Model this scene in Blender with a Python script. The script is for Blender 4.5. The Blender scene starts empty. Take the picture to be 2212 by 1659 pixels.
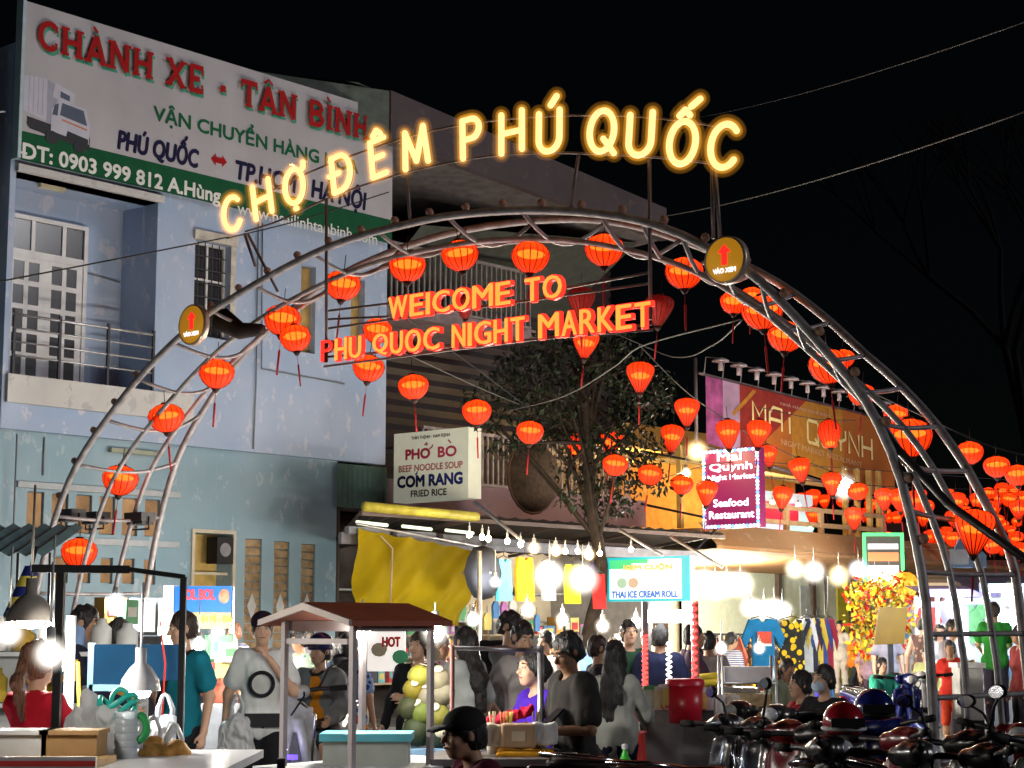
import bpy, math, random, colorsys
import numpy as np
from mathutils import Vector, Matrix, noise
R = math.radians
sc = bpy.context.scene
COL = sc.collection
random.seed(7)
rng = np.random.default_rng(5)

# ---------------------------------------------------------------- camera
FPX, CAMH, HOR = 1780.0, 1.62, 627.0
PITCH = math.atan((HOR - 384) / FPX)
TH = R(41)                                   # the street runs 41 degrees to the right of the view
cam = bpy.data.objects.new('camera', bpy.data.cameras.new('camera'))
COL.objects.link(cam)
cam.location = (0, 0, CAMH)
cam.rotation_euler = (math.pi / 2 + PITCH, 0, 0)
cam.data.sensor_width = 36
cam.data.lens = 36 * FPX / 1024
cam.data.clip_end = 2000
sc.camera = cam

# ---------------------------------------------------------------- world, low weak light from down the street, exposure
SUN_EL, SUN_AZ = R(17), R(103)               # azimuth clockwise from +Y (view direction)
w_ = bpy.data.worlds.new('World')
sc.world = w_
w_.use_nodes = True
nt = w_.node_tree
bg = nt.nodes['Background']
sky = nt.nodes.new('ShaderNodeTexSky')
sky.sky_type = 'NISHITA'
sky.sun_disc = False
sky.sun_elevation = SUN_EL
sky.sun_rotation = SUN_AZ
nt.links.new(sky.outputs[0], bg.inputs[0])
bg.inputs[1].default_value = 0.0005          # night: the sky is all but black
sun = bpy.data.objects.new('night_sun', bpy.data.lights.new('night_sun', 'SUN'))
COL.objects.link(sun)
sun.data.energy = 0.72
sun.data.angle = R(14)
sun.data.color = (0.96, 0.96, 1.0)
d_ = Vector((math.sin(SUN_AZ) * math.cos(SUN_EL), math.cos(SUN_AZ) * math.cos(SUN_EL), math.sin(SUN_EL)))
sun.rotation_euler = d_.to_track_quat('Z', 'Y').to_euler()
sc.view_settings.view_transform = 'Standard'
sc.view_settings.look = 'None'
sc.view_settings.exposure = 0
sc.view_settings.gamma = 1
cy = sc.cycles
cy.use_denoising = True
cy.use_light_tree = True
cy.max_bounces = 5
cy.diffuse_bounces = 2
cy.glossy_bounces = 2
cy.transmission_bounces = 4
cy.transparent_max_bounces = 8
cy.sample_clamp_indirect = 3
cy.caustics_reflective = False
cy.caustics_refractive = False

# ---------------------------------------------------------------- frames: u along the street, w across it towards the left houses, z up
E1 = np.array([math.sin(TH), math.cos(TH)])
E2 = np.array([math.cos(TH), -math.sin(TH)])
RZ = math.pi / 2 - TH
PS = 1024 / 2212
def _ray(x, y):
    a = (x * PS - 512) / FPX
    b = (384 - y * PS) / FPX
    return np.array([a, math.cos(PITCH) - b * math.sin(PITCH), math.sin(PITCH) + b * math.cos(PITCH)])
def at(x, y, d):                             # a sight line measured in the photograph, at its real distance
    r = _ray(x, y)
    r = r * d / r[1]
    return Vector((r[0], r[1], r[2] + CAMH))
def uw(p): return Vector((p[0] * E1[0] + p[1] * E1[1], -(p[0] * E2[0] + p[1] * E2[1]), p[2]))
def atw(x, y, w):                            # ... where it meets the plane w
    r = _ray(x, y)
    t = -w / (r[0] * E2[0] + r[1] * E2[1])
    return uw((r[0] * t, r[1] * t, r[2] * t + CAMH))
def atu(x, y, u):
    r = _ray(x, y)
    t = u / (r[0] * E1[0] + r[1] * E1[1])
    return uw((r[0] * t, r[1] * t, r[2] * t + CAMH))
def W(u, w, z=0): return Vector((u * E1[0] - w * E2[0], u * E1[1] - w * E2[1], z))
def depth_uw(u, w): return u * E1[1] - w * E2[1]

# ---------------------------------------------------------------- materials
_mats = {}
def M(name, col, rough=.6, metal=0., var=.12, scale=6., bump=0., emit=0., ecol=None, coat=0., trans=0., sss=0.):
    if name in _mats: return _mats[name]
    m = bpy.data.materials.new(name)
    m.use_nodes = True
    n = m.node_tree
    b = n.nodes['Principled BSDF']
    b.inputs['Roughness'].default_value = rough
    b.inputs['Metallic'].default_value = metal
    if rough >= .5 and not metal: b.inputs['Specular IOR Level'].default_value = .2
    if coat: b.inputs['Coat Weight'].default_value = coat
    c = tuple(col) + (1,)
    if var:
        tc = n.nodes.new('ShaderNodeTexCoord')
        no = n.nodes.new('ShaderNodeTexNoise')
        no.inputs['Scale'].default_value = scale
        no.inputs['Detail'].default_value = 5
        rp = n.nodes.new('ShaderNodeValToRGB')
        rp.color_ramp.elements[0].position = .3
        rp.color_ramp.elements[1].position = .7
        rp.color_ramp.elements[0].color = tuple(max(0, x * (1 - var)) for x in col) + (1,)
        rp.color_ramp.elements[1].color = tuple(min(1, x * (1 + var)) for x in col) + (1,)
        n.links.new(tc.outputs['Object'], no.inputs['Vector'])
        n.links.new(no.outputs[0], rp.inputs[0])
        n.links.new(rp.outputs[0], b.inputs['Base Color'])
        if bump:
            bp = n.nodes.new('ShaderNodeBump')
            bp.inputs['Strength'].default_value = bump
            bp.inputs['Distance'].default_value = .01
            n.links.new(no.outputs[0], bp.inputs['Height'])
            n.links.new(bp.outputs[0], b.inputs['Normal'])
    else:
        b.inputs['Base Color'].default_value = c
    if emit:
        b.inputs['Emission Color'].default_value = tuple(ecol or col) + (1,)
        b.inputs['Emission Strength'].default_value = emit
    if trans:                                # thin cloth or plastic that lets light through
        out = n.nodes['Material Output']
        tr = n.nodes.new('ShaderNodeBsdfTranslucent')
        tr.inputs[0].default_value = c
        mx = n.nodes.new('ShaderNodeMixShader')
        mx.inputs[0].default_value = trans
        n.links.new(b.outputs[0], mx.inputs[1])
        n.links.new(tr.outputs[0], mx.inputs[2])
        n.links.new(mx.outputs[0], out.inputs[0])
    _mats[name] = m
    return m
def E_(name, col, st):                       # a thing that gives off light
    if name in _mats: return _mats[name]
    m = bpy.data.materials.new(name)
    m.use_nodes = True
    b = m.node_tree.nodes['Principled BSDF']
    b.inputs['Base Color'].default_value = tuple(min(1, c) * .5 for c in col) + (1,)
    b.inputs['Emission Color'].default_value = tuple(col) + (1,)
    b.inputs['Emission Strength'].default_value = st
    _mats[name] = m
    return m
def halo(name, col, st):                     # bloom round a light tube, imitated by an added clear body glowing throughout
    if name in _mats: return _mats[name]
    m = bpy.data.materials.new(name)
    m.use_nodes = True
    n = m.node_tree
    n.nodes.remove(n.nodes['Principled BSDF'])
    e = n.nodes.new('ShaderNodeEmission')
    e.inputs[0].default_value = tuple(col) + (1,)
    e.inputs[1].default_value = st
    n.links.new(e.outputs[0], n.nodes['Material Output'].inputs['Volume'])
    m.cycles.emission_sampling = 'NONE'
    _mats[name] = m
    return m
def glow_vol(name, col, st):                # bloom round a bulb, imitated by an added glowing ball, strongest at the middle
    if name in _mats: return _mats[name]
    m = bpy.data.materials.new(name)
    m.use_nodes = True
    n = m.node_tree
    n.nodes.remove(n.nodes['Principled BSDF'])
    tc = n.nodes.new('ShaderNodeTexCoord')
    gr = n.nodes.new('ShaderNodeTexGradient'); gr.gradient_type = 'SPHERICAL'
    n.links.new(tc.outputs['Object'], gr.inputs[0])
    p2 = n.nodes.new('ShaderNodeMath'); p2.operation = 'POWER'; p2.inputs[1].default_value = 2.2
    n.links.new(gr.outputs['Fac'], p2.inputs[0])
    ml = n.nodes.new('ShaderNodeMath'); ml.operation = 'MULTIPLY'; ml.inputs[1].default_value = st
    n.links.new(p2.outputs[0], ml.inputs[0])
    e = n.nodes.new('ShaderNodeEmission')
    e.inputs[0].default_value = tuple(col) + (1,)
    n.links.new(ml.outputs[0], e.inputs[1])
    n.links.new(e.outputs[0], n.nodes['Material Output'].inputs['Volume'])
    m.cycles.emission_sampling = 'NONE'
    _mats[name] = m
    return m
def split_corners(pts, lim=40):              # light tubes are bent pieces: cut the line where it turns sharply
    out = [[pts[0]]]
    for i in range(1, len(pts)):
        out[-1].append(pts[i])
        if i < len(pts) - 1:
            a = np.subtract(pts[i], pts[i-1]); b = np.subtract(pts[i+1], pts[i])
            c = np.dot(a, b) / (np.linalg.norm(a)*np.linalg.norm(b) + 1e-9)
            if c < math.cos(R(lim)): out.append([pts[i]])
    return out
def wallpaint(name, base, pale, scale=.55, amt=.55, streak=True):
    if name in _mats: return _mats[name]
    m = bpy.data.materials.new(name)
    m.use_nodes = True
    n = m.node_tree
    b = n.nodes['Principled BSDF']
    b.inputs['Roughness'].default_value = .85
    b.inputs['Specular IOR Level'].default_value = .2
    tc = n.nodes.new('ShaderNodeTexCoord')
    def noise_n(sx, sz, s, det=6):
        mp = n.nodes.new('ShaderNodeMapping')
        mp.inputs['Scale'].default_value = (sx, sx, sz)
        n.links.new(tc.outputs['Object'], mp.inputs['Vector'])
        no = n.nodes.new('ShaderNodeTexNoise')
        no.inputs['Scale'].default_value = s
        no.inputs['Detail'].default_value = det
        no.inputs['Roughness'].default_value = .65
        n.links.new(mp.outputs[0], no.inputs['Vector'])
        return no
    def ramp(src, p0, p1):
        r = n.nodes.new('ShaderNodeMapRange')
        r.inputs[1].default_value = p0
        r.inputs[2].default_value = p1
        n.links.new(src.outputs[0], r.inputs[0])
        return r
    def mix(f, a, c):
        x = n.nodes.new('ShaderNodeMix')
        x.data_type = 'RGBA'
        n.links.new(f.outputs[0], x.inputs[0])
        for k, v in ((6, a), (7, c)):
            if isinstance(v, tuple): x.inputs[k].default_value = v + (1,)
            else: n.links.new(v.outputs[2], x.inputs[k])
        return x
    big = noise_n(1, 1, scale)
    x = mix(ramp(big, .35, .7), base, tuple(a * .6 + c * .4 for a, c in zip(base, pale)))
    patch = noise_n(1, .7, 4.5, 10)
    x = mix(ramp(patch, 1 - amt + .08, 1 - amt + .115), x, tuple(a * .3 + c * .7 for a, c in zip(base, pale)))
    if streak:
        st = noise_n(5, .35, 1.6, 6)
        x = mix(ramp(st, .63, .74), x, pale)
        st2 = noise_n(6, .25, 1.3, 6)
        x = mix(ramp(st2, .66, .9), x, tuple(c * .35 for c in base))
    n.links.new(x.outputs[2], b.inputs['Base Color'])
    bp = n.nodes.new('ShaderNodeBump')
    bp.inputs['Strength'].default_value = .25
    n.links.new(patch.outputs[0], bp.inputs['Height'])
    n.links.new(bp.outputs[0], b.inputs['Normal'])
    _mats[name] = m
    return m

# ---------------------------------------------------------------- mesh builder
class MB:
    def __init__(s): s.v = []; s.f = []; s.mi = []; s.k = 0; s.sm = []
    def add(s, vs, fs, mi=0, smooth=False):
        o = len(s.v)
        s.v += [tuple(map(float, p)) for p in vs]
        s.f += [tuple(int(i) + o for i in f) for f in fs]
        s.mi += [mi] * len(fs)
        s.sm += [smooth] * len(fs)
        return s
    def box(s, a, b, mi=0, mat=None):
        x0, y0, z0 = a; x1, y1, z1 = b
        vs = [Vector(p) for p in ((x0,y0,z0),(x1,y0,z0),(x1,y1,z0),(x0,y1,z0),(x0,y0,z1),(x1,y0,z1),(x1,y1,z1),(x0,y1,z1))]
        if mat: vs = [mat @ p for p in vs]
        return s.add(vs, [(0,3,2,1),(4,5,6,7),(0,1,5,4),(1,2,6,5),(2,3,7,6),(3,0,4,7)], mi)
    def cbox(s, c, d, mi=0, mat=None):
        return s.box([c[i] - d[i] / 2 for i in range(3)], [c[i] + d[i] / 2 for i in range(3)], mi, mat)
    def beam(s, a, b, t, h=None, mi=0, up=(0,0,1)):
        a, b = Vector(a), Vector(b); h = h or t
        d = (b - a).normalized(); up = Vector(up)
        if abs(d.dot(up)) > .98: up = Vector((1,0,0))
        sd = d.cross(up).normalized(); u2 = sd.cross(d)
        vs = [p + sd * sx * t / 2 + u2 * sz * h / 2 for p in (a, b) for sx, sz in ((-1,-1),(1,-1),(1,1),(-1,1))]
        return s.add(vs, [(0,1,2,3),(7,6,5,4),(0,4,5,1),(1,5,6,2),(2,6,7,3),(3,7,4,0)], mi)
    def tube(s, pts, r, n=8, mi=0, caps=True, closed=False):
        pts = [Vector(p) for p in pts]; N = len(pts)
        rs = list(r) if hasattr(r, '__len__') else [r] * N
        vs = []; fs = []; ref = None
        for i, p in enumerate(pts):
            if closed: t = pts[(i + 1) % N] - pts[i - 1]
            else: t = pts[min(i + 1, N - 1)] - pts[max(i - 1, 0)]
            t = t.normalized() if t.length > 1e-9 else Vector((0,0,1))
            if ref is None:
                ref = Vector((0,0,1)) if abs(t.z) < .9 else Vector((1,0,0))
            a = (ref - t * ref.dot(t)).normalized(); b = t.cross(a); ref = a
            for k in range(n):
                q = 2 * math.pi * k / n
                vs.append(p + (a * math.cos(q) + b * math.sin(q)) * rs[i])
        for i in range(N if closed else N - 1):
            j = (i + 1) % N
            for k in range(n):
                fs.append((i*n+k, i*n+(k+1)%n, j*n+(k+1)%n, j*n+k))
        if caps and not closed:
            fs.append(tuple(reversed(range(n)))); fs.append(tuple(range((N-1)*n, N*n)))
        return s.add(vs, fs, mi, True)
    def rtube(s, pts, r, n=10, mi=0):         # tube with round ends
        P = [Vector(p) for p in pts]
        if (P[0]-P[-1]).length < .005: return s.tube(P, r, n, mi)
        a = (P[0]-P[1]).normalized(); b = (P[-1]-P[-2]).normalized()
        ks = ((1,.06),(.85,.53),(.5,.87))
        Q = [P[0]+a*r*k for k, _ in ks] + P + [P[-1]+b*r*k for k, _ in reversed(ks)]
        return s.tube(Q, [r*f for _, f in ks] + [r]*len(P) + [r*f for _, f in reversed(ks)], n, mi)
    def lathe(s, prof, n=16, mi=0, c=(0,0,0), caps=False, scal=0):
        vs = []; fs = []
        for r, z in prof:
            for k in range(n):
                q = 2 * math.pi * k / n
                rr = r * (1 - scal * (k % 2))
                vs.append((c[0] + rr * math.cos(q), c[1] + rr * math.sin(q), c[2] + z))
        for i in range(len(prof) - 1):
            for k in range(n): fs.append((i*n+k, i*n+(k+1)%n, (i+1)*n+(k+1)%n, (i+1)*n+k))
        if caps: fs.append(tuple(reversed(range(n)))); fs.append(tuple(range((len(prof)-1)*n, len(prof)*n)))
        return s.add(vs, fs, mi, True)
    def ball(s, c, r, n=10, mi=0, sc=(1,1,1)):
        m = max(4, n // 2)
        return s.lathe([(r * math.sin(math.pi * i / m) * 1 + (1e-5 if i in (0, m) else 0), -r * math.cos(math.pi * i / m) * sc[2]) for i in range(m + 1)], n, mi, c)
    def quad(s, a, b, c, d, mi=0): return s.add([a, b, c, d], [(0,1,2,3)], mi)
    def plate(s, pts, n, t, mi=0):           # flat outline with thickness t along n
        pts = [Vector(p) for p in pts]; n = Vector(n).normalized() * t; k = len(pts)
        return s.add(pts + [p + n for p in pts], [tuple(range(k)), tuple(range(2*k-1, k-1, -1))] + [(i, (i+1) % k, k + (i+1) % k, k + i)[::-1] for i in range(k)], mi)
    def frame(s, o, x, y, w, h, t, d, mi=0):  # rectangular frame in the plane (x, y), depth d
        o, x, y = Vector(o), Vector(x), Vector(y); z = x.cross(y)
        for (a0, a1, b0, b1) in ((0, w, 0, t), (0, w, h - t, h), (0, t, t, h - t), (w - t, w, t, h - t)):
            s.plate([o + x*a0 + y*b0, o + x*a1 + y*b0, o + x*a1 + y*b1, o + x*a0 + y*b1], z, d, mi)
        return s
    def text(s, txt, o, x, y, w, h, mi=0, bold=0., d=.0, shear=0):
        vs, fs = text_arr(txt, 0., shear)        # bold by laying shifted copies of the thin letters over one another
        o, x, y = Vector(o), Vector(x), Vector(y); z = x.cross(y)
        q = bold * 1.1 * h
        for dx, dy in (((0, 0), (q, 0), (-q, 0), (0, q), (0, -q), (q*.7, q*.7), (-q*.7, -q*.7), (q*.7, -q*.7), (-q*.7, q*.7)) if bold else ((0, 0),)):
            s.k += 1
            s.add([o + x * (q + dx + p[0] * (w - 2*q)) + y * (q + dy + p[1] * (h - 2*q)) + z * (d + .0004 * s.k) for p in vs], fs, mi)
        return s
    def mesh(s, name='mesh'):
        me = bpy.data.meshes.new(name)
        me.from_pydata(s.v, [], s.f)
        return me
    def build(s, name, mats, parent=None, loc=None, rot=None):
        me = s.mesh(name)
        for m in (mats if isinstance(mats, (list, tuple)) else [mats]): me.materials.append(m)
        me.polygons.foreach_set('material_index', s.mi)
        me.polygons.foreach_set('use_smooth', s.sm)
        me.update()
        return link(name, me, parent, loc, rot)
def link(name, data, parent=None, loc=None, rot=None):
    o = bpy.data.objects.new(name, data)
    COL.objects.link(o)
    if parent: o.parent = parent
    if loc is not None: o.location = loc
    if rot is not None: o.rotation_euler = rot
    return o
_tc = {}
def text_arr(txt, bold, shear):
    k = (txt, bold, shear)
    if k not in _tc:
        cu = bpy.data.curves.new('lettering', 'FONT')
        cu.body = txt; cu.offset = bold; cu.shear = shear; cu.resolution_u = 3
        ob = bpy.data.objects.new('lettering', cu)
        me = bpy.data.meshes.new_from_object(ob)
        v = np.array([p.co[:] for p in me.vertices]); f = [tuple(p.vertices) for p in me.polygons]
        lo, hi = v.min(0), v.max(0)
        v = (v - lo) / np.maximum(hi - lo, 1e-6); v[:, 2] = 0
        _tc[k] = (v, f)
        bpy.data.objects.remove(ob); bpy.data.meshes.remove(me); bpy.data.curves.remove(cu)
    return _tc[k]
def tag(o, label=None, cat=None, group=None, kind=None):
    if label: o['label'] = label
    if cat: o['category'] = cat
    if group: o['group'] = group
    if kind: o['kind'] = kind
    return o
def thing(name, label, cat, loc=(0,0,0), rz=0., group=None):
    o = link(name, None, None, loc, (0, 0, rz))
    o.empty_display_size = .1
    return tag(o, label, cat, group)
def sthing(name, label, cat, u=0, w=0, z=0, group=None, rz=0.):  # local x = u, local y = w
    return thing(name, label, cat, W(u, w, z), RZ + rz, group)
def copy_tree(o, parent=None):
    c = o.copy(); COL.objects.link(c)
    if parent: c.parent = parent
    for ch in list(o.children): copy_tree(ch, c)
    return c
def point(parent, loc, watts, col=(1,1,1), r=.05):
    l = bpy.data.lights.new('lamp_light', 'POINT')
    l.energy = watts; l.color = col; l.shadow_soft_size = r
    return link('lamp_light', l, parent, loc)
def wavy(p, a, s): return noise.noise(Vector(p) * s) * a

# ---------------------------------------------------------------- stroke lettering (light tubes and slab letters)
def _arc(cx, cy, rx, ry, a0, a1, n=14):
    return [(cx + rx * math.cos(R(a0 + (a1 - a0) * i / n)), cy + ry * math.sin(R(a0 + (a1 - a0) * i / n))) for i in range(n + 1)]
O_ = [_arc(.36, .5, .36, .5, 90, 450, 28)]
HAT = [[(.22, 1.14), (.36, 1.27), (.5, 1.14)]]
GL = {
 'C': (.66, [_arc(.37, .5, .37, .5, 42, 318, 24)]),
 'H': (.66, [[(0,0),(0,1)], [(.66,0),(.66,1)], [(0,.5),(.66,.5)]]),
 'O': (.72, O_),
 'D': (.66, [[(0,0),(0,1)], [(0,1),(.28,1)] + _arc(.28, .5, .38, .5, 90, -90, 18)[1:] + [(0,0)]]),
 'E': (.5, [[(.5,1),(0,1),(0,0),(.5,0)], [(0,.52),(.42,.52)]]),
 'M': (.8, [[(0,0),(.08,1),(.4,.12),(.72,1),(.8,0)]]),
 'P': (.55, [[(0,0),(0,1),(.28,1)] + _arc(.28, .74, .27, .26, 90, -90, 12)[1:] + [(0,.48)]]),
 'U': (.64, [[(0,1),(0,.32)] + _arc(.32, .32, .32, .32, 180, 360, 14)[1:] + [(.64,1)]]),
 'Q': (.72, O_ + [[(.42,.3),(.74,-.08)]]),
}
def glyph(ch):
    if ch == 'Ợ': return .72, O_ + [[(.64,.84),(.78,.92),(.8,1.06)], [(.34,-.17),(.38,-.17)]]
    if ch == 'Đ': w, s = GL['D']; return w, s + [[(-.13,.52),(.24,.52)]]
    if ch == 'Ê': w, s = GL['E']; return w, s + [[(x - .1, y - .0) for x, y in HAT[0]]]
    if ch == 'Ú': w, s = GL['U']; return w, s + [[(.36,1.16),(.54,1.36)]]
    if ch == 'Ố': return .72, O_ + HAT + [[(.52,1.34),(.74,1.5)]]
    return GL[ch]

# ================================================================ ground and the blue shop house
asph = M('asphalt', (.05,.048,.047), .75, var=.35, scale=3, bump=.3)
g = MB().quad((-300,-300,0),(300,-300,0),(300,300,0),(-300,300,0)).build('ground', asph)
tag(g, 'dark asphalt street of the market', None, kind='structure')
pav = M('pavement_stone', (.2,.19,.18), .8, var=.25, scale=2, bump=.3)
g = MB().box((0,19.2,0.004),(60,30,.13)).build('pavement', pav, None, (0,0,0), (0,0,RZ))
tag(g, 'raised pavement along the left houses', None, kind='structure')

WF = 19.9
OX, OW = 16.0, 19.9
def wall_holes(mb, u0, u1, z0, z1, y, holes, depth, mi=0, mr=0, L=(0,0)):
    us = sorted({u0, u1} | {h[0] for h in holes} | {h[1] for h in holes})
    zs = sorted({z0, z1} | {h[2] for h in holes} | {h[3] for h in holes})
    for a, b in zip(us, us[1:]):
        for c, d in zip(zs, zs[1:]):
            if any(h[0] <= a and b <= h[1] and h[2] <= c and d <= h[3] for h in holes): continue
            mb.quad((a-L[0],y-L[1],c),(b-L[0],y-L[1],c),(b-L[0],y-L[1],d),(a-L[0],y-L[1],d), mi)
    for h in holes:
        a, b, c, d = h[:4]; dp = h[4] if len(h) > 4 else depth
        a -= L[0]; b -= L[0]; Y = y - L[1]
        mb.quad((a,Y,c),(a,Y,d),(a,Y+dp,d),(a,Y+dp,c), mr)
        mb.quad((b,Y,c),(b,Y+dp,c),(b,Y+dp,d),(b,Y,d), mr)
        mb.quad((a,Y,d),(b,Y,d),(b,Y+dp,d),(a,Y+dp,d), mr)
        mb.quad((a,Y,c),(a,Y+dp,c),(b,Y+dp,c),(b,Y,c), mr)
        mb.quad((a,Y+dp,c),(a,Y+dp,d),(b,Y+dp,d),(b,Y+dp,c), mr)
blue_up = wallpaint('faded_blue_plaster', (.29,.40,.59), (.58,.58,.66), amt=.51)
blue_lo = wallpaint('teal_blue_plaster', (.23,.36,.45), (.44,.52,.57), amt=.49)
white_dirty = wallpaint('whitewash', (.56,.56,.56), (.36,.37,.4), scale=1.4, amt=.5)
frame_w = M('white_joinery', (.62,.62,.64), .5, var=.1)
glass_d = M('dark_pane', (.02,.017,.02), .15, var=.2)
darkm = M('dark_metal', (.035,.035,.04), .45, .6, var=.2)
galv = M('galvanised_steel', (.5,.5,.52), .4, .8, var=.2, scale=12)
tan = M('tan_shutter', (.36,.22,.11), .7, var=.35, scale=4)
yel_in = M('yellow_interior', (.6,.42,.14), .8, var=.25)

H = sthing('shop_house', 'pale blue two-storey plaster house with recessed balcony, left of the arch', 'house', OX, OW)
LL = (OX, OW)
A0 = atw(35,370,WF); A1 = atw(340,440,WF); AB = atw(335,800,WF)
bal = (12.95, 15.27, 4.86, 7.56, .8)
def win(x0,y0,x1,y1,w=WF,dp=.18):
    a = atw(x0,y1,w); b = atw(x1,y0,w)
    return (a.x, b.x, a.z, b.z, dp)
w2 = win(418,480,500,680)
w2 = (w2[0], w2[1], 5.75, 7.15, .22)
w3 = (18.0, 18.3, 5.75, 7.1, .2)
w4 = (19.05, 19.35, 5.8, 7.05, .2)
m = MB()
wall_holes(m, 12.86, 19.84, 4.16, 9.3, WF, [bal, w2, w3, w4], .2, 0, 0, LL)
m.quad((3.84,0,4.16),(3.84,9,4.16),(3.84,9,9.3),(3.84,0,9.3))
m.quad((-3.14,0,4.16),(-3.14,0,9.3),(-3.14,9,9.3),(-3.14,9,4.16))
m.quad((-3.14,0,4.16),(-3.14,.12,4.16),(3.84,.12,4.16),(3.84,0,4.16))
m.quad((-3.14,0,9.3),(3.84,0,9.3),(3.84,9,9.3),(-3.14,9,9.3))
m.build('wall', blue_up, H)
lo_holes = []
for k in range(6): lo_holes.append((13.38 + k*.38, 13.38 + k*.38 + .26, 2.86, 3.38, .08))
for k in range(5): lo_holes.append((13.85 + k*.36, 13.85 + k*.36 + .2, 2.2, 2.55, .08))
lwin = (16.15, 16.85, 1.75, 2.95, .35)
slits = [(17.1, 17.42, 1.3, 2.9, .1), (17.66, 17.96, 1.3, 2.88, .1), (18.2, 18.48, 1.3, 2.86, .1)]
m = MB()
wall_holes(m, 10.4, 18.92, 0, 4.16, WF + .12, lo_holes + [lwin] + slits, .1, 0, 0, LL)
m.quad((2.92,.12,0),(2.92,9,0),(2.92,9,4.16),(2.92,.12,4.16))
m.build('ground_floor_wall', blue_lo, H)
for h in lo_holes:
    m = MB(); m.box((h[0]-OX+.015,.13+.03,h[2]+.015),(h[1]-OX-.015,.13+.06,h[3]-.015)); m.build('shutter_panel', tan, H)
m = MB()
m.box((13.2-OX,.06,3.42),(15.85-OX,.115,3.5)); m.box((13.2-OX,.06,2.72),(15.85-OX,.115,2.8))
m.build('window_band', M('grey_trim', (.42,.46,.5), .7), H)
brick = M('tan_brick_grille', (.33,.23,.13), .85, var=.4, scale=9, bump=.6)
for h in slits:
    m = MB(); nz = 13
    for k in range(nz):
        z0 = h[2] + (h[3]-h[2]) * k / nz
        m.box((h[0]-OX+.005,.15,z0+.008),(h[1]-OX-.005,.2,z0+(h[3]-h[2])/nz-.008))
    s_ = m.build('brick_grille', brick, H)
    cx = (h[0]+h[1])/2 - OX; zc = h[2] + .62
    MB().plate([(cx-.085,.148,zc),(cx,.148,zc-.2),(cx+.085,.148,zc),(cx,.148,zc+.2)], (0,-1,0), .012).build('diamond_vent', M('pale_vent', (.5,.52,.54), .7), s_)
# lit ground floor window with a black loudspeaker in it
m = MB(); m.quad((lwin[0]-OX,.46,lwin[2]),(lwin[1]-OX,.46,lwin[2]),(lwin[1]-OX,.46,lwin[3]),(lwin[0]-OX,.46,lwin[3]))
wq = m.build('lit_window', yel_in, H)
m = MB(); m.frame((lwin[0]-OX-.05,.118,lwin[2]-.05),(1,0,0),(0,0,1),lwin[1]-lwin[0]+.1,lwin[3]-lwin[2]+.1,.05,.03)
m.box((lwin[0]-OX,.2,2.36),(lwin[1]-OX,.24,2.4)); m.build('window_frame', M('cream_frame', (.55,.5,.4), .6), wq)
sp = sthing('loudspeaker', 'black box loudspeaker in the yellow-lit ground floor window of the blue house', 'loudspeaker', 16.68, WF+.2, 2.52)
m = MB(); m.box((-.15,-.14,0),(.15,.1,.38)); m.build('cabinet', M('black_plastic', (.012,.012,.013), .5, var=.1), sp)
m = MB(); m.lathe([(.001,-.145),(.05,-.15),(.1,-.143)], 16)
m.v = [(x, z, y + .2) for x, y, z in m.v]
m.build('cone', M('grey_cone', (.22,.22,.24), .5), sp)
# balcony: floor slab edge, door with panes, railing
m = MB()
m.box((bal[0]-OX-.04,-.06,4.5),(15.95-OX,-.002,4.87)); m.build('balcony_slab', white_dirty, H)
m = MB(); m.box((bal[0]-OX-.01,-.07,7.56),(bal[1]-OX+.06,.3,7.66)); m.build('lintel', white_dirty, H)
d0, d1 = 13.28, 14.62
Y = .8
dr = MB()
def dface(a,b,c,d,t=.05): dr.box((a-OX,Y-.07,c),(b-OX,Y-.07+t,d))
dr.frame((d0-OX,Y-.01,4.9),(1,0,0),(0,0,1),d1-d0,2.3,.06,.08)
dr.box((d0-OX+.06,Y-.08,6.62),(d1-OX-.06,Y-.03,6.72))
for x in (d0+.42, d0+.92): dr.box((x-OX,Y-.08,6.72),(x-OX+.06,Y-.03,7.14))
dcols = []
for leaf in range(2):
    lx0 = d0+.06 + leaf*.61; lx1 = lx0 + .61
    for c in range(2):
        x0 = lx0 + .1 + c*.24; dcols.append((x0, x0+.17))
rows = [(4.98 + r*.33, 4.98 + r*.33 + .26) for r in range(5)]
m2 = MB(); wall_holes(m2, d0+.06, d1-.06, 4.96, 6.62, OW+Y-.07, [(a,b,c,d,.03) for a,b in dcols for c,d in rows], .03, 0, 1, LL)
dr.add(m2.v, m2.f, 0)
dm = []
door = dr.build('balcony_door', frame_w, H)
m = MB()
for a,b in dcols:
    for c,d in rows: m.box((a-OX,Y-.062,c),(b-OX,Y-.045,d))
for a,b in ((d0+.06,d0+.42),(d0+.48,d0+.92),(d0+.98,d1-.06)): m.box((a-OX,Y-.06,6.72),(b-OX,Y-.04,7.14))
m.build('pane', glass_d, door)
rl = MB()
x0, x1 = bal[0]-OX+.02, bal[1]-OX-.02
for z in (5.12, 5.3, 5.48, 5.66): rl.tube([(x0,-.03,z),(x1,-.03,z)], .013 if z < 5.6 else .02, 6)
rl.build('balcony_railing', galv, H)
rl = MB()
for x in (x0+.02, x0+.72, x0+1.5, x1-.02): rl.box((x-.018,-.05,4.87),(x+.018,-.015,5.72))
rl.build('railing_post', darkm, H)
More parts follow.
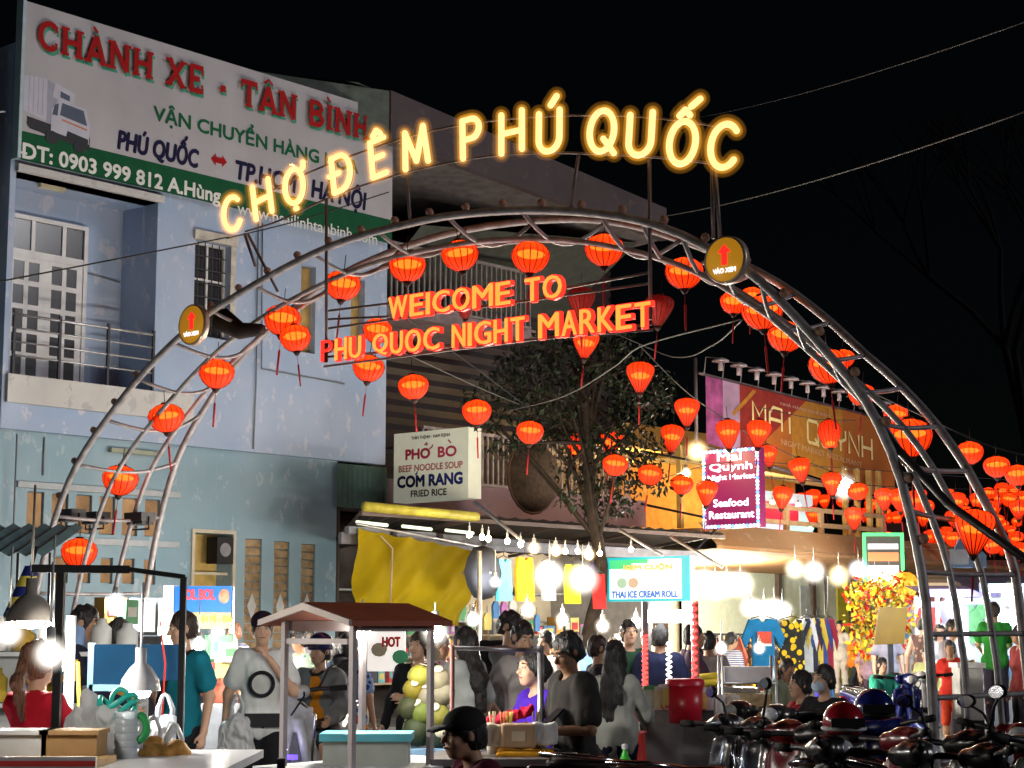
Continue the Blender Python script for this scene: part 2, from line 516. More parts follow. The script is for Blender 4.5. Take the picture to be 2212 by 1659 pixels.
def sash(name, h, grid=(2,3), fr=frame_w):
    f_ = MB(); a, b, c, d = h[:4]; y = h[4] - .06
    f_.frame((a-OX,y,c),(1,0,0),(0,0,1),b-a,d-c,.035,.04)
    for i in range(1, grid[0]): f_.box((a-OX+(b-a)*i/grid[0]-.015,y-.035,c+.035),(a-OX+(b-a)*i/grid[0]+.015,y-.005,d-.035))
    f_.box((a-OX+.035,y-.04,c+(d-c)*.6),(b-OX-.035,y-.002,c+(d-c)*.6+.03))
    o = f_.build(name, fr, H)
    MB().quad((a-OX,y,c),(b-OX,y,c),(b-OX,y,d),(a-OX,y,d)).build('pane', glass_d, o)
    gb = MB()
    for i in range(1, 7): gb.box((a-OX,y-.06,c+(d-c)*i/7),(b-OX,y-.045,c+(d-c)*i/7+.012))
    for i in range(1, 5): gb.box((a-OX+(b-a)*i/5,y-.062,c),(a-OX+(b-a)*i/5+.01,y-.05,d))
    gb.build('window_grille', darkm, o)
sash('window', w2)
for h in (w3, w4):
    MB().box((h[0]-OX+.01,.12,h[2]+.01),(h[1]-OX-.01,.15,h[3]-.01)).build('tan_shutter', M('gold_shutter', (.42,.28,.1), .7, var=.3), H)
m = MB(); m.box((w2[0]-OX-.04,-.05,w2[3]),(w2[1]-OX+.1,.02,w2[3]+.14)); m.box((w2[1]-OX,-.012,w2[2]),(w2[1]-OX+.09,.01,w2[3]-.002)); m.build('window_surround', M('cream_plaster', (.5,.47,.42), .8, var=.25), H)
# ceiling lamp under the balcony head, conduit on the wall
m = MB(); m.box((15.0-OX-1.5,.25,7.5),(15.0-OX-1.1,.33,7.555)); m.build('ceiling_light', M('cream_plastic', (.6,.56,.4), .5), H)
m = MB(); m.box((14.62-OX,.02,3.98),(15.5-OX,.1,4.04)); m.build('tube_light', M('old_tube_light', (.3,.33,.26), .5), H)
m = MB()
for q in ([(13.1,-.02,4.1),(13.1,-.02,2.2),(13.25,.1,2.0)],[(13.6,.1,4.1),(13.6,.1,3.6)],[(17.1,-.03,7.6),(17.12,-.03,5.2),(17.1,-.02,4.2)],[(17.18,-.03,7.6),(17.22,-.03,5.4),(18.9,-.03,5.35)]): m.tube([(a-OX,b,c) for a,b,c in q], .012, 5)
m.build('conduit', M('wall_conduit', (.2,.22,.24), .6), H)
m = MB()
for x0,z0,x1,z1 in ((12.95,6.9,13.3,6.88),(12.95,6.75,13.28,6.74),(14.66,6.55,15.2,6.5)): m.tube([(x0-OX,.75,z0),(x1-OX,.75,z1)], .01, 5)
m.build('door_conduit', M('wall_conduit', (.2,.22,.24), .6), H)
# neighbouring dark wall at the far left with pipes
N = sthing('neighbour_house', 'dark teal edge of the house at the far left of the photo', 'house', 12.0, WF+.3)
m = MB(); m.box((-3,-.0,0),(.8,6,9.6)); m.build('wall', wallpaint('dark_teal_wall', (.1,.16,.2), (.2,.26,.3), amt=.4), N)
m = MB()
for k, x in enumerate((.35,.5,.66)): m.tube([(x,-.06,3.2),(x+.02,-.06,6),(x-.02,-.06,9.3)], .03+.012*k, 6)
m.build('drain_pipe', M('grey_pipe', (.22,.27,.3), .5), N)
m = MB(); m.tube([(.42,-.1,8.1),(.55,-.3,8.28),(.7,-.38,8.3)], .015, 5); m.build('lamp_arm', galv, N)

# ---------------------------------------------------------------- billboard on the blue house
def ribbon(m, pts, wd, o, x, y, w, h, mi, d, closed=False):
    P = [np.array(p, float) for p in pts]; n = len(P); L_ = []; Rr = []
    for i in range(n):
        t = P[min(i+1,n-1)] - P[max(i-1,0)]
        t = t / (np.linalg.norm(t) + 1e-9); nn = np.array([-t[1], t[0]])
        L_.append(P[i] + nn*wd/2); Rr.append(P[i] - nn*wd/2)
    m.k += 1; z = x.cross(y)
    vs = [o + x*(p[0]*w) + y*(p[1]*h) + z*(d + .0004*m.k) for p in L_ + Rr]
    m.add(vs, [(i, n+i, n+i+1, i+1) for i in range(n-1)], mi)
SL = {  # slab letters: strokes, slab feet (x, y)
 'C': (.74, [_arc(.38,.5,.32,.44,50,310,18)], [(.62,.8,.1,.24),(.62,.2,.1,.24)]),
 'H': (.84, [[(.16,0),(.16,1)],[(.68,0),(.68,1)],[(.16,.5),(.68,.5)]], [(.16,.05),(.16,.95),(.68,.05),(.68,.95)]),
 'A': (.86, [[(.12,0),(.43,1)],[(.74,0),(.43,1)],[(.24,.32),(.62,.32)]], [(.12,.05),(.74,.05)]),
 'N': (.86, [[(.14,0),(.14,1)],[(.7,0),(.7,1)],[(.14,1),(.7,0)]], [(.14,.05),(.1,.95),(.7,.95)]),
 'X': (.84, [[(.12,0),(.7,1)],[(.7,0),(.12,1)]], [(.12,.05),(.7,.05),(.12,.95),(.7,.95)]),
 'E': (.74, [[(.16,0),(.16,1)],[(.1,.06),(.64,.06)],[(.1,.94),(.64,.94)],[(.16,.5),(.5,.5)]], [(.6,.2,.1,.24),(.6,.8,.1,.24)]),
 'T': (.76, [[(.38,0),(.38,1)],[(.02,.94),(.74,.94)]], [(.38,.05),(.06,.82,.1,.22),(.7,.82,.1,.22)]),
 'B': (.78, [[(.16,0),(.16,1)],[(.1,.94),(.42,.94)]+_arc(.42,.74,.2,.2,90,-90,8)+[(.16,.53)],[(.1,.06),(.44,.06)]+_arc(.44,.28,.23,.22,-90,90,8)[1:]+[(.16,.5)]], []),
 'I': (.4, [[(.2,0),(.2,1)]], [(.2,.05),(.2,.95)]),
 '-': (.5, [[(.14,.42),(.36,.42)]], []), ' ': (.42, [], [])}
def slab_text(m, txt, o, x, y, w, h, mi, d):
    acc = {'À': ('A', [[(.3,1.3),(.46,1.12)]]), 'Â': ('A', [[(.24,1.1),(.43,1.28),(.62,1.1)]]), 'Ì': ('I', [[(.06,1.3),(.24,1.12)]])}
    seq = []; X = 0
    for c in txt:
        b, a = acc.get(c, (c, [])); seq.append((X, b, a)); X += SL[b][0] + .04
    sx = w / X
    for X0, b, a in seq:
        _, st, sl = SL[b]
        for s_ in st: ribbon(m, [((X0+p[0])*sx/h, p[1]) for p in s_], .2*(1.25 if b == '-' else 1), o, x, y, h, h, mi, d)
        for s_ in a: ribbon(m, [((X0+p[0])*sx/h, p[1]) for p in s_], .11, o, x, y, h, h, mi, d)
        for s_ in sl:
            cx, cyy = s_[0], s_[1]; lw, lh = (s_[2], s_[3]) if len(s_) > 2 else (.34, .1)
            ribbon(m, [((X0+cx)*sx/h - lw*.5, cyy), ((X0+cx)*sx/h + lw*.5, cyy)], lh, o, x, y, h, h, mi, d)
BW = WF - .14
ux, uz = Vector((1,0,0)), Vector((0,0,1))
bb = sthing('billboard', 'long white transport company billboard with red slab lettering and truck picture above the blue house', 'billboard', OX, BW, 7.72)
BO = Vector((OX, BW, 7.72))
def bp(x, y): return atw(x, y, BW) - BO
u0, u1 = 12.9-OX, 19.8-OX
m = MB(); m.box((u0,0,.36),(u1,.1,2.13)); m.build('panel', M('billboard_white', (.45,.44,.48), .7, var=.08, scale=1.5), bb)
m = MB(); m.box((u0,-.001,0),(u1,.1,.358)); m.build('green_band', M('billboard_green', (.006,.085,.035), .8, var=.1), bb)
m = MB(); m.box((u0-.05,-.03,-.02),(u0,.12,2.15)); m.build('edge_trim', M('pale_teal_trim', (.4,.52,.58), .5), bb)
red, grn, navy, wht = M('print_red', (.36,.008,.01), .8, var=.08), M('print_green', (.01,.12,.05), .8, var=.08), M('print_navy', (.012,.01,.05), .8, var=.08), M('print_white', (.72,.74,.72), .5, var=.05)
a = bp(80,104); b = bp(80,42); c = bp(794,300)
m = MB(); slab_text(m, 'CHÀNH XE - TÂN BÌNH', Vector((a.x+.045, 0, a.z-.035)), ux, uz, c.x-a.x, b.z-a.z, 0, .002)
m.build('lettering_shadow', M('print_shade_green', (.05,.3,.2), .5, var=.08), bb)
m = MB(); slab_text(m, 'CHÀNH XE - TÂN BÌNH', Vector((a.x, 0, a.z)), ux, uz, c.x-a.x, b.z-a.z, 0, .014 + .0004*60)
m.build('lettering', red, bb)
def line(txt, x0, yb, yt, x1, mat, bold=.02, shear=0, yb1=None):
    a = bp(x0, yb); t = bp(x0, yt); e = bp(x1, yb)
    return MB().text(txt, (a.x,0,a.z), ux, uz, e.x-a.x, t.z-a.z, 0, bold, .004, shear).build('lettering', mat, bb)
line('VẬN CHUYỂN HÀNG HÓA', 330, 268, 210, 775, grn, .022)
line('PHÚ QUỐC', 252, 330, 255, 430, navy, .028, .12)
line('TP.HCM - HÀ NỘI', 507, 398, 330, 792, navy, .028, .12)
line('DT: 0903 999 812 A.Hùng', 47, 352, 306, 478, wht, .03)
a = bp(43,331); b = bp(58,335); m = MB(); m.plate([(a.x,-.004,a.z),(b.x,-.004,a.z),(b.x,-.004,a.z+.03),(a.x,-.004,a.z+.03)], (0,-1,0), .003); m.build('letter_bar', wht, bb)
line('www.nsailinhtanbinh.com', 512, 462, 436, 815, wht, .012)
a = bp(455,342)
m = MB(); q = [(0,0),(.09,.09),(.09,.045),(.21,.045),(.21,.09),(.3,0),(.21,-.09),(.21,-.045),(.09,-.045),(.09,-.09)]
m.plate([(a.x+x, -.004, a.z+z) for x, z in q], (0,-1,0), .003); m.build('double_arrow', red, bb)
# printed truck picture
t0 = bp(48, 290); t1 = bp(202, 140); tw, tht = t1.x-t0.x, bp(48,150).z-t0.z
tm = MB()
def poly(pts, mi):
    tm.k += 1
    tm.add([(t0.x + x*tw, -.003-.0006*tm.k, t0.z + y*tht) for x, y in pts], [tuple(range(len(pts)))], mi)
poly([(.1,.12),(.98,-.02),(.98,.2),(.05,.3)], 3)
poly([(0,.38),(.33,.3),(.33,.96),(0,.93)], 0); poly([(.33,.28),(.47,.26),(.47,.88),(.33,.96)], 1)
for k in range(1,5): poly([(.066*k,.37),(.066*k+.008,.37),(.066*k+.008,.94),(.066*k,.94)], 1)
poly([(.41,.7),(.72,.62),(.74,.84),(.44,.93)], 0); poly([(.52,.72),(.66,.69),(.66,.78),(.52,.82)], 2)
poly([(.4,.16),(.96,.08),(.97,.4),(.9,.64),(.5,.68),(.4,.5)], 0)
poly([(.52,.44),(.93,.37),(.87,.6),(.55,.64)], 2); poly([(.41,.42),(.49,.42),(.5,.62),(.44,.58)], 2)
poly([(.55,.36),(.93,.29),(.93,.32),(.55,.39)], 4); poly([(.62,.12),(.95,.06),(.95,.16),(.64,.22)], 3)
for cx, cz, r in ((.14,.2,.085),(.42,.06,.1),(.82,-.0,.085)): poly([(cx + r*math.cos(k*.5236), cz + r*1.05*math.sin(k*.5236)) for k in range(12)], 3)
tm.build('truck_picture', [M('truck_pale', (.5,.5,.6), .5, var=.06), M('truck_grey', (.33,.33,.42), .5, var=.06), M('truck_glass', (.07,.09,.14), .5, var=.06), M('truck_black', (.02,.02,.025), .5), M('truck_orange', (.55,.2,.12), .5)], bb)

# ---------------------------------------------------------------- dark passage and tall house behind with its roof
K = sthing('tall_house', 'tall dark house with corrugated cladding and pinkish sloping roof edge behind the arch', 'house', 21, 21.5)
K0 = Vector((21, 21.5, 0))
def kp(x, y, w): return atw(x, y, w) - K0
corr = M('brown_corrugated', (.024,.017,.018), .55, .2, var=.3, scale=2)
def corrugated(mb, a, b, z0, z1, y, pitch=.16, amp=.03, mi=0, horiz=False):
    n = int(abs((z1-z0) if horiz else (b-a)) / pitch * 2)
    for i in range(n):
        o0, o1 = (amp if i % 2 else 0), (0 if i % 2 else amp)
        if horiz:
            c0, c1 = z0 + (z1-z0)*i/n, z0 + (z1-z0)*(i+1)/n
            mb.quad((a,y+o0,c0),(b,y+o0,c0),(b,y+o1,c1),(a,y+o1,c1), mi)
        else:
            c0, c1 = a + (b-a)*i/n, a + (b-a)*(i+1)/n
            mb.quad((c0,y+o0,z0),(c1,y+o1,z0),(c1,y+o1,z1),(c0,y+o0,z1), mi)
m = MB(); corrugated(m, -1.6, 7.4, 0, 9.9, .5, .22, .05, 0, True)
m.quad((-1.6,.5,0),(-1.6,.5,10),(-1.6,8,10),(-1.6,8,0)); m.quad((7.4,.5,0),(7.4,8,0),(7.4,8,10),(7.4,.5,10))
m.build('wall', corr, K)
r0 = kp(845,195,19.5); r1 = kp(1440,450,19.5)
m = MB()
lowz0, lowz1 = r0.z - .82, r1.z - .62
m.add([(r0.x,r0.y,lowz0),(r1.x,r1.y,lowz1),(r1.x,r1.y,r1.z),(r0.x,r0.y,r0.z),(r0.x,r0.y+.15,lowz0),(r1.x,r1.y+.15,lowz1),(r1.x,r1.y+.15,r1.z),(r0.x,r0.y+.15,r0.z)],
      [(0,1,2,3),(1,5,6,2),(5,4,7,6),(4,0,3,7),(3,2,6,7),(0,4,5,1)])
m.build('fascia', wallpaint('pink_grey_fascia', (.075,.06,.066), (.13,.105,.112), amt=.5), K)
m = MB()
m.add([(r0.x-.6,r0.y+.15,r0.z+.02),(r1.x,r1.y+.15,r1.z-.02),(r1.x,3,r1.z+1.4),(r0.x-.6,3,r0.z+1.4)],[(0,1,2,3)])
m.add([(r0.x-.02,r0.y+.02,r0.z-.8),(r0.x-.02,r0.y+.02,r0.z-.01),(r0.x-1.9,r0.y+1.0,r0.z+.06),(r0.x-1.9,r0.y+1.0,r0.z-.7)],[(0,1,2,3)])
m.build('roof', M('green_grey_roof', (.14,.17,.15), .6, .2, var=.25), K)
m = MB(); m.quad((r0.x,r0.y+.15,lowz0+.02),(r0.x,2.5,lowz0-.3),(r1.x,2.5,lowz1-.3),(r1.x,r1.y+.15,lowz1+.02)); m.build('soffit', M('soffit_board', (.13,.12,.12), .7, var=.3), K)
gs = M('green_grey_soffit', (.065,.075,.065), .7, var=.2)
m = MB(); c0 = kp(985,480,19.8); c1 = kp(1395,520,19.8)
m.add([(c0.x-.3,-1.2,8.3),(c1.x,-1.5,lowz1-.02),(c1.x+.2,1.6,7.0),(c0.x-.3,.49,6.9)],[(0,1,2,3)]); m.build('sloping_canopy', gs, K)
def railing(mb, a, b, y, z0, z1, n, t=.03, mi=0):
    mb.box((a,y-.03,z1-.05),(b,y+.03,z1),mi); mb.box((a,y-.03,z0),(b,y+.03,z0+.05),mi)
    for i in range(n+1):
        x = a + (b-a-t)*i/n
        mb.box((x,y-.015,z0+.05),(x+t,y+.015,z1-.05),mi)
slatw = M('old_white_slats', (.25,.22,.21), .6, var=.25)
m = MB(); railing(m, -1.3, 3.2, -.9, 6.95, 8.0, 34); m.build('upper_railing', slatw, K)
m = MB(); m.box((-1.35,-.95,6.75),(3.3,.5,6.94)); m.build('upper_balcony', M('pinkish_slab', (.22,.17,.18), .8, var=.25), K)
m = MB(); railing(m, .3, 6.0, -1.0, 4.02, 4.95, 42, .035); m.build('lower_railing', M('brown_white_slats', (.4,.33,.31), .6, var=.3), K)
m = MB(); m.box((-1.3,-1.15,3.5),(6.3,.5,4.0)); m.build('lower_balcony', wallpaint('pink_concrete', (.33,.22,.25), (.42,.3,.33), amt=.5), K)
m = MB(); m.tube([(-2.06,-1.4,0),(-2.06,-1.4,3.9)], .09, 8); m.build('corner_post', M('brown_post', (.06,.045,.04), .7), K)
m = MB(); corrugated(m, -2.15, -1.05, 3.45, 4.12, -1.55, .1, .02); m.build('green_sheet', M('green_tin', (.06,.13,.11), .5, .2, var=.2), K)
G = sthing('wall_sheet', 'dark brown wooden hoarding closing the gap beside the blue house', 'hoarding', 19.4, 21.2)
m = MB(); m.box((-.6,0,0),(2.2,.08,3.45)); m.build('boards', M('dark_boards', (.05,.04,.035), .8, var=.4, scale=3), G)
# old fishing basket hanging under the tree
bk = sthing('bamboo_basket', 'round dark bamboo basket hung beside the tree over the pink balcony', 'basket', 0, 0)
p_ = uw(at(1180,1028,29)); bk.location = W(p_.x, p_.y, p_.z)
m = MB(); m.lathe([(.001,.0),(.3,.03),(.52,.14),(.6,.3)], 20, scal=.03); m.v = [(x, y*.0 + z*.8, y) if False else (x, z, y) for x, y, z in m.v]
m.build('weave', M('dark_bamboo', (.05,.032,.02), .8, var=.4, scale=14, bump=.6), bk)
m = MB(); m.tube([(.6*math.cos(k*.314), .3, .6*math.sin(k*.314)) for k in range(20)], .025, 6, closed=True); m.build('rim', M('bamboo_rim', (.09,.05,.03), .7), bk)

# projecting noodle shop sign
def usign(name, label, x0, y0, x1, y1, u, th=.18):
    a = atu(x0, y1, u); b = atu(x1, y0, u)
    o = sthing(name, label, 'sign', u, a.y, a.z)
    return o, a.y - b.y, b.z - a.z          # local: x = u, y = w (reading direction is -y)
ps, pw, ph = usign('shop_sign', 'white projecting box sign for beef noodle soup and fried rice beside the blue house', 850, 922, 1012, 1086, 20.4)
m = MB(); m.box((0,-pw,0),(.3,0,ph)); m.build('box', M('sign_cream', (.62,.63,.5), .5, var=.06, emit=.3), ps)
rx, rz = Vector((0,-1,0)), Vector((0,0,1))
def sline(o, txt, fx0, fz0, fx1, fz1, mat, pw, ph, bold=.03, d=.003, name='lettering', shear=0):
    return MB().text(txt, (0, -fx0*pw, fz0*ph), rx, rz, (fx1-fx0)*pw, (fz1-fz0)*ph, 0, bold, d, shear).build(name, mat, o)
pk, nv, bk_ = M('sign_crimson', (.5,.04,.1), .5), M('sign_navy', (.02,.03,.2), .5), M('sign_black', (.04,.03,.03), .5)
sline(ps, 'THÌN THỊNH - NAM ĐỊNH', .24, .88, .76, .95, bk_, pw, ph, .02)
sline(ps, 'PHO', .16, .6, .5, .76, pk, pw, ph, .06)
sline(ps, 'BO', .6, .6, .85, .76, pk, pw, ph, .045)
m = MB()
for pts in ([(.735,.845),(.775,.795)], [(.485,.735),(.525,.765),(.53,.8)], [(.42,.8),(.45,.83),(.465,.815),(.44,.79)]):
    ribbon(m, [(p[0]*pw/ph, p[1]) for p in pts], .022, Vector((0,0,0)), rx, rz, ph, ph, 0, .004)
m.build('letter_marks', pk, ps)
sline(ps, 'BEEF NOODLE SOUP', .07, .43, .93, .53, M('sign_rose', (.55,.16,.16), .5), pw, ph, .035)
sline(ps, 'COM RANG', .05, .2, .93, .38, nv, pw, ph, .06)
m = MB(); ribbon(m, [(p[0]*pw/ph, p[1]) for p in [(.30,.385),(.322,.4),(.326,.43)]], .025, Vector((0,0,0)), rx, rz, ph, ph, 0, .004); m.build('letter_marks', nv, ps)
sline(ps, 'FRIED RICE', .24, .06, .72, .16, bk_, pw, ph, .035)
m = MB()
for z in (.2, ph-.2): m.beam((.15,0,z),(.15,.9,z),.04)
m.build('bracket', darkm, ps)

# ================================================================ the lattice arch over the street
UA, LA = 11.6, 1.3
def catmull(pts, n):
    P = np.array(pts, float); d = np.r_[0, np.cumsum(np.linalg.norm(np.diff(P, axis=0), axis=1))]
    Q = np.vstack([2*P[0]-P[1], P, 2*P[-1]-P[-2]]); T = np.r_[2*d[0]-d[1], d, 2*d[-1]-d[-2]]
    out = []
    for s in np.linspace(0, d[-1], n):
        i = min(max(np.searchsorted(d, s, side='right') - 1, 0), len(P) - 2)
        t = (s - d[i]) / (d[i+1] - d[i]); p0, p1, p2, p3 = Q[i:i+4]
        m1 = (p2 - p0) / (T[i+2] - T[i]) * (d[i+1] - d[i]); m2 = (p3 - p1) / (T[i+3] - T[i+1]) * (d[i+1] - d[i])
        out.append((2*t**3-3*t**2+1)*p1 + (t**3-2*t**2+t)*m1 + (-2*t**3+3*t**2)*p2 + (t**3-t**2)*m2)
    return np.array(out)
A_ = [(17.42,0),(17.14,1.9),(16.58,3.2),(15.7,4.02),(14.8,4.58),(14.0,4.9),(12.5,5.26),(11.25,5.34),(10.4,5.3),(9.55,5.18),(8.8,5.0),(8.3,4.8),(7.95,4.6),(7.58,4.36),(7.19,3.97),(6.88,3.62),(6.62,3.3),(6.4,2.86),(6.28,2.46),(6.17,1.8),(6.12,0)]
C_ = [(17.1,0),(16.8,2.17),(16.35,3.49),(15.64,4.29),(14.94,4.8),(13.9,5.27),(12.98,5.48),(11.87,5.57),(10.66,5.5),(9.82,5.33),(8.89,4.95),(8.23,4.6),(7.73,4.22),(7.36,3.87),(7.06,3.6),(6.74,3.25),(6.48,2.88),(6.29,2.52),(6.2,2.34),(6.1,2.09),(5.95,0)]
NA = 81
CA, CC = catmull(A_, NA), catmull(C_, NA)
arch = sthing('market_arch', 'tall arch of bent steel pipes with ladder rungs spanning the market entrance', 'arch', UA, 11.7)
def ap(u, wz): return (u - UA, wz[0] - 11.7, wz[1])
def inner(i):                                 # inward normal of the arch curve
    t = CA[min(i+1,NA-1)] - CA[max(i-1,0)]; t = t / np.linalg.norm(t)
    return np.array([t[1], -t[0]]) * (1 if True else -1)
def cross(i, q, bul=.26):
    p = CA[i]*(1-q) + CC[i]*q; n = inner(i)
    if np.dot(n, np.array([11.7, 0.]) - p) < 0: n = -n
    fade = min(1, max(0, (min(i, NA-1-i) - 6) / 16))
    return ap(UA + LA*q, p + n*bul*math.sin(math.pi*q)*fade)
steel = M('rusty_painted_steel', (.25,.235,.245), .45, .1, var=.35, scale=9, bump=.2)
for q, r in ((0,.036),(.34,.026),(.68,.026),(1,.036)):
    MB().tube([cross(i, q) for i in range(NA)], r, 10).build('pipe', steel, arch)
rung_i = [5,9,13,16,19,22,25,28] + list(range(31,52,4)) + [53,55,57,59,61,63,65,67,69,71,73,75,77]
for i in rung_i: MB().tube([cross(i, q/10) for q in range(11)], .02, 6).build('rung', steel, arch)
for i in list(range(8,72,2)):
    if i in (24,): continue
    p = Vector(cross(i, 0)); n = inner(i); n = n if np.dot(n, np.array([11.7,0.])-CA[i]) < 0 else -n
    m = MB(); c = p + Vector((0, n[0], n[1]))*.065
    m.ball(c, .04, 8); m.tube([p, c], .014, 5); m.build('lamp_socket', M('brown_socket', (.3,.17,.12), .6), arch)
# brace pipe that runs off to the right of the near leg
P0 = atu(1800,775,UA+.25); P1 = atu(1930,960,UA+.1); P2 = atu(2050,1090,UA-.1); P3 = atu(2240,1225,UA-.4)
MB().tube([Vector((p.x-UA, p.y-11.7, p.z)) for p in (P0,P1,P2,P3)], .032, 8).build('brace_pipe', M('dark_pipe', (.05,.045,.045), .45, .5, var=.3), arch)
# frame that carries the letters
def ul(x, y, u=UA): p = atu(x, y, u); return Vector((p.x-UA, p.y-11.7, p.z))
thin = M('thin_dark_steel', (.16,.13,.13), .5, .5, var=.25)
m = MB()
def arcpts(lst): return [ul(*q) for q in lst]
rails = [[(530,500),(600,478),(700,432),(800,395),(920,362),(1050,338),(1180,330),(1300,333),(1420,340),(1530,352),(1570,360)],
         [(560,425),(650,380),(750,340),(900,290),(1050,262),(1200,250),(1350,250),(1480,262),(1590,280)]]
for r_ in rails: m.tube(catmull([tuple(p) for p in arcpts(r_)], 30), .011, 5)
m.build('letter_rail', thin, arch)
for a, b in (((528,505),(552,575)),((535,505),(600,630)),((705,430),(705,740)),((880,380),(885,478)),((1250,335),(1232,452)),((1403,345),(1405,690)),((1538,362),(1541,515)),((1545,362),(1556,520))):
    MB().tube([ul(*a), ul(*b)], .016, 6).build('strut', thin, arch)
for a, b in (((705,672),(845,655)),((705,710),(1405,612)),((1225,622),(1405,588)),((705,690),(840,684)),((695,772),(1410,712)),((700,792),(1410,700))):
    MB().tube([ul(*a, UA+.03), ul(*b, UA+.03)], .012, 5).build('letter_bar', thin, arch)
# black canvas bundle tied on the left shoulder
m = MB(); q = [ul(480,690,UA+.3), ul(520,715,UA+.3), ul(565,712,UA+.3)]
m.tube(q, [.13,.09,.06], 8); m.build('tied_bundle', M('black_cloth', (.02,.015,.015), .8, var=.3), arch)
# floodlights (unlit) on the left leg
for k, (x, y) in enumerate(((152,1110),(205,1116),(302,1117))):
    f = sthing('floodlight', ['black unlit floodlight on the left arch leg, leftmost of three', 'black unlit floodlight on the left arch leg, middle of three', 'black unlit floodlight on the left arch leg, rightmost of three'][k], 'floodlight', 0, 0, 0, 'floodlights on the arch leg')
    p = atu(x, y, UA + .35 + .3*k); f.location = W(p.x, p.y, p.z)
    m = MB(); m.box((-.1,-.16,-.05),(.1,.16,.05)); m.build('housing', M('black_housing', (.02,.02,.022), .45), f)
    m = MB()
    for j in range(7): m.box((-.08,-.15+j*.046,-.09),(.08,-.14+j*.046,-.051))
    m.tube([(0,-.17,0),(0,-.17,-.14),(0,.17,-.14),(0,.17,0)], .012, 5); m.build('bracket', darkm, f)

# ---------------------------------------------------------------- glowing words on top of the arch
CORE = E_('warm_light_tube', (1,.6,.27), 1.4)
HALO = halo('amber_halo', (1,.42,.03), 5.0); HALO2 = halo('amber_outer_halo', (1,.4,.03), 1.0)
top = [('C',500,462,-22),('H',566,430,-20),('Ợ',635,402,-18),('Đ',737,372,-16),('Ê',817,340,-14),('M',897,318,-12),('P',1017,297,-3),('H',1105,285,0),('Ú',1186,284,2),('Q',1300,283,7),('U',1383,290,9),('Ố',1474,308,13),('C',1562,315,14)]
names = ['C of the first word','H of the first word','O with horn and dot below','barred D','E with hat','M','P','H of the third word','U with acute accent','Q','U of the last word','O with hat and acute accent','final C']
hts = {0:.42,12:.42}
for k, (ch, x, y, rot) in enumerate(top):
    w, st = glyph(ch)
    p = atu(x, y, UA - .03)
    o = sthing('light_letter', f'glowing amber letter {names[k]} on the rails above the arch', 'letter', p.x, p.y, p.z, 'amber letters over the arch')
    hh = .352
    slope = rot
    ca, sa = math.cos(R(-slope*.55)), math.sin(R(-slope*.55))
    def tr(q, d=0):
        a, b = (q[0] - w/2)*hh*1.04, (q[1] - .5)*hh
        a, b = a*ca - b*sa, a*sa + b*ca
        return (d, -a, b)
    m = MB()
    for s_ in st:
        for pc in split_corners(s_): m.rtube([tr(q) for q in pc], .028, 8)
    core = m.build('light_tube', CORE, o)
    m = MB()
    m9 = MB()
    for s_ in st:
        for pc in split_corners(s_):
            e = [Vector(tr(q)) for q in pc]
            m.rtube(e, .055, 10); m9.rtube(e, .085, 12)
    m.build('inner_halo', HALO, o); m9.build('outer_halo', HALO2, o)  # both shells are added glow, imitating bloom round the tubes
    m = MB()
    for s_ in st: m.tube([tr(q, .035) for q in s_], .012, 5)
    m.build('backing', thin, o)

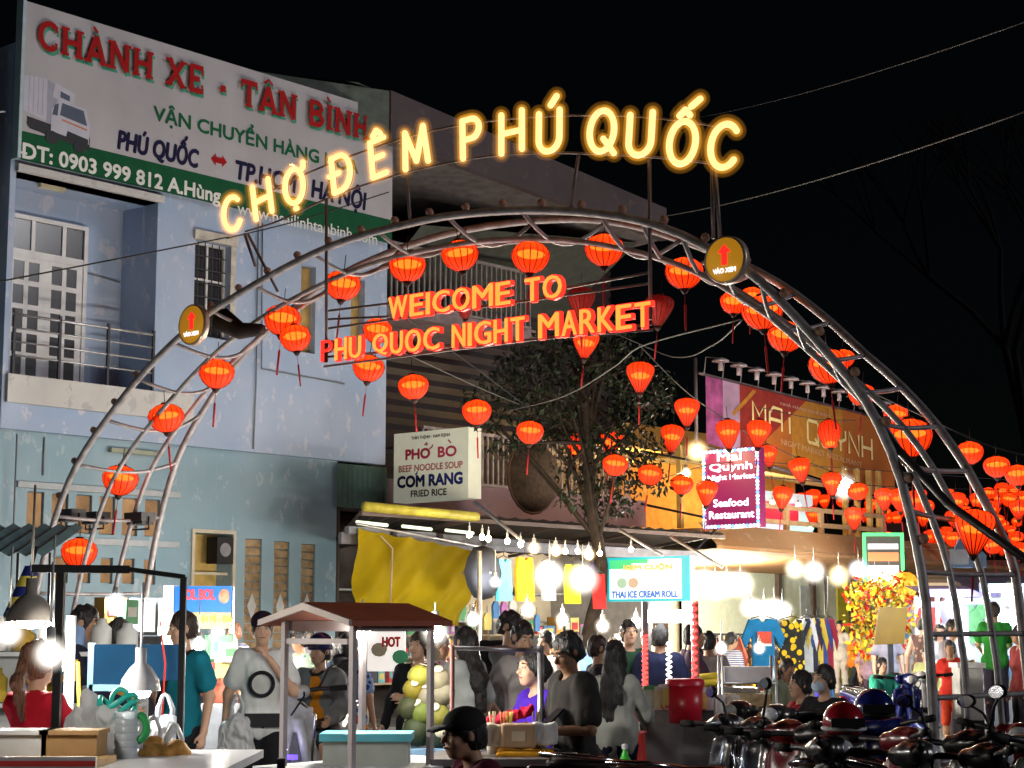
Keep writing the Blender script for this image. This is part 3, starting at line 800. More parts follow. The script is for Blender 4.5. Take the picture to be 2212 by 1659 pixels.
# red and yellow words hung in the arch
FACE = E_('yellow_letter_face', (1,.4,.06), 1.2)
EDGE = E_('red_letter_edge', (1,.035,.02), 1.3)
DEAD = M('dead_letter', (.25,.05,.04), .5)
RHAL = halo('red_halo', (1,.02,.015), 3.2)
def words(label, rowname, lst, xa, ya, xb, yb, capx, dead={}):
    A, B = atu(xa, ya, UA-.02), atu(xb, yb, UA-.02)
    n = len(lst); cap = capx
    from_x = 0
    wd = []
    for ch in lst: wd.append(.36 if ch == ' ' else (.16 if ch == 'I' else (.95 if ch in 'MW' else (.82 if ch in 'OQCG' else .66))))
    gap = .17; tot = sum(wd) + gap*(n-1); sc_ = (A.y - B.y) / tot
    X = 0; cnt = {}
    for ch, ww in zip(lst, wd):
        if ch != ' ':
            cnt[ch] = cnt.get(ch, 0) + 1
            f = X / tot
            z = A.z + (B.z - A.z) * f
            o = sthing('light_letter', f'small red and yellow letter {ch} of {rowname}' + (f', the {["","first","second","third","fourth"][cnt[ch]]} {ch}' if lst.count(ch) > 1 else ''), 'letter', A.x, A.y - X*sc_, z, 'red and yellow welcome letters')
            w_m = ww*sc_
            key = ch + str(cnt[ch])
            mode = dead.get(key, 0)
            tx = MB()
            tx.text(ch, (-.02,0,0), rx, rz, w_m, cap, 0, .03, .0)
            def slab(mb, grow, x0, x1):
                g = grow*.19
                for i_, (gx, gz) in enumerate(((g,g),(-g,g),(g,-g),(-g,-g),(g,0),(-g,0),(0,g),(0,-g)) if grow else ((0,0),)): slab1(mb, gx, gz, x0 + i_*.0006, x1 + i_*.0006)
            def slab1(mb, gx, gz, x0, x1):
                vs, fs = text_arr(ch, 0., 0)
                pts = [(x0, -(p[0]*w_m) + gx, p[1]*cap + gz) for p in vs]
                mb.add(pts, fs, 0)
                k = len(pts); mb.add([(x1, q[1], q[2]) for q in pts], [tuple(reversed(f_)) for f_ in fs], 0)
                ec = {}
                for f_ in fs:
                    for a_, b_ in zip(f_, f_[1:] + f_[:1]):
                        ec[(a_, b_)] = 1
                for (a_, b_) in list(ec):
                    if (b_, a_) not in ec: mb.add([pts[a_], pts[b_], (x1,)+pts[b_][1:], (x1,)+pts[a_][1:]], [(0,3,2,1)], 0)
            if mode != 2:
                m = MB(); slab(m, .0, -.03, -.014); m.build('face', FACE if mode == 0 else EDGE, o)
            m = MB(); slab(m, .06 if mode == 0 else .02, -.01, .03); m.build('edge', EDGE if mode == 0 else DEAD, o)
        X += ww + gap
words('welcome', 'the welcome line', 'WEICOME TO', 843, 690, 1216, 643, .2, {})
words('market', 'the night market line', 'PHU QUOC NIGHT MARKET', 697, 782, 1408, 706, .205, {'P1': 1})

# two round arrow plates on the arch
def arrow(x, y, u, label, r):
    p = atu(x, y, u); o = sthing('arrow_sign', label, 'sign', p.x, p.y, p.z, 'round arrow signs on the arch')
    q9 = r/.25
    m = MB(); m.lathe([(.001,-.03),(r,-.03),(r,.03),(.001,.03)], 32); m.v = [(z, -x_, y_) for x_, y_, z in m.v]; m.build('disc', M('amber_disc', (.4,.24,.03), .5, var=.05, emit=.34, ecol=(1,.42,.02)), o)
    m = MB(); m.lathe([(r-.004,-.034),(r+.012,-.034),(r+.012,.034),(r-.004,.034)], 32); m.v = [(z, -x_, y_) for x_, y_, z in m.v]; m.build('rim', M('gold_rim', (.45,.36,.3), .4, .5), o)
    m = MB(); q = [(-.035,-.06),(.035,-.06),(.035,.08),(.085,.08),(0,.17),(-.085,.08),(-.035,.08)]
    m.plate([(-.032, -a*q9, b*q9) for a, b in q], (-1,0,0), .008); m.build('arrow', E_('red_led', (1,.02,.015), 1.3), o)
    MB().text('VÀO XEM', (-.033, .15*q9, -.15*q9), rx, rz, .3*q9, .07*q9, 0, .03, .004).build('lettering', E_('white_led', (.85,.88,1), 1.6), o)
arrow(419, 702, UA-.1, 'round amber plate with red up arrow on the left shoulder of the arch', .2)
arrow(1570, 562, UA-.1, 'round amber plate with red up arrow on the right shoulder of the arch', .18)

# ================================================================ lanterns
def lantern_mats():
    m = bpy.data.materials.new('red_silk'); m.use_nodes = True
    n = m.node_tree; b = n.nodes['Principled BSDF']
    b.inputs['Base Color'].default_value = (.75,.05,.02,1); b.inputs['Roughness'].default_value = .6
    b.inputs['Emission Color'].default_value = (1,.035,.008,1); b.inputs['Emission Strength'].default_value = .6
    tr = n.nodes.new('ShaderNodeBsdfTranslucent'); tr.inputs[0].default_value = (.95,.075,.012,1)
    mx = n.nodes.new('ShaderNodeMixShader'); mx.inputs[0].default_value = .6
    n.links.new(b.outputs[0], mx.inputs[1]); n.links.new(tr.outputs[0], mx.inputs[2])
    tp_ = n.nodes.new('ShaderNodeBsdfTransparent'); tp_.inputs[0].default_value = (1,.42,.1,1)
    m2 = n.nodes.new('ShaderNodeMixShader'); m2.inputs[0].default_value = .22
    n.links.new(mx.outputs[0], m2.inputs[1]); n.links.new(tp_.outputs[0], m2.inputs[2]); n.links.new(m2.outputs[0], n.nodes['Material Output'].inputs[0])
    oi = n.nodes.new('ShaderNodeObjectInfo'); mr_ = n.nodes.new('ShaderNodeMapRange'); mr_.inputs[3].default_value = .36; mr_.inputs[4].default_value = .85
    n.links.new(oi.outputs['Random'], mr_.inputs[0]); n.links.new(mr_.outputs[0], b.inputs['Emission Strength'])
    return m
SILK = lantern_mats()
DSILK = M('unlit_red_silk', (.3,.015,.012), .6, var=.15, emit=.06, ecol=(1,.02,.01))
GLOW = E_('lantern_bulb', (1,.55,.17), 6); GLOW.cycles.emission_sampling = 'NONE'
RIB = M('lantern_rib', (.12,.012,.006), .6)
CAPM = M('lantern_cap', (.03,.01,.008), .6)
TAS = M('red_tassel', (.3,.015,.015), .8)
PROF = {
 'round': [(.1,-.43),(.23,-.37),(.39,-.23),(.48,-.05),(.5,.07),(.455,.21),(.34,.32),(.14,.4)],
 'drop': [(.08,-.62),(.16,-.5),(.3,-.24),(.43,.02),(.48,.2),(.45,.34),(.34,.43),(.18,.48),(.1,.5)],
 'bulb': [(.14,-.6),(.26,-.52),(.3,-.36),(.42,-.1),(.46,.12),(.42,.34),(.28,.52),(.12,.6)],
}
_lp = {}
def lantern_proto(kind, lit, lamp):
    k = (kind, lit, lamp)
    if k not in _lp:
        pr = catmull(PROF[kind], 15)
        o = link('lantern', None); o.empty_display_size = .1
        MB().lathe([tuple(p) for p in pr], 32, scal=.022).build('shell', SILK if lit else DSILK, o)
        m = MB()
        for j in range(16):
            q = 2*math.pi*(j*2)/32
            m.tube([(p[0]*1.008*math.cos(q), p[0]*1.008*math.sin(q), p[1]) for p in pr[::2]], .014, 4, caps=False)
        m.build('ribs', RIB, o)
        z0, z1 = PROF[kind][0][1], PROF[kind][-1][1]
        m = MB(); m.lathe([(.001,z1+.07),(.11,z1+.06),(.13,z1-.01),(.1,z1-.02),(.001,z1-.02)], 12); m.tube([(0,0,z1+.06),(0,0,z1+.5)], .012, 4); m.build('top_cap', CAPM, o)
        m = MB(); m.lathe([(.001,z0+.02),(.13,z0+.02),(.1,z0-.05),(.05,z0-.12),(.001,z0-.13)], 12); m.build('bottom_cap', CAPM, o)
        m = MB(); m.tube([(0,0,z0-.12),(0,0,z0-.4)], .008, 4); m.tube([(0,0,z0-.4),(.004,0,z0-.46),(0,.004,z0-1.1)], [.02,.034,.026], 6); m.build('tassel', TAS, o)
        if lit and lamp:
            
            m = MB(); zc = .08 if kind == 'round' else .02; rb = .38 if kind == 'round' else (.32 if kind != 'bulb' else .2)
            if kind == 'bulb': zc = -.4
            m.lathe([(.001,zc-.1),(rb*.6,zc-.08),(rb*.9,zc-.04),(rb,zc),(rb*.9,zc+.04),(rb*.6,zc+.08),(.001,zc+.1)], 16); m.build('bulb', GLOW, o)
            point(o, (0,0,zc+.16), 1.6, (1,.6,.25), .04)
        _lp[k] = [o, False]
    e = _lp[k]
    if not e[1]: e[1] = True; return e[0]
    return copy_tree(e[0])
def lantern(x, y, wpx, kind, label, d=None, u=None, lit=True, lamp=True, group='red market lanterns', dia=None):
    if u is not None:
        p = atu(x, y, u); d = depth_uw(p.x, p.y); p = W(p.x, p.y, p.z)
    else:
        if d is None: d = FPX * .36 / (wpx * PS)
        p = at(x, y, d)
    s = wpx * PS / FPX * d / (1.0 if kind == 'round' else .96)
    o = lantern_proto(kind, lit, lamp)
    o.location = p; o.scale = (s, s, s*random.uniform(.96,1.04)); o.rotation_euler = (random.uniform(-.13,.13), random.uniform(-.13,.13), random.uniform(0, 6))
    for c in o.children:
        if c.type == 'LIGHT' and False: pass
    return tag(o, label, 'lantern', group)
UL = 12.2
for (x, y, w, lb) in ((171,1195,77,'lowest round red lantern on the left arch leg'),(260,1037,77,'round red lantern on the left arch leg, second from the bottom'),(359,903,77,'round red lantern on the left arch leg, third from the bottom'),(468,807,77,'round red lantern under the left arrow plate, top of the leg row'),
    (610,692,80,'upper of the two touching round lanterns left of the market words'),(638,731,68,'lower of the two touching round lanterns left of the market words'),
    (740,617,80,'round lantern under the arch left of the welcome words'),(880,577,82,'round lantern hung above the W of the welcome words'),(994,552,82,'round lantern under the crown with the amber M above it'),(1146,556,84,'round lantern under the crown above the word TO'),
    (1305,540,86,'round lantern under the crown, rightmost of the crown row'),(1478,590,85,'round lantern left of the right arrow plate')):
    lantern(x, y, w, 'round', lb, u=UL)
for (x, y, w, k, lb, dd) in ((815,715,64,'round','round lantern behind the start of the market words',19),(796,796,70,'round','round lantern below the letters PHU',19),(893,836,68,'round','round lantern over the noodle shop sign',None),(1030,890,64,'round','round lantern just right of and above the noodle shop sign',None),
    (1145,934,60,'round','round lantern over the bamboo basket',None),(1245,962,42,'bulb','narrow tall lantern left of the tree trunk',27),(1320,957,50,'drop','drop lantern just right of the tree trunk',27),(1329,1005,56,'round','round lantern below the drop lantern by the tree',None),
    (1265,742,58,'drop','lit drop lantern under the letters MARK',22),(1383,813,62,'drop','drop lantern alone against the tree crown below the T of MARKET',None),(1484,888,56,'drop','drop lantern left of the restaurant banner',None),(1452,945,52,'drop','drop lantern lower left of the restaurant banner',None),
    (1404,1026,54,'round','round lantern in front of the yellow upstairs room',None),(1473,1047,50,'round','round lantern left of the purple sign',None),(1527,1063,48,'drop','lantern over the left edge of the purple sign',None),(1585,1068,42,'round','round lantern across the middle of the purple sign',None),(1629,1072,38,'round','lantern over the right edge of the purple sign',None),
    (1573,935,54,'drop','drop lantern over the top of the purple sign',None),(1639,935,54,'drop','drop lantern right of the top of the purple sign',None),(1659,983,44,'drop','drop lantern beside the upper right corner of the purple sign',None),(1728,1013,48,'drop','lantern in front of the white lit window upstairs',None),
    (1792,938,52,'bulb','lantern with bright lower end on the orange banner',None),(1797,1043,44,'drop','lantern straight below the one on the orange banner',None),(1690,1073,44,'drop','lantern right of the purple sign in front of the wooden rail',None)):
    lantern(x, y, w, k, lb, d=dd)
lantern(1003, 662, 46, 'drop', 'dim drop lantern behind the second letter O of the welcome words', d=21, lit=False)
lantern(1256, 652, 62, 'drop', 'dark unlit drop lantern right of the word TO', d=20, lit=False)
lantern(1424, 668, 64, 'drop', 'dark unlit drop lantern behind the end of the market words', d=20, lit=False)
for (x, y, w, k, lb, dd) in ((1585,654,60,'round','left one of the lantern cluster below the right arrow plate',16.5),(1625,642,52,'round','rear lantern of the cluster below the right arrow plate',18),(1647,675,92,'round','largest lantern of the cluster below the right arrow plate',None),(1697,727,82,'round','lowest lantern of the cluster below the right arrow plate',None),
    (1790,791,88,'round','big round lantern behind the right arch leg above the orange banner',None),(1822,775,50,'round','lantern between the pipes of the right arch leg above the banner',17),(1862,853,60,'round','round lantern between the pipes beside the end of the orange banner',None),(1936,898,56,'round','upper lantern between the pipes low on the right arch leg',18),
    (1966,945,96,'round','big lantern between the pipes low on the right arch leg',None),(2105,1145,88,'drop','large cone lantern hanging low between the right pipes',13.5),(2095,978,58,'round','round lantern right of the arch leg, left of a pair',None),(2153,1008,58,'round','round lantern at the right edge, right of a pair',None),(2198,1027,54,'round','round lantern cut by the right edge of the photo',None)):
    lantern(x, y, w, k, lb, d=dd)
far = [(1730,1077,30),(1757,1075,34),(1757,1113,36),(1853,1062,46),(1845,1118,42),(1872,1112,30),(1882,1090,30),(1910,1077,42),(1942,1078,44),(1912,1108,26),(1937,1119,28),(1978,1082,44),(2000,1095,38),(1995,1120,30),(2066,1085,42),(2085,1110,40),(2078,1090,30),(2112,1083,36),(2135,1066,32),(2140,1100,36),(2165,1060,32),(2180,1080,36),(2200,1100,40),(2190,1060,30),(2204,1075,30),(2060,1120,36),(2030,1160,34),(2060,1165,38),(2010,1160,30),(2130,1125,44),(2145,1180,40),(2195,1165,34),(2085,1130,34),(2165,1135,30),(1960,1105,28),(2205,1190,36),(1820,1085,28)]
random.seed(77)
far += [(random.uniform(1890,2215), random.uniform(1062,1185), random.uniform(22,34)) for _ in range(26)] + [(random.uniform(1660,1900), random.uniform(1060,1120), random.uniform(20,28)) for _ in range(8)]
for i, (x, y, w) in enumerate(far):
    lantern(x, y, w, 'drop' if i % 3 else 'round', 'small red lantern strung far down the market street', lamp=True, group='small lanterns far down the street', d=FPX*.38/(w*PS))

# ---------------------------------------------------------------- wires
WIRE = M('black_wire', (.03,.03,.032), .6); GW = M('grey_wire', (.1,.1,.095), .7)
def wire(pts, label, mat=WIRE, r=.008, sag=.0):
    P = [at(*q) for q in pts]
    if len(P) == 2:
        a, b = P; P = [a.lerp(b, t/14) - Vector((0,0,4*sag*(t/14)*(1-t/14))) for t in range(15)]
    else: P = [Vector(p) for p in catmull([tuple(p) for p in P], 28)]
    tag(MB().tube(P, r, 5).build('wire', mat), label, 'cable')
wire([(1430,468,26),(2240,232,14)], 'grey cable rising from the arch crown to the right edge', GW, .007, .1)
wire([(1500,255,30),(2240,38,16)], 'faint upper cable crossing the night sky at top right', M('faint_wire', (.06,.06,.06), .6), .007, .1)
wire([(-20,612,17),(250,560,18),(495,512,19)], 'black cable crossing the balcony door to the arch', WIRE, .009)
wire([(490,515,19),(640,478,20),(840,415,22)], 'black cable crossing the billboard behind the letters', WIRE, .008)
wire([(868,760,20),(1030,835,23),(1150,885,26),(1300,945,28),(1420,990,31)], 'lantern wire running from the arch past the noodle sign to the tree', GW, .008)
wire([(830,655,19),(1000,775,22),(1140,880,25)], 'thin wire hanging behind the welcome words', WIRE, .007)
wire([(1090,890,24),(1220,855,22),(1330,790,20),(1380,750,19),(1600,690,16)], 'slack wire from the basket to the right arch shoulder', GW, .008)
wire([(1330,720,20),(1450,770,20),(1540,745,18),(1605,690,16)], 'slack wire under the right arch shoulder', WIRE, .008)
wire([(1380,745,24),(1500,860,27),(1660,960,30),(1850,1040,34)], 'lantern wire crossing the orange banner', WIRE, .009)
wire([(1640,880,26),(1760,905,27),(1850,908,28)], 'short wire along the orange banner', WIRE, .007)
wire([(1890,850,18),(2040,920,17),(2130,960,17),(2220,985,17)], 'wire with the right hand lanterns at the edge of the photo', WIRE, .009)
wire([(1380,1050,28),(1560,1000,30),(1800,1010,33),(2220,1040,36)], 'long lantern wire in front of the purple sign', WIRE, .008)
wire([(1640,1030,30),(1900,1050,34),(2220,1060,40)], 'far lantern wire along the shop fronts', WIRE, .009)

# ================================================================ soft-body modelling: smooth union of tapered limbs, meshed by surface nets
def _bb(p):
    t = p[0]
    if t == 'cap': a, b, ra, rb = np.array(p[1]), np.array(p[2]), p[3], p[4]; r = max(ra, rb) * 1.02; return np.minimum(a,b)-r, np.maximum(a,b)+r
    if t == 'ell': c, r = np.array(p[1]), np.array(p[2]); m = max(r) if len(p) > 3 and p[3] is not None else r; return c-m, c+m
    if t == 'box': c, r = np.array(p[1]), np.array(p[2]); m = np.linalg.norm(r)+p[4] if p[3] is not None else r+p[4]; return c-m, c+m
def _sd(p, X, Y, Z):
    t = p[0]
    if t == 'cap':
        a, b, ra, rb = np.array(p[1], float), np.array(p[2], float), p[3], p[4]
        fl = p[5] if len(p) > 5 else None      # (axis vector, squash) flattens across that axis
        d = b - a; L2 = d @ d + 1e-12
        px, py, pz = X-a[0], Y-a[1], Z-a[2]
        h = np.clip((px*d[0]+py*d[1]+pz*d[2])/L2, 0, 1)
        qx, qy, qz = px-d[0]*h, py-d[1]*h, pz-d[2]*h
        if fl is not None:
            n = np.array(fl[0], float); n /= np.linalg.norm(n); s = qx*n[0]+qy*n[1]+qz*n[2]; k = 1/fl[1]-1
            qx, qy, qz = qx+n[0]*s*k, qy+n[1]*s*k, qz+n[2]*s*k
            return (np.sqrt(qx*qx+qy*qy+qz*qz) - (ra+(rb-ra)*h)) * (fl[1]*.5+.5)
        return np.sqrt(qx*qx+qy*qy+qz*qz) - (ra+(rb-ra)*h)
    c, r = np.array(p[1], float), np.array(p[2], float)
    px, py, pz = X-c[0], Y-c[1], Z-c[2]
    if len(p) > 3 and p[3] is not None:
        Rm = np.array(p[3])
        px, py, pz = Rm[0][0]*px+Rm[1][0]*py+Rm[2][0]*pz, Rm[0][1]*px+Rm[1][1]*py+Rm[2][1]*pz, Rm[0][2]*px+Rm[1][2]*py+Rm[2][2]*pz
    if t == 'ell':
        k0 = np.sqrt((px/r[0])**2+(py/r[1])**2+(pz/r[2])**2); k1 = np.sqrt((px/r[0]**2)**2+(py/r[1]**2)**2+(pz/r[2]**2)**2)
        return k0*(k0-1)/np.maximum(k1, 1e-6)
    q = np.abs(np.stack([px, py, pz])) - (r-p[4])[:,None,None,None]
    return np.sqrt((np.maximum(q,0)**2).sum(0)) + np.minimum(q.max(0), 0) - p[4]
def surf(prims, h=.012, k=.03, subs=()):
    bbs = [_bb(p) for p in prims]
    lo = np.min([b[0] for b in bbs], 0) - 2.5*h - k*.3; hi = np.max([b[1] for b in bbs], 0) + 2.5*h + k*.3
    n = np.ceil((hi-lo)/h).astype(int) + 1
    F = np.full(n, .2, np.float32)
    ax = [lo[i] + h*np.arange(n[i]) for i in range(3)]
    def region(b, pad):
        i0 = np.maximum(((b[0]-pad-lo)/h).astype(int), 0); i1 = np.minimum(((b[1]+pad-lo)/h).astype(int)+2, n)
        return i0, i1
    for p, b in zip(prims, bbs):
        kk = k
        if isinstance(p[-1], dict): kk = p[-1]['k']; p = p[:-1]
        i0, i1 = region(b, kk + 2*h)
        X, Y, Z = np.meshgrid(*[ax[i][i0[i]:i1[i]] for i in range(3)], indexing='ij')
        d = _sd(p, X, Y, Z)
        s = F[i0[0]:i1[0], i0[1]:i1[1], i0[2]:i1[2]]
        hh = np.maximum(kk - np.abs(s-d), 0)/max(kk, 1e-6)
        s[...] = np.minimum(s, d) - hh*hh*kk*.25
    for p in subs:
        b = _bb(p); i0, i1 = region(b, 3*h)
        if np.any(i1 <= i0): continue
        X, Y, Z = np.meshgrid(*[ax[i][i0[i]:i1[i]] for i in range(3)], indexing='ij')
        s = F[i0[0]:i1[0], i0[1]:i1[1], i0[2]:i1[2]]
        s[...] = np.maximum(s, -_sd(p, X, Y, Z))
    N = F < 0
    sh = [(0,0,0),(1,0,0),(0,1,0),(1,1,0),(0,0,1),(1,0,1),(0,1,1),(1,1,1)]
    m = n - 1
    def sl(A, o): return A[o[0]:o[0]+m[0], o[1]:o[1]+m[1], o[2]:o[2]+m[2]]
    cnt = sum(sl(N, o).astype(np.int8) for o in sh)
    act = (cnt > 0) & (cnt < 8)
    I = np.argwhere(act)
    P = np.zeros((len(I), 3)); C = np.zeros(len(I))
    fv = [F[I[:,0]+o[0], I[:,1]+o[1], I[:,2]+o[2]] for o in sh]
    for a in range(8):
        for bt in (1, 2, 4):
            b = a | bt
            if b == a: continue
            fa, fb = fv[a], fv[b]; cr = (fa < 0) != (fb < 0)
            t = np.where(cr, fa/(np.where(cr, fa-fb, 1)), 0)
            pa, pb = np.array(sh[a]), np.array(sh[b])
            P += np.where(cr[:,None], pa + (pb-pa)*t[:,None], 0); C += cr
    V = (I + P/np.maximum(C,1)[:,None])*h + lo
    idx = -np.ones(act.shape, int); idx[act] = np.arange(len(I))
    Q = []
    for axis in range(3):
        o = [0,0,0]; o[axis] = 1
        s0 = N[:n[0]-o[0], :n[1]-o[1], :n[2]-o[2]]; s1 = N[o[0]:, o[1]:, o[2]:]
        e = np.argwhere(s0 != s1)
        b, c = (axis+1) % 3, (axis+2) % 3
        e = e[(e[:,b] > 0) & (e[:,c] > 0) & (e[:,b] < m[b]) & (e[:,c] < m[c])]
        ins = N[e[:,0], e[:,1], e[:,2]]
        def g(db, dc):
            q = e.copy(); q[:,b] -= db; q[:,c] -= dc; return idx[q[:,0], q[:,1], q[:,2]]
        q4 = np.stack([g(1,1), g(0,1), g(0,0), g(1,0)], 1)
        q4[~ins] = q4[~ins][:, ::-1]
        Q.append(q4)
    return V, np.vstack(Q)
def surf_obj(name, prims, mat, parent=None, h=.012, k=.03, subs=(), wr=0., ws=9., seed=0, post=None):
    V, Q = surf(prims, h, k, subs)
    if wr:
        V = V.copy()
        for i in range(len(V)):
            p = Vector(V[i]) * ws + Vector((seed*3.1, seed*1.7, 0))
            p.z *= .45
            nv = noise.noise_vector(p); V[i] += np.array(nv) * wr + np.array(noise.noise_vector(p*2.7)) * wr*.4
    if post: V = post(V)
    me = bpy.data.meshes.new(name); me.vertices.add(len(V)); me.vertices.foreach_set('co', V.astype(np.float32).ravel())
    me.loops.add(Q.size); me.loops.foreach_set('vertex_index', Q.astype(np.int32).ravel())
    me.polygons.add(len(Q)); me.polygons.foreach_set('loop_start', np.arange(0, Q.size, 4, dtype=np.int32)); me.polygons.foreach_set('loop_total', np.full(len(Q), 4, np.int32))
    me.polygons.foreach_set('use_smooth', np.ones(len(Q), bool)); me.update(calc_edges=True)
    for m in (mat if isinstance(mat, (list, tuple)) else [mat]): me.materials.append(m)
    return link(name, me, parent)

SKIN = {'fair': M('skin_fair', (.62,.38,.26), .5, var=.06, scale=20), 'tan': M('skin_tan', (.42,.24,.15), .5, var=.06, scale=20), 'dark': M('skin_brown', (.26,.14,.085), .5, var=.06, scale=20)}
HAIR = {}
for k_, c_ in (('black',(.012,.01,.01)),('brown',(.16,.065,.035)),('grey',(.09,.085,.08)),('dkbrown',(.04,.022,.015))):
    m_ = M('hair_' + k_, c_, .42, var=0); n_ = m_.node_tree; tc_ = n_.nodes.new('ShaderNodeTexCoord'); mp_ = n_.nodes.new('ShaderNodeMapping'); mp_.inputs['Scale'].default_value = (70, 70, 5)
    no_ = n_.nodes.new('ShaderNodeTexNoise'); no_.inputs['Scale'].default_value = 1.6; no_.inputs['Detail'].default_value = 4
    n_.links.new(tc_.outputs['Object'], mp_.inputs['Vector']); n_.links.new(mp_.outputs[0], no_.inputs['Vector'])
    rp_ = n_.nodes.new('ShaderNodeValToRGB'); rp_.color_ramp.elements[0].position = .35; rp_.color_ramp.elements[1].position = .68
    rp_.color_ramp.elements[0].color = tuple(x*.4 for x in c_) + (1,); rp_.color_ramp.elements[1].color = tuple(x*2. for x in c_) + (1,)
    bp_ = n_.nodes.new('ShaderNodeBump'); bp_.inputs['Strength'].default_value = .9; bp_.inputs['Distance'].default_value = .02
    n_.links.new(no_.outputs[0], rp_.inputs[0]); n_.links.new(rp_.outputs[0], n_.nodes['Principled BSDF'].inputs['Base Color']); n_.links.new(no_.outputs[0], bp_.inputs['Height']); n_.links.new(bp_.outputs[0], n_.nodes['Principled BSDF'].inputs['Normal'])
    HAIR[k_] = m_
EYEW, EYEB, LIP = M('eye_white', (.7,.68,.65), .3, var=0), M('eye_dark', (.015,.01,.01), .2, var=0), M('lip', (.38,.13,.11), .5, var=0)
_cloth = {}
def cloth(c, nm=None):
    k = tuple(round(x,3) for x in c)
    if k not in _cloth: _cloth[k] = M(nm or 'cloth_%03d' % len(_cloth), c, .85, var=.14, scale=7, bump=.15)
    return _cloth[k]

def person(label, pos, face=0, H=1.65, skin='tan', hair='short', hcol='black', top=(.3,.3,.3), topk='tee', bot=(.03,.03,.04), botk='pants', arms=('hang','hang'), legs='stand', lean=0., nod=0., turn=0., fat=1., h=.012, shoes=(.05,.05,.05), female=False, group='people at the market', z0=0., feat=True, hatc=None, hem=None):
    s = H/1.75
    root = thing('person', label, 'person', (pos[0], pos[1], z0), R(face), group)
    f = fat
    sh = .162*(.9 if female else 1.03)
    hip_z = .93
    zoff = 0.
    if legs == 'sit': hip_z = .93
    V3 = lambda *a: np.array(a, float)
    ln = R(lean)
    def tl(p):                                 # lean the upper body forward about the hips
        p = np.array(p, float); d = p - V3(0, 0, hip_z)
        return V3(d[0], d[1]*math.cos(ln) - d[2]*math.sin(ln), d[1]*math.sin(ln) + d[2]*math.cos(ln)) + V3(0,0,hip_z)
    headc = tl((0, -.015, 1.635)); chinn = tl((0, -.01, 1.5))
    nk = R(nod); ty = R(turn)
    Rx = np.array([[1,0,0],[0,math.cos(nk),-math.sin(nk)],[0,math.sin(nk),math.cos(nk)]])
    Rz = np.array([[math.cos(ty),-math.sin(ty),0],[math.sin(ty),math.cos(ty),0],[0,0,1]])
    RH = Rz @ Rx
    hp = lambda x, y, z: headc + RH @ V3(x, y, z)
    # legs
    L = []
    for sx in (-1, 1):
        hj = V3(sx*.085, 0, hip_z - .02)
        if legs == 'sit': kn, an = V3(sx*.13, -.41, hip_z+.0), V3(sx*.13, -.42, hip_z - .42)
        elif legs == 'ride': kn, an = V3(sx*.17, -.36, hip_z-.1), V3(sx*.15, -.25, hip_z - .5)
        elif legs == 'walk': kn, an = (V3(.08, -.2, .53), V3(.08, -.16, .1)) if sx > 0 else (V3(-.08, .02, .5), V3(-.08, .3, .16))
        else: kn, an = V3(sx*.095, -.02, .5), V3(sx*.1, .03, .09)
        L.append((hj, kn, an))
    # arms: elbow and wrist in body space (x to the figure's left)
    AP = {'hang': ((.25,.03,1.14),(.27,-.04,.89)), 'hang2': ((.27,.04,1.15),(.31,-.08,.92)), 'phone': ((.23,-.02,1.13),(.1,-.28,1.14)), 'mouth': ((.24,-.14,1.16),(.06,-.2,1.4)), 'fwd': ((.22,-.16,1.17),(.16,-.4,1.08)),
          'bag': ((.25,.0,1.14),(.27,-.12,.93)), 'hip': ((.31,.07,1.15),(.2,-.05,.98)), 'table': ((.22,-.18,1.14),(.05,-.36,1.05)), 'ride': ((.25,-.16,1.15),(.24,-.42,1.06)), 'up': ((.27,-.1,1.25),(.17,-.3,1.45)), 'cross': ((.24,-.1,1.14),(-.02,-.22,1.18)), 'back': ((.25,.14,1.17),(.2,.16,.95))}
    S = []
    for sx, nm in ((-1, arms[0]), (1, arms[1])):
        e, w = AP[nm]
        S.append((tl((sx*sh, .01, 1.4)), tl((sx*e[0], e[1], e[2])), tl((sx*w[0], w[1], w[2])), sx))
    pr = []
    def torso(g):                              # ellipsoid stack
        w = (.92 if female else 1.)*f
        q = [((0,.005,hip_z), (.165*f+g, .115*f+g, .12+g)), ((0,0,1.08), (.145*w+g, .1*f+g, .14+g)), ((0,0,1.24), (.16*w+g, .112*f+g, .15+g)), ((0,.005,1.36), (.165*w+g, .1*f+g, .1+g))]
        o = [('ell', tl(c), r) for c, r in q]
        o += [('cap', tl((-sh*.82,.01,1.41)), tl((sh*.82,.01,1.41)), .058+g, .058+g)]
        if female: o += [('ell', tl((sx*.075,-.085,1.275)), (.068+g,.06+g,.066+g)) for sx in (-1,1)]
        return o
    pr += torso(0)
    pr += [('cap', tl((0,.012,1.42)), tl((0,.0,1.54)), .056, .05)]
    # head
    pr += [('ell', hp(0,.012,.02), (.075,.094,.098), RH), ('ell', hp(0,-.035,-.05), (.056,.06,.066), RH), ('ell', hp(0,-.058,-.092), (.03,.026,.022), RH, {'k':.03}),
           ('cap', hp(0,-.088,.012), hp(0,-.112,-.025), .009, .0145, {'k':.012}), ('ell', hp(0,-.078,.036), (.05,.016,.012), RH, {'k':.02}),
           ('ell', hp(0,-.088,-.062), (.024,.014,.01), RH, {'k':.012})]
    for sx in (-1,1): pr += [('ell', hp(sx*.079,.01,-.005), (.01,.022,.033), RH, {'k':.008}), ('ell', hp(sx*.04,-.068,-.03), (.022,.02,.02), RH, {'k':.02})]
    subs = [('ell', hp(sx*.031,-.094,.012), (.016,.012,.01), RH) for sx in (-1,1)]
    hands = []
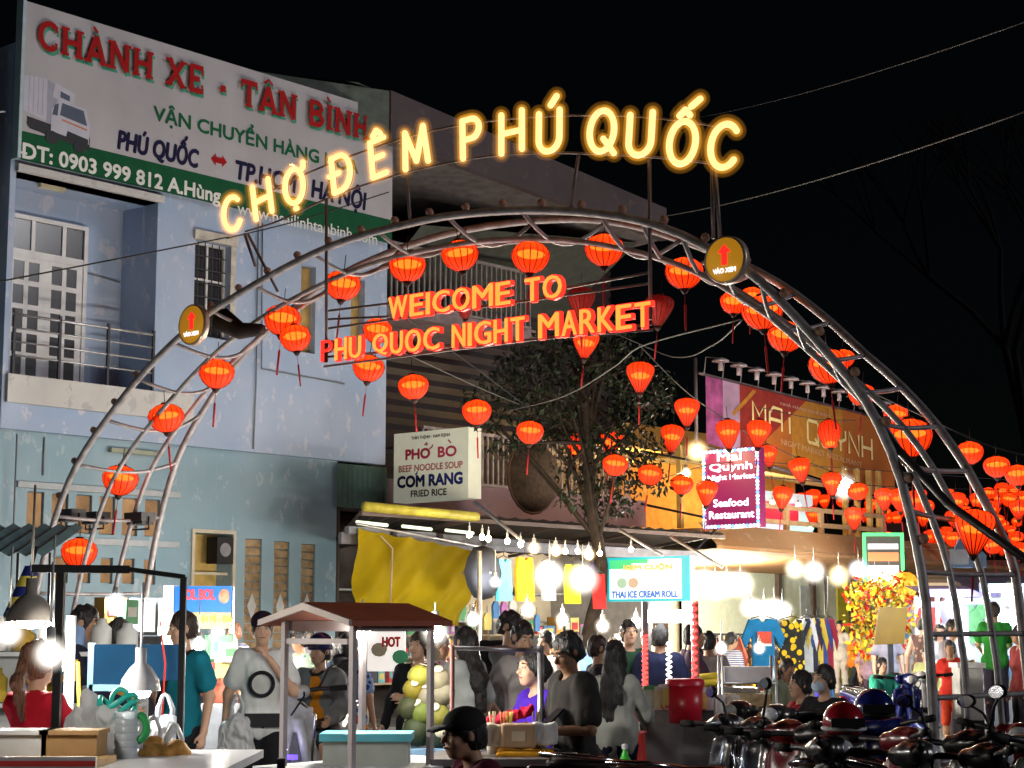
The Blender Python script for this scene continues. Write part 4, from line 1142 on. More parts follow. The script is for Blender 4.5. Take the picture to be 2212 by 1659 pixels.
    for a, e, w, sx in S:
        pr += [('cap', a, e, .052*f, .04*f), ('cap', e, w, .04*f, .027*f)]
        d = (w-e)/np.linalg.norm(w-e)
        med = V3(-sx,0,0); med = med - d*(med@d); med /= np.linalg.norm(med)+1e-9   # palm faces the body
        lat = np.cross(d, med)
        if lat[1] > 0: lat = -lat              # thumb side points forward
        pc = w + d*.05
        pr += [('cap', w + d*.015, w + d*.085, .026, .036, (med, .5))]
        kn = w + d*.09
        for j, (o, ln_) in enumerate(((.03,.072),(.011,.082),(-.009,.076),(-.028,.06))):
            b0 = kn + lat*o - d*.01; b1 = b0 + d*ln_*.5 + med*.008; b2 = b1 + d*ln_*.33 + med*.022
            pr += [('cap', b0, b1, .0095, .009, {'k':.004}), ('cap', b1, b2, .009, .0078, {'k':.004})]
        t0 = w + d*.03 + lat*.026; t1 = t0 + d*.034 + lat*.026 + med*.008; t2 = t1 + d*.032 + lat*.004 + med*.012
        pr += [('cap', t0, t1, .013, .011, {'k':.008}), ('cap', t1, t2, .011, .009, {'k':.004})]
        hands.append((w + d*.09, d, med, lat))
    for hj, kn, an in L:
        pr += [('cap', hj, kn, .085*f, .056*f), ('cap', kn, kn*.62+an*.38, .054*f, .056*f), ('cap', kn*.62+an*.38, an, .056*f, .036*f)]
    body = surf_obj('body', [tuple(p) for p in pr], SKIN[skin], root, h, .032, subs)
    # clothes
    def sleeve(fr, g):
        o = []
        for a, e, w, sx in S:
            if fr <= 1: o.append(('cap', a, a + (e-a)*fr, .058*f+g, .054*f+g+.01))
            else:
                o.append(('cap', a, e, .058*f+g, .048*f+g)); o.append(('cap', e, e + (w-e)*(fr-1), .047*f+g, .036*f+g))
        return o
    cuts = [('ell', tl((0,-.02,1.5)), (.075,.09,.06))]
    if topk != 'none':
        g = {'tee': .016, 'long': .018, 'jacket': .03, 'tank': .01, 'loose': .03}[topk]
        tp = torso(g)
        if topk != 'tank': tp += sleeve({'tee': .62, 'loose': .7, 'long': 1.9, 'jacket': 1.9}[topk], g*.8)
        hem_d = {'tee': .84, 'loose': .78, 'long': .86, 'jacket': .82, 'tank': .86}[topk]
        hem = hem or hem_d
        tp += [('cap', tl((-.06,0,hem+.1)), tl((.06,0,hem+.1)), .115*f+g, .115*f+g), ('box', tl((0,.003,hem+.07)), ((.15*f+g), (.095*f+g), .08), None, .05)]
        ct = list(cuts)
        if topk == 'tank': ct += [('cap', tl((sx*.2,-.0,1.4)), tl((sx*.26,0,1.3)), .06, .08) for sx in (-1,1)]
        cm = cloth(top) if isinstance(top, tuple) else top
        surf_obj({'tee':'t_shirt','loose':'t_shirt','long':'shirt','jacket':'jacket','tank':'tank_top'}[topk], tp, cm, root, h, .035, ct, .02, 8, len(label))
    pb = [('ell', (0,.005,hip_z-.01), (.165*f+.014, .118*f+.014, .11)), ]
    fr = {'pants': 1.93, 'shorts': .9, 'skirt': 1.1}[botk]
    for hj, kn, an in L:
        if fr <= 1: pb.append(('cap', hj, hj+(kn-hj)*fr, .098*f, .088*f))
        else: pb.append(('cap', hj, kn, .098*f, .07*f)); pb.append(('cap', kn, kn+(an-kn)*(fr-1), .07*f, .06*f))
    surf_obj('shorts' if botk == 'shorts' else 'trousers', pb, cloth(bot) if isinstance(bot, tuple) else bot, root, h, .03, (), .01, 10, 3)
    for hj, kn, an in L:
        surf_obj('shoe', [('ell', an + V3(0,-.06,-.045), (.045,.125,.045)), ('cap', an, an+V3(0,0,-.04), .045, .045)], cloth(shoes), root, .014, .03, [('box', an+V3(0,-.06,-.13), (.2,.3,.045), None, .001)])
    # hair or hat
    hm = HAIR[hcol]
    facecut = [('ell', hp(0,-.1,-.045), (.07,.075,.095), RH), ('box', hp(0,-.09,-.16), (.2,.1,.1), RH, .01)]
    cap_ = [('ell', hp(0,.02,.03), (.086,.106,.106), RH), ('ell', hp(0,.055,-.02), (.078,.072,.095), RH)]
    if hair == 'short': surf_obj('hair', cap_, hm, root, min(h,.01), .02, facecut + [('box', hp(0,.0,-.16), (.2,.2,.08), RH, .01)], .013, 30)
    elif hair == 'bald': surf_obj('hair', [('ell', hp(0,.03,.01), (.08,.098,.095), RH)], hm, root, min(h,.01), .02, facecut + [('box', hp(0,.0,-.15), (.2,.2,.08), RH, .01)], .004, 30)
    elif hair in ('long', 'verylong'):
        z = -.52 if hair == 'verylong' else -.34
        q = cap_ + [('cap', hp(0,.06,-.05), hp(0,.115,z*.6), .085, .1, (RH @ V3(0,1,0), .6)), ('cap', hp(0,.115,z*.6), hp(0,.12,z), .1, .06, (RH @ V3(0,1,0), .6))]
        q += [('cap', hp(sx*.07,.01,-.03), hp(sx*.085,.03,-.24), .03, .02) for sx in (-1,1)]
        surf_obj('hair', q, hm, root, min(h,.01), .025, facecut[:1], .016, 24)
    elif hair == 'pony':
        q = cap_ + [('ell', hp(0,.13,.06), (.04,.04,.04)), ('cap', hp(0,.14,.05), hp(.02,.17,-.14), .035, .045), ('cap', hp(.02,.17,-.14), hp(-.02,.14,-.34), .045, .012)]
        surf_obj('hair', q, hm, root, min(h,.01), .025, facecut + [('box', hp(0,-.05,-.2), (.2,.13,.1), RH, .01)], .013, 30)
    elif hair == 'bun':
        surf_obj('hair', cap_ + [('ell', hp(0,.115,.0), (.055,.05,.055))], hm, root, min(h,.01), .02, facecut + [('box', hp(0,-.02,-.17), (.2,.16,.08), RH, .01)], .013, 30)
    elif hair in ('cap', 'backcap'):
        surf_obj('hair', cap_, hm, root, min(h,.011), .02, facecut + [('box', hp(0,.0,-.16), (.2,.2,.08), RH, .01)], .004, 30)
        sg = -1 if hair == 'cap' else 1
        bq = [('ell', hp(0,.012,.055), (.093,.112,.085), RH), ('cap', hp(-.05,sg*.11,.045), hp(.05,sg*.11,.045), .03, .03, (RH @ V3(0,.25*sg,1), .3)), ('cap', hp(-.035,sg*.155,.035), hp(.035,sg*.155,.035), .03, .03, (RH @ V3(0,.3*sg,1), .28))]
        surf_obj('cap', bq, cloth(hatc or (.015,.015,.017)), root, .009, .02, [('box', hp(0,-sg*.02,-.06), (.2,.12,.08), RH, .01)])
    elif hair == 'helmet':
        hmx = M('helmet_navy', (.015,.02,.08), .18, var=.05, coat=.6)
        surf_obj('helmet', [('ell', hp(0,.01,.05), (.112,.13,.12), RH), ('cap', hp(-.06,-.12,.05), hp(.06,-.12,.05), .03, .03, (RH @ V3(0,-.2,1), .35))], hmx, root, .01, .02, [('box', hp(0,0,-.09), (.3,.3,.1), RH, .01)])
        surf_obj('hair', cap_, hm, root, .012, .02, facecut + [('box', hp(0,.0,-.16), (.2,.2,.08), RH, .01)])
        m = MB(); m.tube([hp(-.085,0,.0), hp(-.07,-.02,-.08), hp(0,-.045,-.125), hp(.07,-.02,-.08), hp(.085,0,0)], .006, 5); m.build('chin_strap', cloth((.03,.03,.03)), root)
    if feat:
        for sx in (-1,1):
            m = MB(); q = hp(sx*.031,-.0855,.012); m.ball(q, .0125, 8, 0, (1,1,.62)); q2 = hp(sx*.031,-.0935,.012); m.ball(q2, .0065, 6, 1); m.build('eye', [EYEW, EYEB], root)
            m = MB(); m.tube([hp(sx*.014,-.0975,.036), hp(sx*.032,-.098,.042), hp(sx*.052,-.085,.036)], [.003,.0045,.002], 5); m.build('eyebrow', hm, root)
        m = MB(); m.tube([hp(-.025,-.094,-.06), hp(-.01,-.102,-.057), hp(0,-.103,-.059), hp(.01,-.102,-.057), hp(.025,-.094,-.06)], [.002,.005,.005,.005,.002], 6); m.build('lips', LIP, root)
    root.scale = (s, s, s)
    return root, hands, hp, tl

# ================================================================ lamps
WHITE, WARM, COOL = (1,.93,.82), (1,.66,.28), (.8,.9,1)
SOCK = M('bulb_socket', (.5,.5,.48), .5)
def bulb_at(p, watts, label, col=WHITE, r=.05, drop=.25, group='bare bulbs over the stalls', long=1., glow=True):
    o = thing('light_bulb', label, 'light bulb', p, 0, group)
    L = watts / (4*math.pi*r*r*math.pi*long)
    m = MB(); m.lathe([(.001,-r*long*1.1),(r*.5,-r*long),(r*.9,-r*long*.55),(r,0),(r*.82,r*long*.5),(r*.45,r*long)], 12)
    m.build('globe', E_('bulb_%d_%d_%d' % (int(L), int(col[1]*100), int(col[2]*100)), col, L), o)
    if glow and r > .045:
        m = MB(); m.ball((0,0,0), 1, 16); m.build('bloom_ball', glow_vol('bulb_bloom_%d_%d_%d' % (int(col[1]*100), int(col[2]*100), int(r*1000)), col, 3.2/r), o).scale = (r*(2.9 if r > .062 else 2.1),)*3  # added ball of glow imitating bloom, no glass part of the lamp
    m = MB(); m.lathe([(r*.45,r*long),(r*.45,r*long+.07),(.001,r*long+.08)], 10); m.tube([(0,0,r*long+.07),(0,0,r*long+.07+drop)], .006, 4); m.build('socket', SOCK, o)
    return o
def bulb(x, y, d, watts, label, **k): return bulb_at(at(x, y, d), watts, label, **k)
bulb(112,1366,9.6,36,'bare white bulb above the red shirted woman, upper of two', drop=.4)
bulb(108,1412,8.3,10,'bare white bulb beside the head of the red shirted woman', drop=.3)
bulb(20,1367,9.8,45,'bare white bulb at the left edge of the photo', drop=.35)
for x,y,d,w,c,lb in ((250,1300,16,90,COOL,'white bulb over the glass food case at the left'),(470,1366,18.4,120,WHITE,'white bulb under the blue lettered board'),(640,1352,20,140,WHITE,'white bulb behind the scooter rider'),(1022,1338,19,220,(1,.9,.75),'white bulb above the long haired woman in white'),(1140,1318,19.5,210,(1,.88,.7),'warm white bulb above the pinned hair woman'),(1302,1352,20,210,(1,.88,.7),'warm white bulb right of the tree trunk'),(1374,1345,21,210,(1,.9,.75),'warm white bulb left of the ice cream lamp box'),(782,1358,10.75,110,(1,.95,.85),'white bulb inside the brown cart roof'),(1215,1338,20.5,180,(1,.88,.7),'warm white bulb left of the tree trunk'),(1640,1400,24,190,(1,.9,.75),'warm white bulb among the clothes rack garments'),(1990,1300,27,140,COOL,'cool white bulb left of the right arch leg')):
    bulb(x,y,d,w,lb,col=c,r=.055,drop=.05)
bulb(134,1430,9.4,30,'small white bulb behind the black stall post', drop=.3, r=.04)
bulb(430,1392,17,160,'white bulb behind the shoulder of the teal shirted man', drop=.3)
bulb(940,1365,11.2,22,'white bulb under the corner of the brown cart roof', drop=.06, r=.055)
bulb(1070,1257,23.5,30,'white bulb in front of the turquoise shirt', drop=.3)
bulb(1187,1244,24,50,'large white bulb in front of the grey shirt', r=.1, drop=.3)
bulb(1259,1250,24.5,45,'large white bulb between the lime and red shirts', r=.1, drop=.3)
bulb(1558,1400,20,60,'white bulb low beside the man in grey at the clothes rack', drop=.2)
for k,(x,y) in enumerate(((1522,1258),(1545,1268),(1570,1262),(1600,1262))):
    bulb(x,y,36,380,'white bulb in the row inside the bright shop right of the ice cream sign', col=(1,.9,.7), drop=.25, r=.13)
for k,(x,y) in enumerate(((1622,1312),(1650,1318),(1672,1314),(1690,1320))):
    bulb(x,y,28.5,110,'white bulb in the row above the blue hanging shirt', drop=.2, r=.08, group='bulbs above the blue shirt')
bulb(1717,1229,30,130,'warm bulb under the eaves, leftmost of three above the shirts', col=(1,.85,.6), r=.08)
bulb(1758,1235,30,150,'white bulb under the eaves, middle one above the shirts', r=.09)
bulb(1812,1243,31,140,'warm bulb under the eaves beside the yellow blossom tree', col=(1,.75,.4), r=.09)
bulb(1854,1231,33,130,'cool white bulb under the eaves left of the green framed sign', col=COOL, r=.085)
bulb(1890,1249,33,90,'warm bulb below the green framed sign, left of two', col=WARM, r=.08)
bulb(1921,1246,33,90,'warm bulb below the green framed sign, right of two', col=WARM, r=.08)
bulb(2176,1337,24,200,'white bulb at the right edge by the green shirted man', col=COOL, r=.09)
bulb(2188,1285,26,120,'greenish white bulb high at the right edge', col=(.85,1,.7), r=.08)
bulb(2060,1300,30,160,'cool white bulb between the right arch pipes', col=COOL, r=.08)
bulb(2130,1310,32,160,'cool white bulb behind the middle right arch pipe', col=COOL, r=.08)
bulb(1822,1052,34,90,'white bulb upstairs beside the wooden posts', r=.11)
bulb(1482,1022,29,40,'small warm bulb in the yellow upstairs room', col=WARM, r=.06)
bulb(1505,975,30,70,'warm bulb at the edge of the purple sign upstairs', col=WARM, r=.09)
zl = [(868,1200),(950,1214),(990,1225),(1110,1240),(1195,1262),(1280,1285),(1420,1302),(1480,1306),(1560,1304),(1630,1327),(1700,1318),(1900,1292)]
fl = ['warm string light under the dark awning, number %d from the tarpaulin end' % (i+1) for i in range(12)]
for i, (zx, zy) in enumerate(zl):
    big = i in (5,6,9)
    bulb((1250+.5877*zx)/1.736, (1300+.5877*zy)/1.736, 22.3+.28*i, 14 if big else 6, 'warm string light under the dark awning beside the yellow tarpaulin', col=WARM, r=.06 if big else .035, drop=.05, group='warm string lights under the awning')

# ================================================================ awnings, tarpaulin, shops
def shop(name, label, cat, u, w, z=0): return sthing(name, label, cat, u, w, z)
aw = shop('awning', 'long dark brown tin awning over the shops right of the yellow tarpaulin', 'awning', 21, 17.6, 3.0)
tin = M('dark_tin', (.06,.045,.04), .55, .3, var=.4, scale=3)
m = MB()
def slope(m, u0, u1, w0, w1, z0, z1, th=.04, n=26, amp=.02, mi=0):
    vs = []; fs = []
    for i in range(n*2+1):
        x = u0 + (u1-u0)*i/(n*2); a = amp*(1 if i % 2 else -1)
        vs += [(x,w0,z0+a),(x,w1,z1+a)]
        if i: fs.append((2*i-2,2*i,2*i+1,2*i-1))
    m.add(vs, fs, mi)
slope(m, -3.9, 4.9, 0, 2.9, .24, -.1); m.v = [(x + (2.1*max(0,y)/2.9 if x < -1 else 0)*min(1,(-1-x)/2.9 if x < -1 else 0), y, z) for x, y, z in m.v]; m.build('roof', tin, aw)
m = MB()
for x in (-1.7,.4,2.5,4.5): m.beam((x,0,.17),(x,2.9,-.16),.05)
m.beam((-3.9,.02,.17),(4.9,.02,.17),.06); m.beam((-2.6,1.4,.04),(4.9,1.4,.04),.05); m.build('rafter', M('brown_beam', (.1,.07,.06), .6, .2), aw)
m = MB()
m.tube([(-3.9,-.05,.26),(-1.6,-.05,.22)], .07, 8); m.build('rolled_tarp', M('yellow_tarp_roll', (.5,.44,.06), .5, var=.3), aw)
m = MB()
for k in range(4): m.box((-3.9+k*.95,.25,-.1-.02*k),(-3.1+k*.95,.33,.0-.02*k))
m.build('valance', [M('grey_blue_valance', (.16,.17,.2), .5, var=.2)], aw)
m = MB(); m.box((-3.95,.34,-.24),(4.6,.4,-.08)); m.build('front_beam', M('grey_beam', (.16,.16,.19), .5, .2, var=.2), aw)
m = MB()
for k in range(3): m.tube([(-3.8+k*.9,.2,.06-.02*k),(-3.2+k*.9,.2,.04-.02*k)], .025, 6)
m.build('tube_lamp', E_('pale_tube', (.9,.95,.7), 1.2), aw)
for a, b, lb in (((1025,1085),(1130,1170),'grey steel stay from the noodle sign down to the awning'),((1340,1145),(1430,1200),'grey steel stay from the tree to the awning'),((1450,1160),(1560,1225),'grey steel stay under the purple sign')):
    tag(MB().tube([at(*a,24.5), at(*b,23.5)], .025, 6).build('stay_rod', galv), lb, 'rod')
# yellow tarpaulin
def cloth_grid(name, corners, mat, parent, nx=40, ny=30, amp=.06, top_sag=0., seed=0, th=None, folds=((7,1.,.4),(13,.4,2.))):
    a, b, c, d = [Vector(p) for p in corners]     # top-left, top-right, bottom-right, bottom-left
    n = (b-a).cross(d-a).normalized()
    vs = []; fs = []
    for j in range(ny+1):
        t = j/ny
        for i in range(nx+1):
            s = i/nx
            p = a.lerp(b, s).lerp(d.lerp(c, s), t)
            f = sum(w*math.sin(fr*s + ph + (t*2.2*(fr*.17)) + seed) for fr, w, ph in folds)
            f += noise.noise(Vector((s*3+seed, t*4, 1))) * 1.3 + noise.noise(Vector((s*9+t*5+seed, t*3, 4)))*.5
            p = p + n*amp*f*(.35+.65*t) - Vector((0,0,top_sag*abs(math.sin(s*math.pi*5))*(1-t)))
            vs.append(p)
    for j in range(ny):
        for i in range(nx):
            k = j*(nx+1)+i; fs.append((k,k+nx+1,k+nx+2,k+1))
    return MB().add(vs, fs, 0, True).build(name, mat, parent)
TW = 17.75
q = [atw(*p, TW) for p in ((778,1140),(1031,1188),(1000,1352),(762,1310))]
tp = sthing('tarpaulin', 'yellow plastic tarpaulin hanging in folds behind the brown cart roof', 'tarpaulin', q[0].x, TW, 0)
B0 = Vector((q[0].x, TW, 0))
cloth_grid('sheet', [p - B0 for p in q], M('yellow_tarp', (.34,.25,.002), .85, var=.3, scale=1.2, trans=.3, bump=.4), tp, 90, 56, .05, .03, folds=((10,1.1,.4),(23,.7,2.),(43,.4,1.),(5,.6,0)))
m = MB(); a, b = q[0]-B0, q[1]-B0
m.tube([a+Vector((-.1,-.03,.05)), b+Vector((.1,-.03,.04))], .018, 6); m.build('rail', galv, tp)
m = MB(); c0 = atw(822,1158,TW-.12)-B0; c1 = atw(848,1185,TW-.12)-B0; c2 = atw(843,1310,TW-.12)-B0
m.tube([c0,c1,c2], .014, 5); m.build('tie_rope', M('tan_rope', (.4,.3,.2), .8), tp)
# poles under the awning
for k,(x,y0,y1,d,lb) in enumerate(((1036,1190,1420,23,'thin pale pole at the right end of the yellow tarpaulin'),(1783,1240,1400,32,'dark shop post beside the row of hanging shirts'))):
    p = at(x,y0,d); o = thing('awning_post', lb, 'post', (p.x,p.y,0))
    m = MB(); m.tube([(0,0,0),(0,0,p.z)], .03, 8); m.build('pole', galv if k == 0 else darkm, o)
    m = MB(); m.cbox((0,0,.02),(.14,.14,.03)); m.build('base_plate', darkm, o)
# first shop: clothing
cream = M('shop_cream_wall', (.72,.62,.45), .8, var=.08)
sh1 = shop('clothes_shop', 'open clothing shop under the dark awning behind the hanging shirts', 'shop', 22.6, 21.3)
m = MB(); m.box((-3.1,0,0.13),(3.0,.15,3.3)); m.build('back_wall', cream, sh1)
m = MB(); m.box((3.0,-2.2,0.13),(3.12,.15,3.3)); m.build('side_wall', M('shop_grey_wall', (.5,.47,.44), .8, var=.15), sh1)
m = MB()
for z in (.7,1.2,1.7,2.2): m.box((-3.0,-.45,z),(2.9,-.02,z+.03))
m.build('shelf', M('white_shelf', (.6,.6,.58), .6), sh1)
def shirt_mesh(w=.42, h=.6, t=.05, sleeves=True):
    ol = [(-.5,-1),(.5,-1),(.49,-.35),(.62,-.42),(.82,-.62),(.98,-.42),(.62,-.02),(.2,0),(.1,-.07),(-.1,-.07),(-.2,0),(-.62,-.02),(-.98,-.42),(-.82,-.62),(-.62,-.42),(-.49,-.35)]
    if not sleeves: ol = [(-.5,-1),(.5,-1),(.5,-.3),(.42,0),(.2,0),(.1,-.07),(-.1,-.07),(-.2,0),(-.42,0),(-.5,-.3)]
    m = MB(); pts = [(x*w*.6, -t/2 + .012*math.sin(x*7+y*5), y*h) for x, y in ol]
    m.plate(pts, (0,1,0), t); return m
HANGER = M('hanger', (.06,.05,.05), .5)
def hanging(x, y, d, col, label, w=.42, h=.6, sl=True, rz=None, group='shirts hung under the awning', mat=None, name='hanging_shirt', deco=None):
    p = at(x, y, d)
    o = thing(name, label, 'shirt', p, RZ - math.pi*.0 if rz is None else rz, group)
    shirt_mesh(w, h, .05, sl).build('cloth', mat or cloth(col), o)
    m = MB(); m.tube([(-w*.32,0,-.0),(0,0,.05),(w*.32,0,-.0)], .008, 4); m.tube([(0,0,.05),(0,0,.1),(.02,0,.125),(-.01,0,.14)], .006, 4); m.build('hanger', HANGER, o)
    if deco: deco(o)
    return o
hanging(1088,1208,24.2,(.08,.45,.55),'turquoise sleeveless shirt hanging under the awning', .46,.56,False)
hanging(1133,1204,24.6,(.75,.38,.01),'orange yellow shirt hanging under the awning', .58,.6,False)
hanging(1184,1212,25,(.33,.36,.4),'grey shirt hanging behind the large white bulb', .44,.55,False)
hanging(1236,1220,25.4,(.5,.62,.02),'lime green shirt hanging under the awning', .52,.55,False)
hanging(1294,1240,25.8,(.6,.03,.03),'red shirt hanging left of the ice cream sign', .4,.5,False)
hanging(1290,1215,26.2,(.1,.06,.2),'dark purple folded cloth above the red shirt', .5,.2,False)
u_ = at(1046,1237,23.8)
o = thing('folded_parasol', 'dark slate round parasol hung at the end of the tarpaulin', 'parasol', u_, RZ)
m = MB(); m.lathe([(.001,-.1),(.2,-.06),(.38,.02),(.36,.03),(.2,-.03),(.001,-.06)], 12, scal=.05); m.v = [(x, z, y) for x, y, z in m.v]; m.build('canopy', M('slate_canvas', (.035,.04,.055), .95), o)
m = MB(); m.tube([(0,-.12,0),(0,.4,0)], .012, 6); m.build('shaft', galv, o)
random.seed(11)
pal = [(.55,.08,.08),(.1,.25,.5),(.7,.6,.2),(.15,.4,.2),(.6,.6,.6),(.5,.2,.45),(.75,.4,.1),(.08,.08,.1),(.7,.68,.62),(.2,.5,.55)]
def goods(n, x0, x1, y0, y1, d0, d1, label, group, size=(.1,.22), name='goods_box', cat='packet'):
    for i in range(n):
        p = at(random.uniform(x0,x1), random.uniform(y0,y1), random.uniform(d0,d1))
        a, b, c = [random.uniform(*size) for _ in range(3)]
        m = MB(); m.cbox((0,0,c/2),(a,b*.7,c))
        m.cbox((0,-b*.35-.002,c*.5),(a*.7,.004,c*.4),1)
        o = m.build(name, [cloth(random.choice(pal)), cloth(random.choice(pal))]); o.location = p; o.rotation_euler = (0,0,RZ+random.uniform(-.3,.3)); tag(o, label, cat, group)
sb = shop('goods_shelf', 'shelves of small goods behind the stalls in the middle', 'shelf', 22.6, 20.5)
m = MB()
for z in (.75,1.15,1.5): m.box((-2.9,-.4,z-.03),(2.7,0,z))
for x in (-2.9,-.1,2.67): m.box((x,-.4,0.13),(x+.03,0,1.6))
m.build('board', M('shelf_wood', (.4,.3,.2), .7, var=.2), sb)
for z in (.75,1.15,1.5):
    x = -2.8
    while x < 2.6:
        a, c = random.uniform(.1,.26), random.uniform(.12,.3)
        m = MB(); m.box((-a/2,-.12,0),(a/2,.12,c)); m.box((-a*.35,-.124,c*.25),(a*.35,-.121,c*.7),1)
        o = m.build('goods_box', [cloth(random.choice(pal)), cloth(random.choice(pal))]); o.location = W(22.6+x+a/2, 20.3, z); o.rotation_euler = (0,0,RZ+random.uniform(-.2,.2))
        tag(o, 'small coloured packet on the shelves behind the middle stalls', 'packet', 'packets on the middle shelves'); x += a + random.uniform(.02,.1)
# hooks rail
hk = shop('hook_rail', 'black rail with pointed hooks below the hanging shirts', 'rail', 21.6, 19.6, 2.13)
m = MB(); m.box((-1.7,-.02,0),(1.7,.02,.03)); m.build('bar', darkm, hk)
for k in range(16):
    g_ = thing('hanging_pouch', 'small bright pouch hanging from the hook rail under the shirts', 'pouch', W(21.6-1.6+k*.21, 19.55, 2.1-random.uniform(0,.3)), RZ+random.uniform(-.4,.4), 'pouches on the hook rail')
    m = MB(); a_ = random.uniform(.05,.09); m.plate([(-a_,0,-.28),(a_,0,-.28),(a_*1.1,0,-.08),(a_*.5,0,0),(-a_*.5,0,0),(-a_*1.1,0,-.08)], (0,1,0), .04); m.build('pouch', cloth(random.choice(pal)), g_)
    MB().tube([(0,.02,0),(0,.02,.12)], .006, 4).build('cord', HANGER, g_)
for k in range(7): MB().tube([(-1.5+k*.5,0,.03),(-1.5+k*.5,0,.16)], [.03,.006], 5).build('hook', darkm, hk)

# second shop, bright
sh2 = shop('bright_shop', 'brightly lit cream shop interior right of the ice cream sign', 'shop', 30.2, 23.4)
m = MB(); m.box((-4.2,0,.13),(2.4,.15,3.2)); m.build('back_wall', M('bright_cream', (.8,.68,.5), .8, var=.06), sh2)
m = MB(); m.box((-4.32,-3,.13),(-4.2,.15,3.2)); m.build('side_wall', M('peach_wall', (.7,.52,.4), .8, var=.1), sh2)
m = MB(); m.box((2.0,-.5,.13),(17,-.35,3.2)); m.build('pale_wall', M('pale_green_wall', (.62,.66,.52), .8, var=.1), sh2)
m = MB(); m.box((-4.3,-4.9,3.22),(6.2,.1,3.3)); m.build('ceiling', M('shop_ceiling', (.35,.28,.2), .7, var=.15), sh2)
m = MB()
for x in (-1.2,.2,1.4): m.box((x,-.06,1.2),(x+.5,-.01,1.75))
m.build('picture_frame', M('dark_frame', (.08,.05,.04), .6), sh2)
m = MB()
for k,(x,c) in enumerate(((5.9,0),(6.6,1),(7.4,2),(8.3,0),(9.4,3),(10.6,1),(12,2),(13.4,3))): m.box((x,-.54,.3 if k % 2 else 1.0),(x+.5,-.505,2.6 if k % 2 else 1.9),c)
m.build('poster', [cloth((.55,.5,.05)), cloth((.45,.5,.5)), cloth((.25,.4,.1)), cloth((.5,.25,.1))], sh2)
m = MB()
for x in (5.6,7.1,8.9,10.2,11.4,12.8,14.5): m.box((x-.07,-.62,.13),(x+.07,-.505,3.2))
m.build('door_column', M('dark_column', (.12,.09,.07), .6), sh2)
def deco_red(o):
    m = MB(); m.box((-.11,-.04,-.42),(.13,-.034,-.2)); m.build('print', M('print_red_patch', (.65,.08,.04), .6), o)
    m = MB(); m.box((-.11,-.046,-.42),(.13,-.041,-.38)); m.build('print_band', M('print_white_band', (.7,.7,.7), .6), o)
hanging(1647,1336,27.5,(.015,.17,.36),'blue T-shirt with red print hanging at the clothes rack', .62,.72,True,RZ-.5,'shirts at the clothes rack',None,'hanging_shirt',deco_red)
def patt(name, c1, c2, sc):
    m = M(name, c1, .8, var=0); n = m.node_tree; b = n.nodes['Principled BSDF']
    tc = n.nodes.new('ShaderNodeTexCoord'); v = n.nodes.new('ShaderNodeTexVoronoi'); v.inputs['Scale'].default_value = sc
    r = n.nodes.new('ShaderNodeValToRGB'); r.color_ramp.interpolation = 'CONSTANT'; r.color_ramp.elements[0].color = c1+(1,); r.color_ramp.elements[1].position = .42; r.color_ramp.elements[1].color = c2+(1,)
    n.links.new(tc.outputs['Object'], v.inputs['Vector']); n.links.new(v.outputs['Distance'], r.inputs[0]); n.links.new(r.outputs[0], b.inputs['Base Color']); return m
YB = patt('yellow_black_print', (.7,.42,.01), (.02,.018,.015), 9)
YB2 = patt('brown_gold_print', (.35,.16,.03), (.03,.02,.02), 12)
hanging(1710,1338,27.8,None,'yellow and black patterned shirt at the clothes rack', .66,.78,False,RZ-.5,'shirts at the clothes rack',YB)
for k,(x,c,lb) in enumerate(((1742,(.5,.5,.5),'pale grey'),(1753,(.03,.03,.05),'black'),(1764,(.55,.4,.05),'mustard'),(1774,(.04,.06,.2),'navy'),(1786,(.25,.02,.04),'maroon'))):
    hanging(x,1335,28.5,c,f'{lb} shirt seen edge on in the row beside the patterned shirt',.3,.85,True,RZ-.9,'row of shirts by the shop post')
rk = shop('clothes_rack', 'dark metal clothes rack full of brown and gold garments in front of the bright shop', 'rack', 25.2, 17.0)
m = MB()
for x in (-1.2,1.6):
    for y in (-.2,.2): m.tube([(x,y,0.1),(x,y*.2,1.5)], .018, 6)
m.tube([(-1.2,0,1.5),(1.6,0,1.5)], .018, 6); m.build('frame', darkm, rk)
GM = [YB2, YB, cloth((.03,.02,.02)), cloth((.22,.05,.03)), patt('red_brown_print', (.3,.06,.03), (.05,.03,.02), 16)]
for k in range(20):
    o = thing('hanging_garment', 'brown and gold printed garment packed on the dark clothes rack', 'garment', W(24.1+k*.14, 17.0, 1.45), RZ+R(78)+random.uniform(-.1,.1), 'garments on the clothes rack')
    shirt_mesh(.5,.85+random.uniform(-.05,.1),.06, k % 2 == 0).build('cloth', GM[k % 5], o); MB().tube([(-.1,0,0),(0,0,.05),(.1,0,0)], .008, 4).build('hanger', HANGER, o)
o = hanging(1770,1450,25,(.06,.05,.45),'violet blue garment at the right end of the clothes rack', .5,.8,False,RZ+.3,'garments at the rack end')
o = hanging(1790,1452,25.4,(.02,.14,.4),'bright blue garment at the right end of the clothes rack', .5,.75,False,RZ+.3,'garments at the rack end')

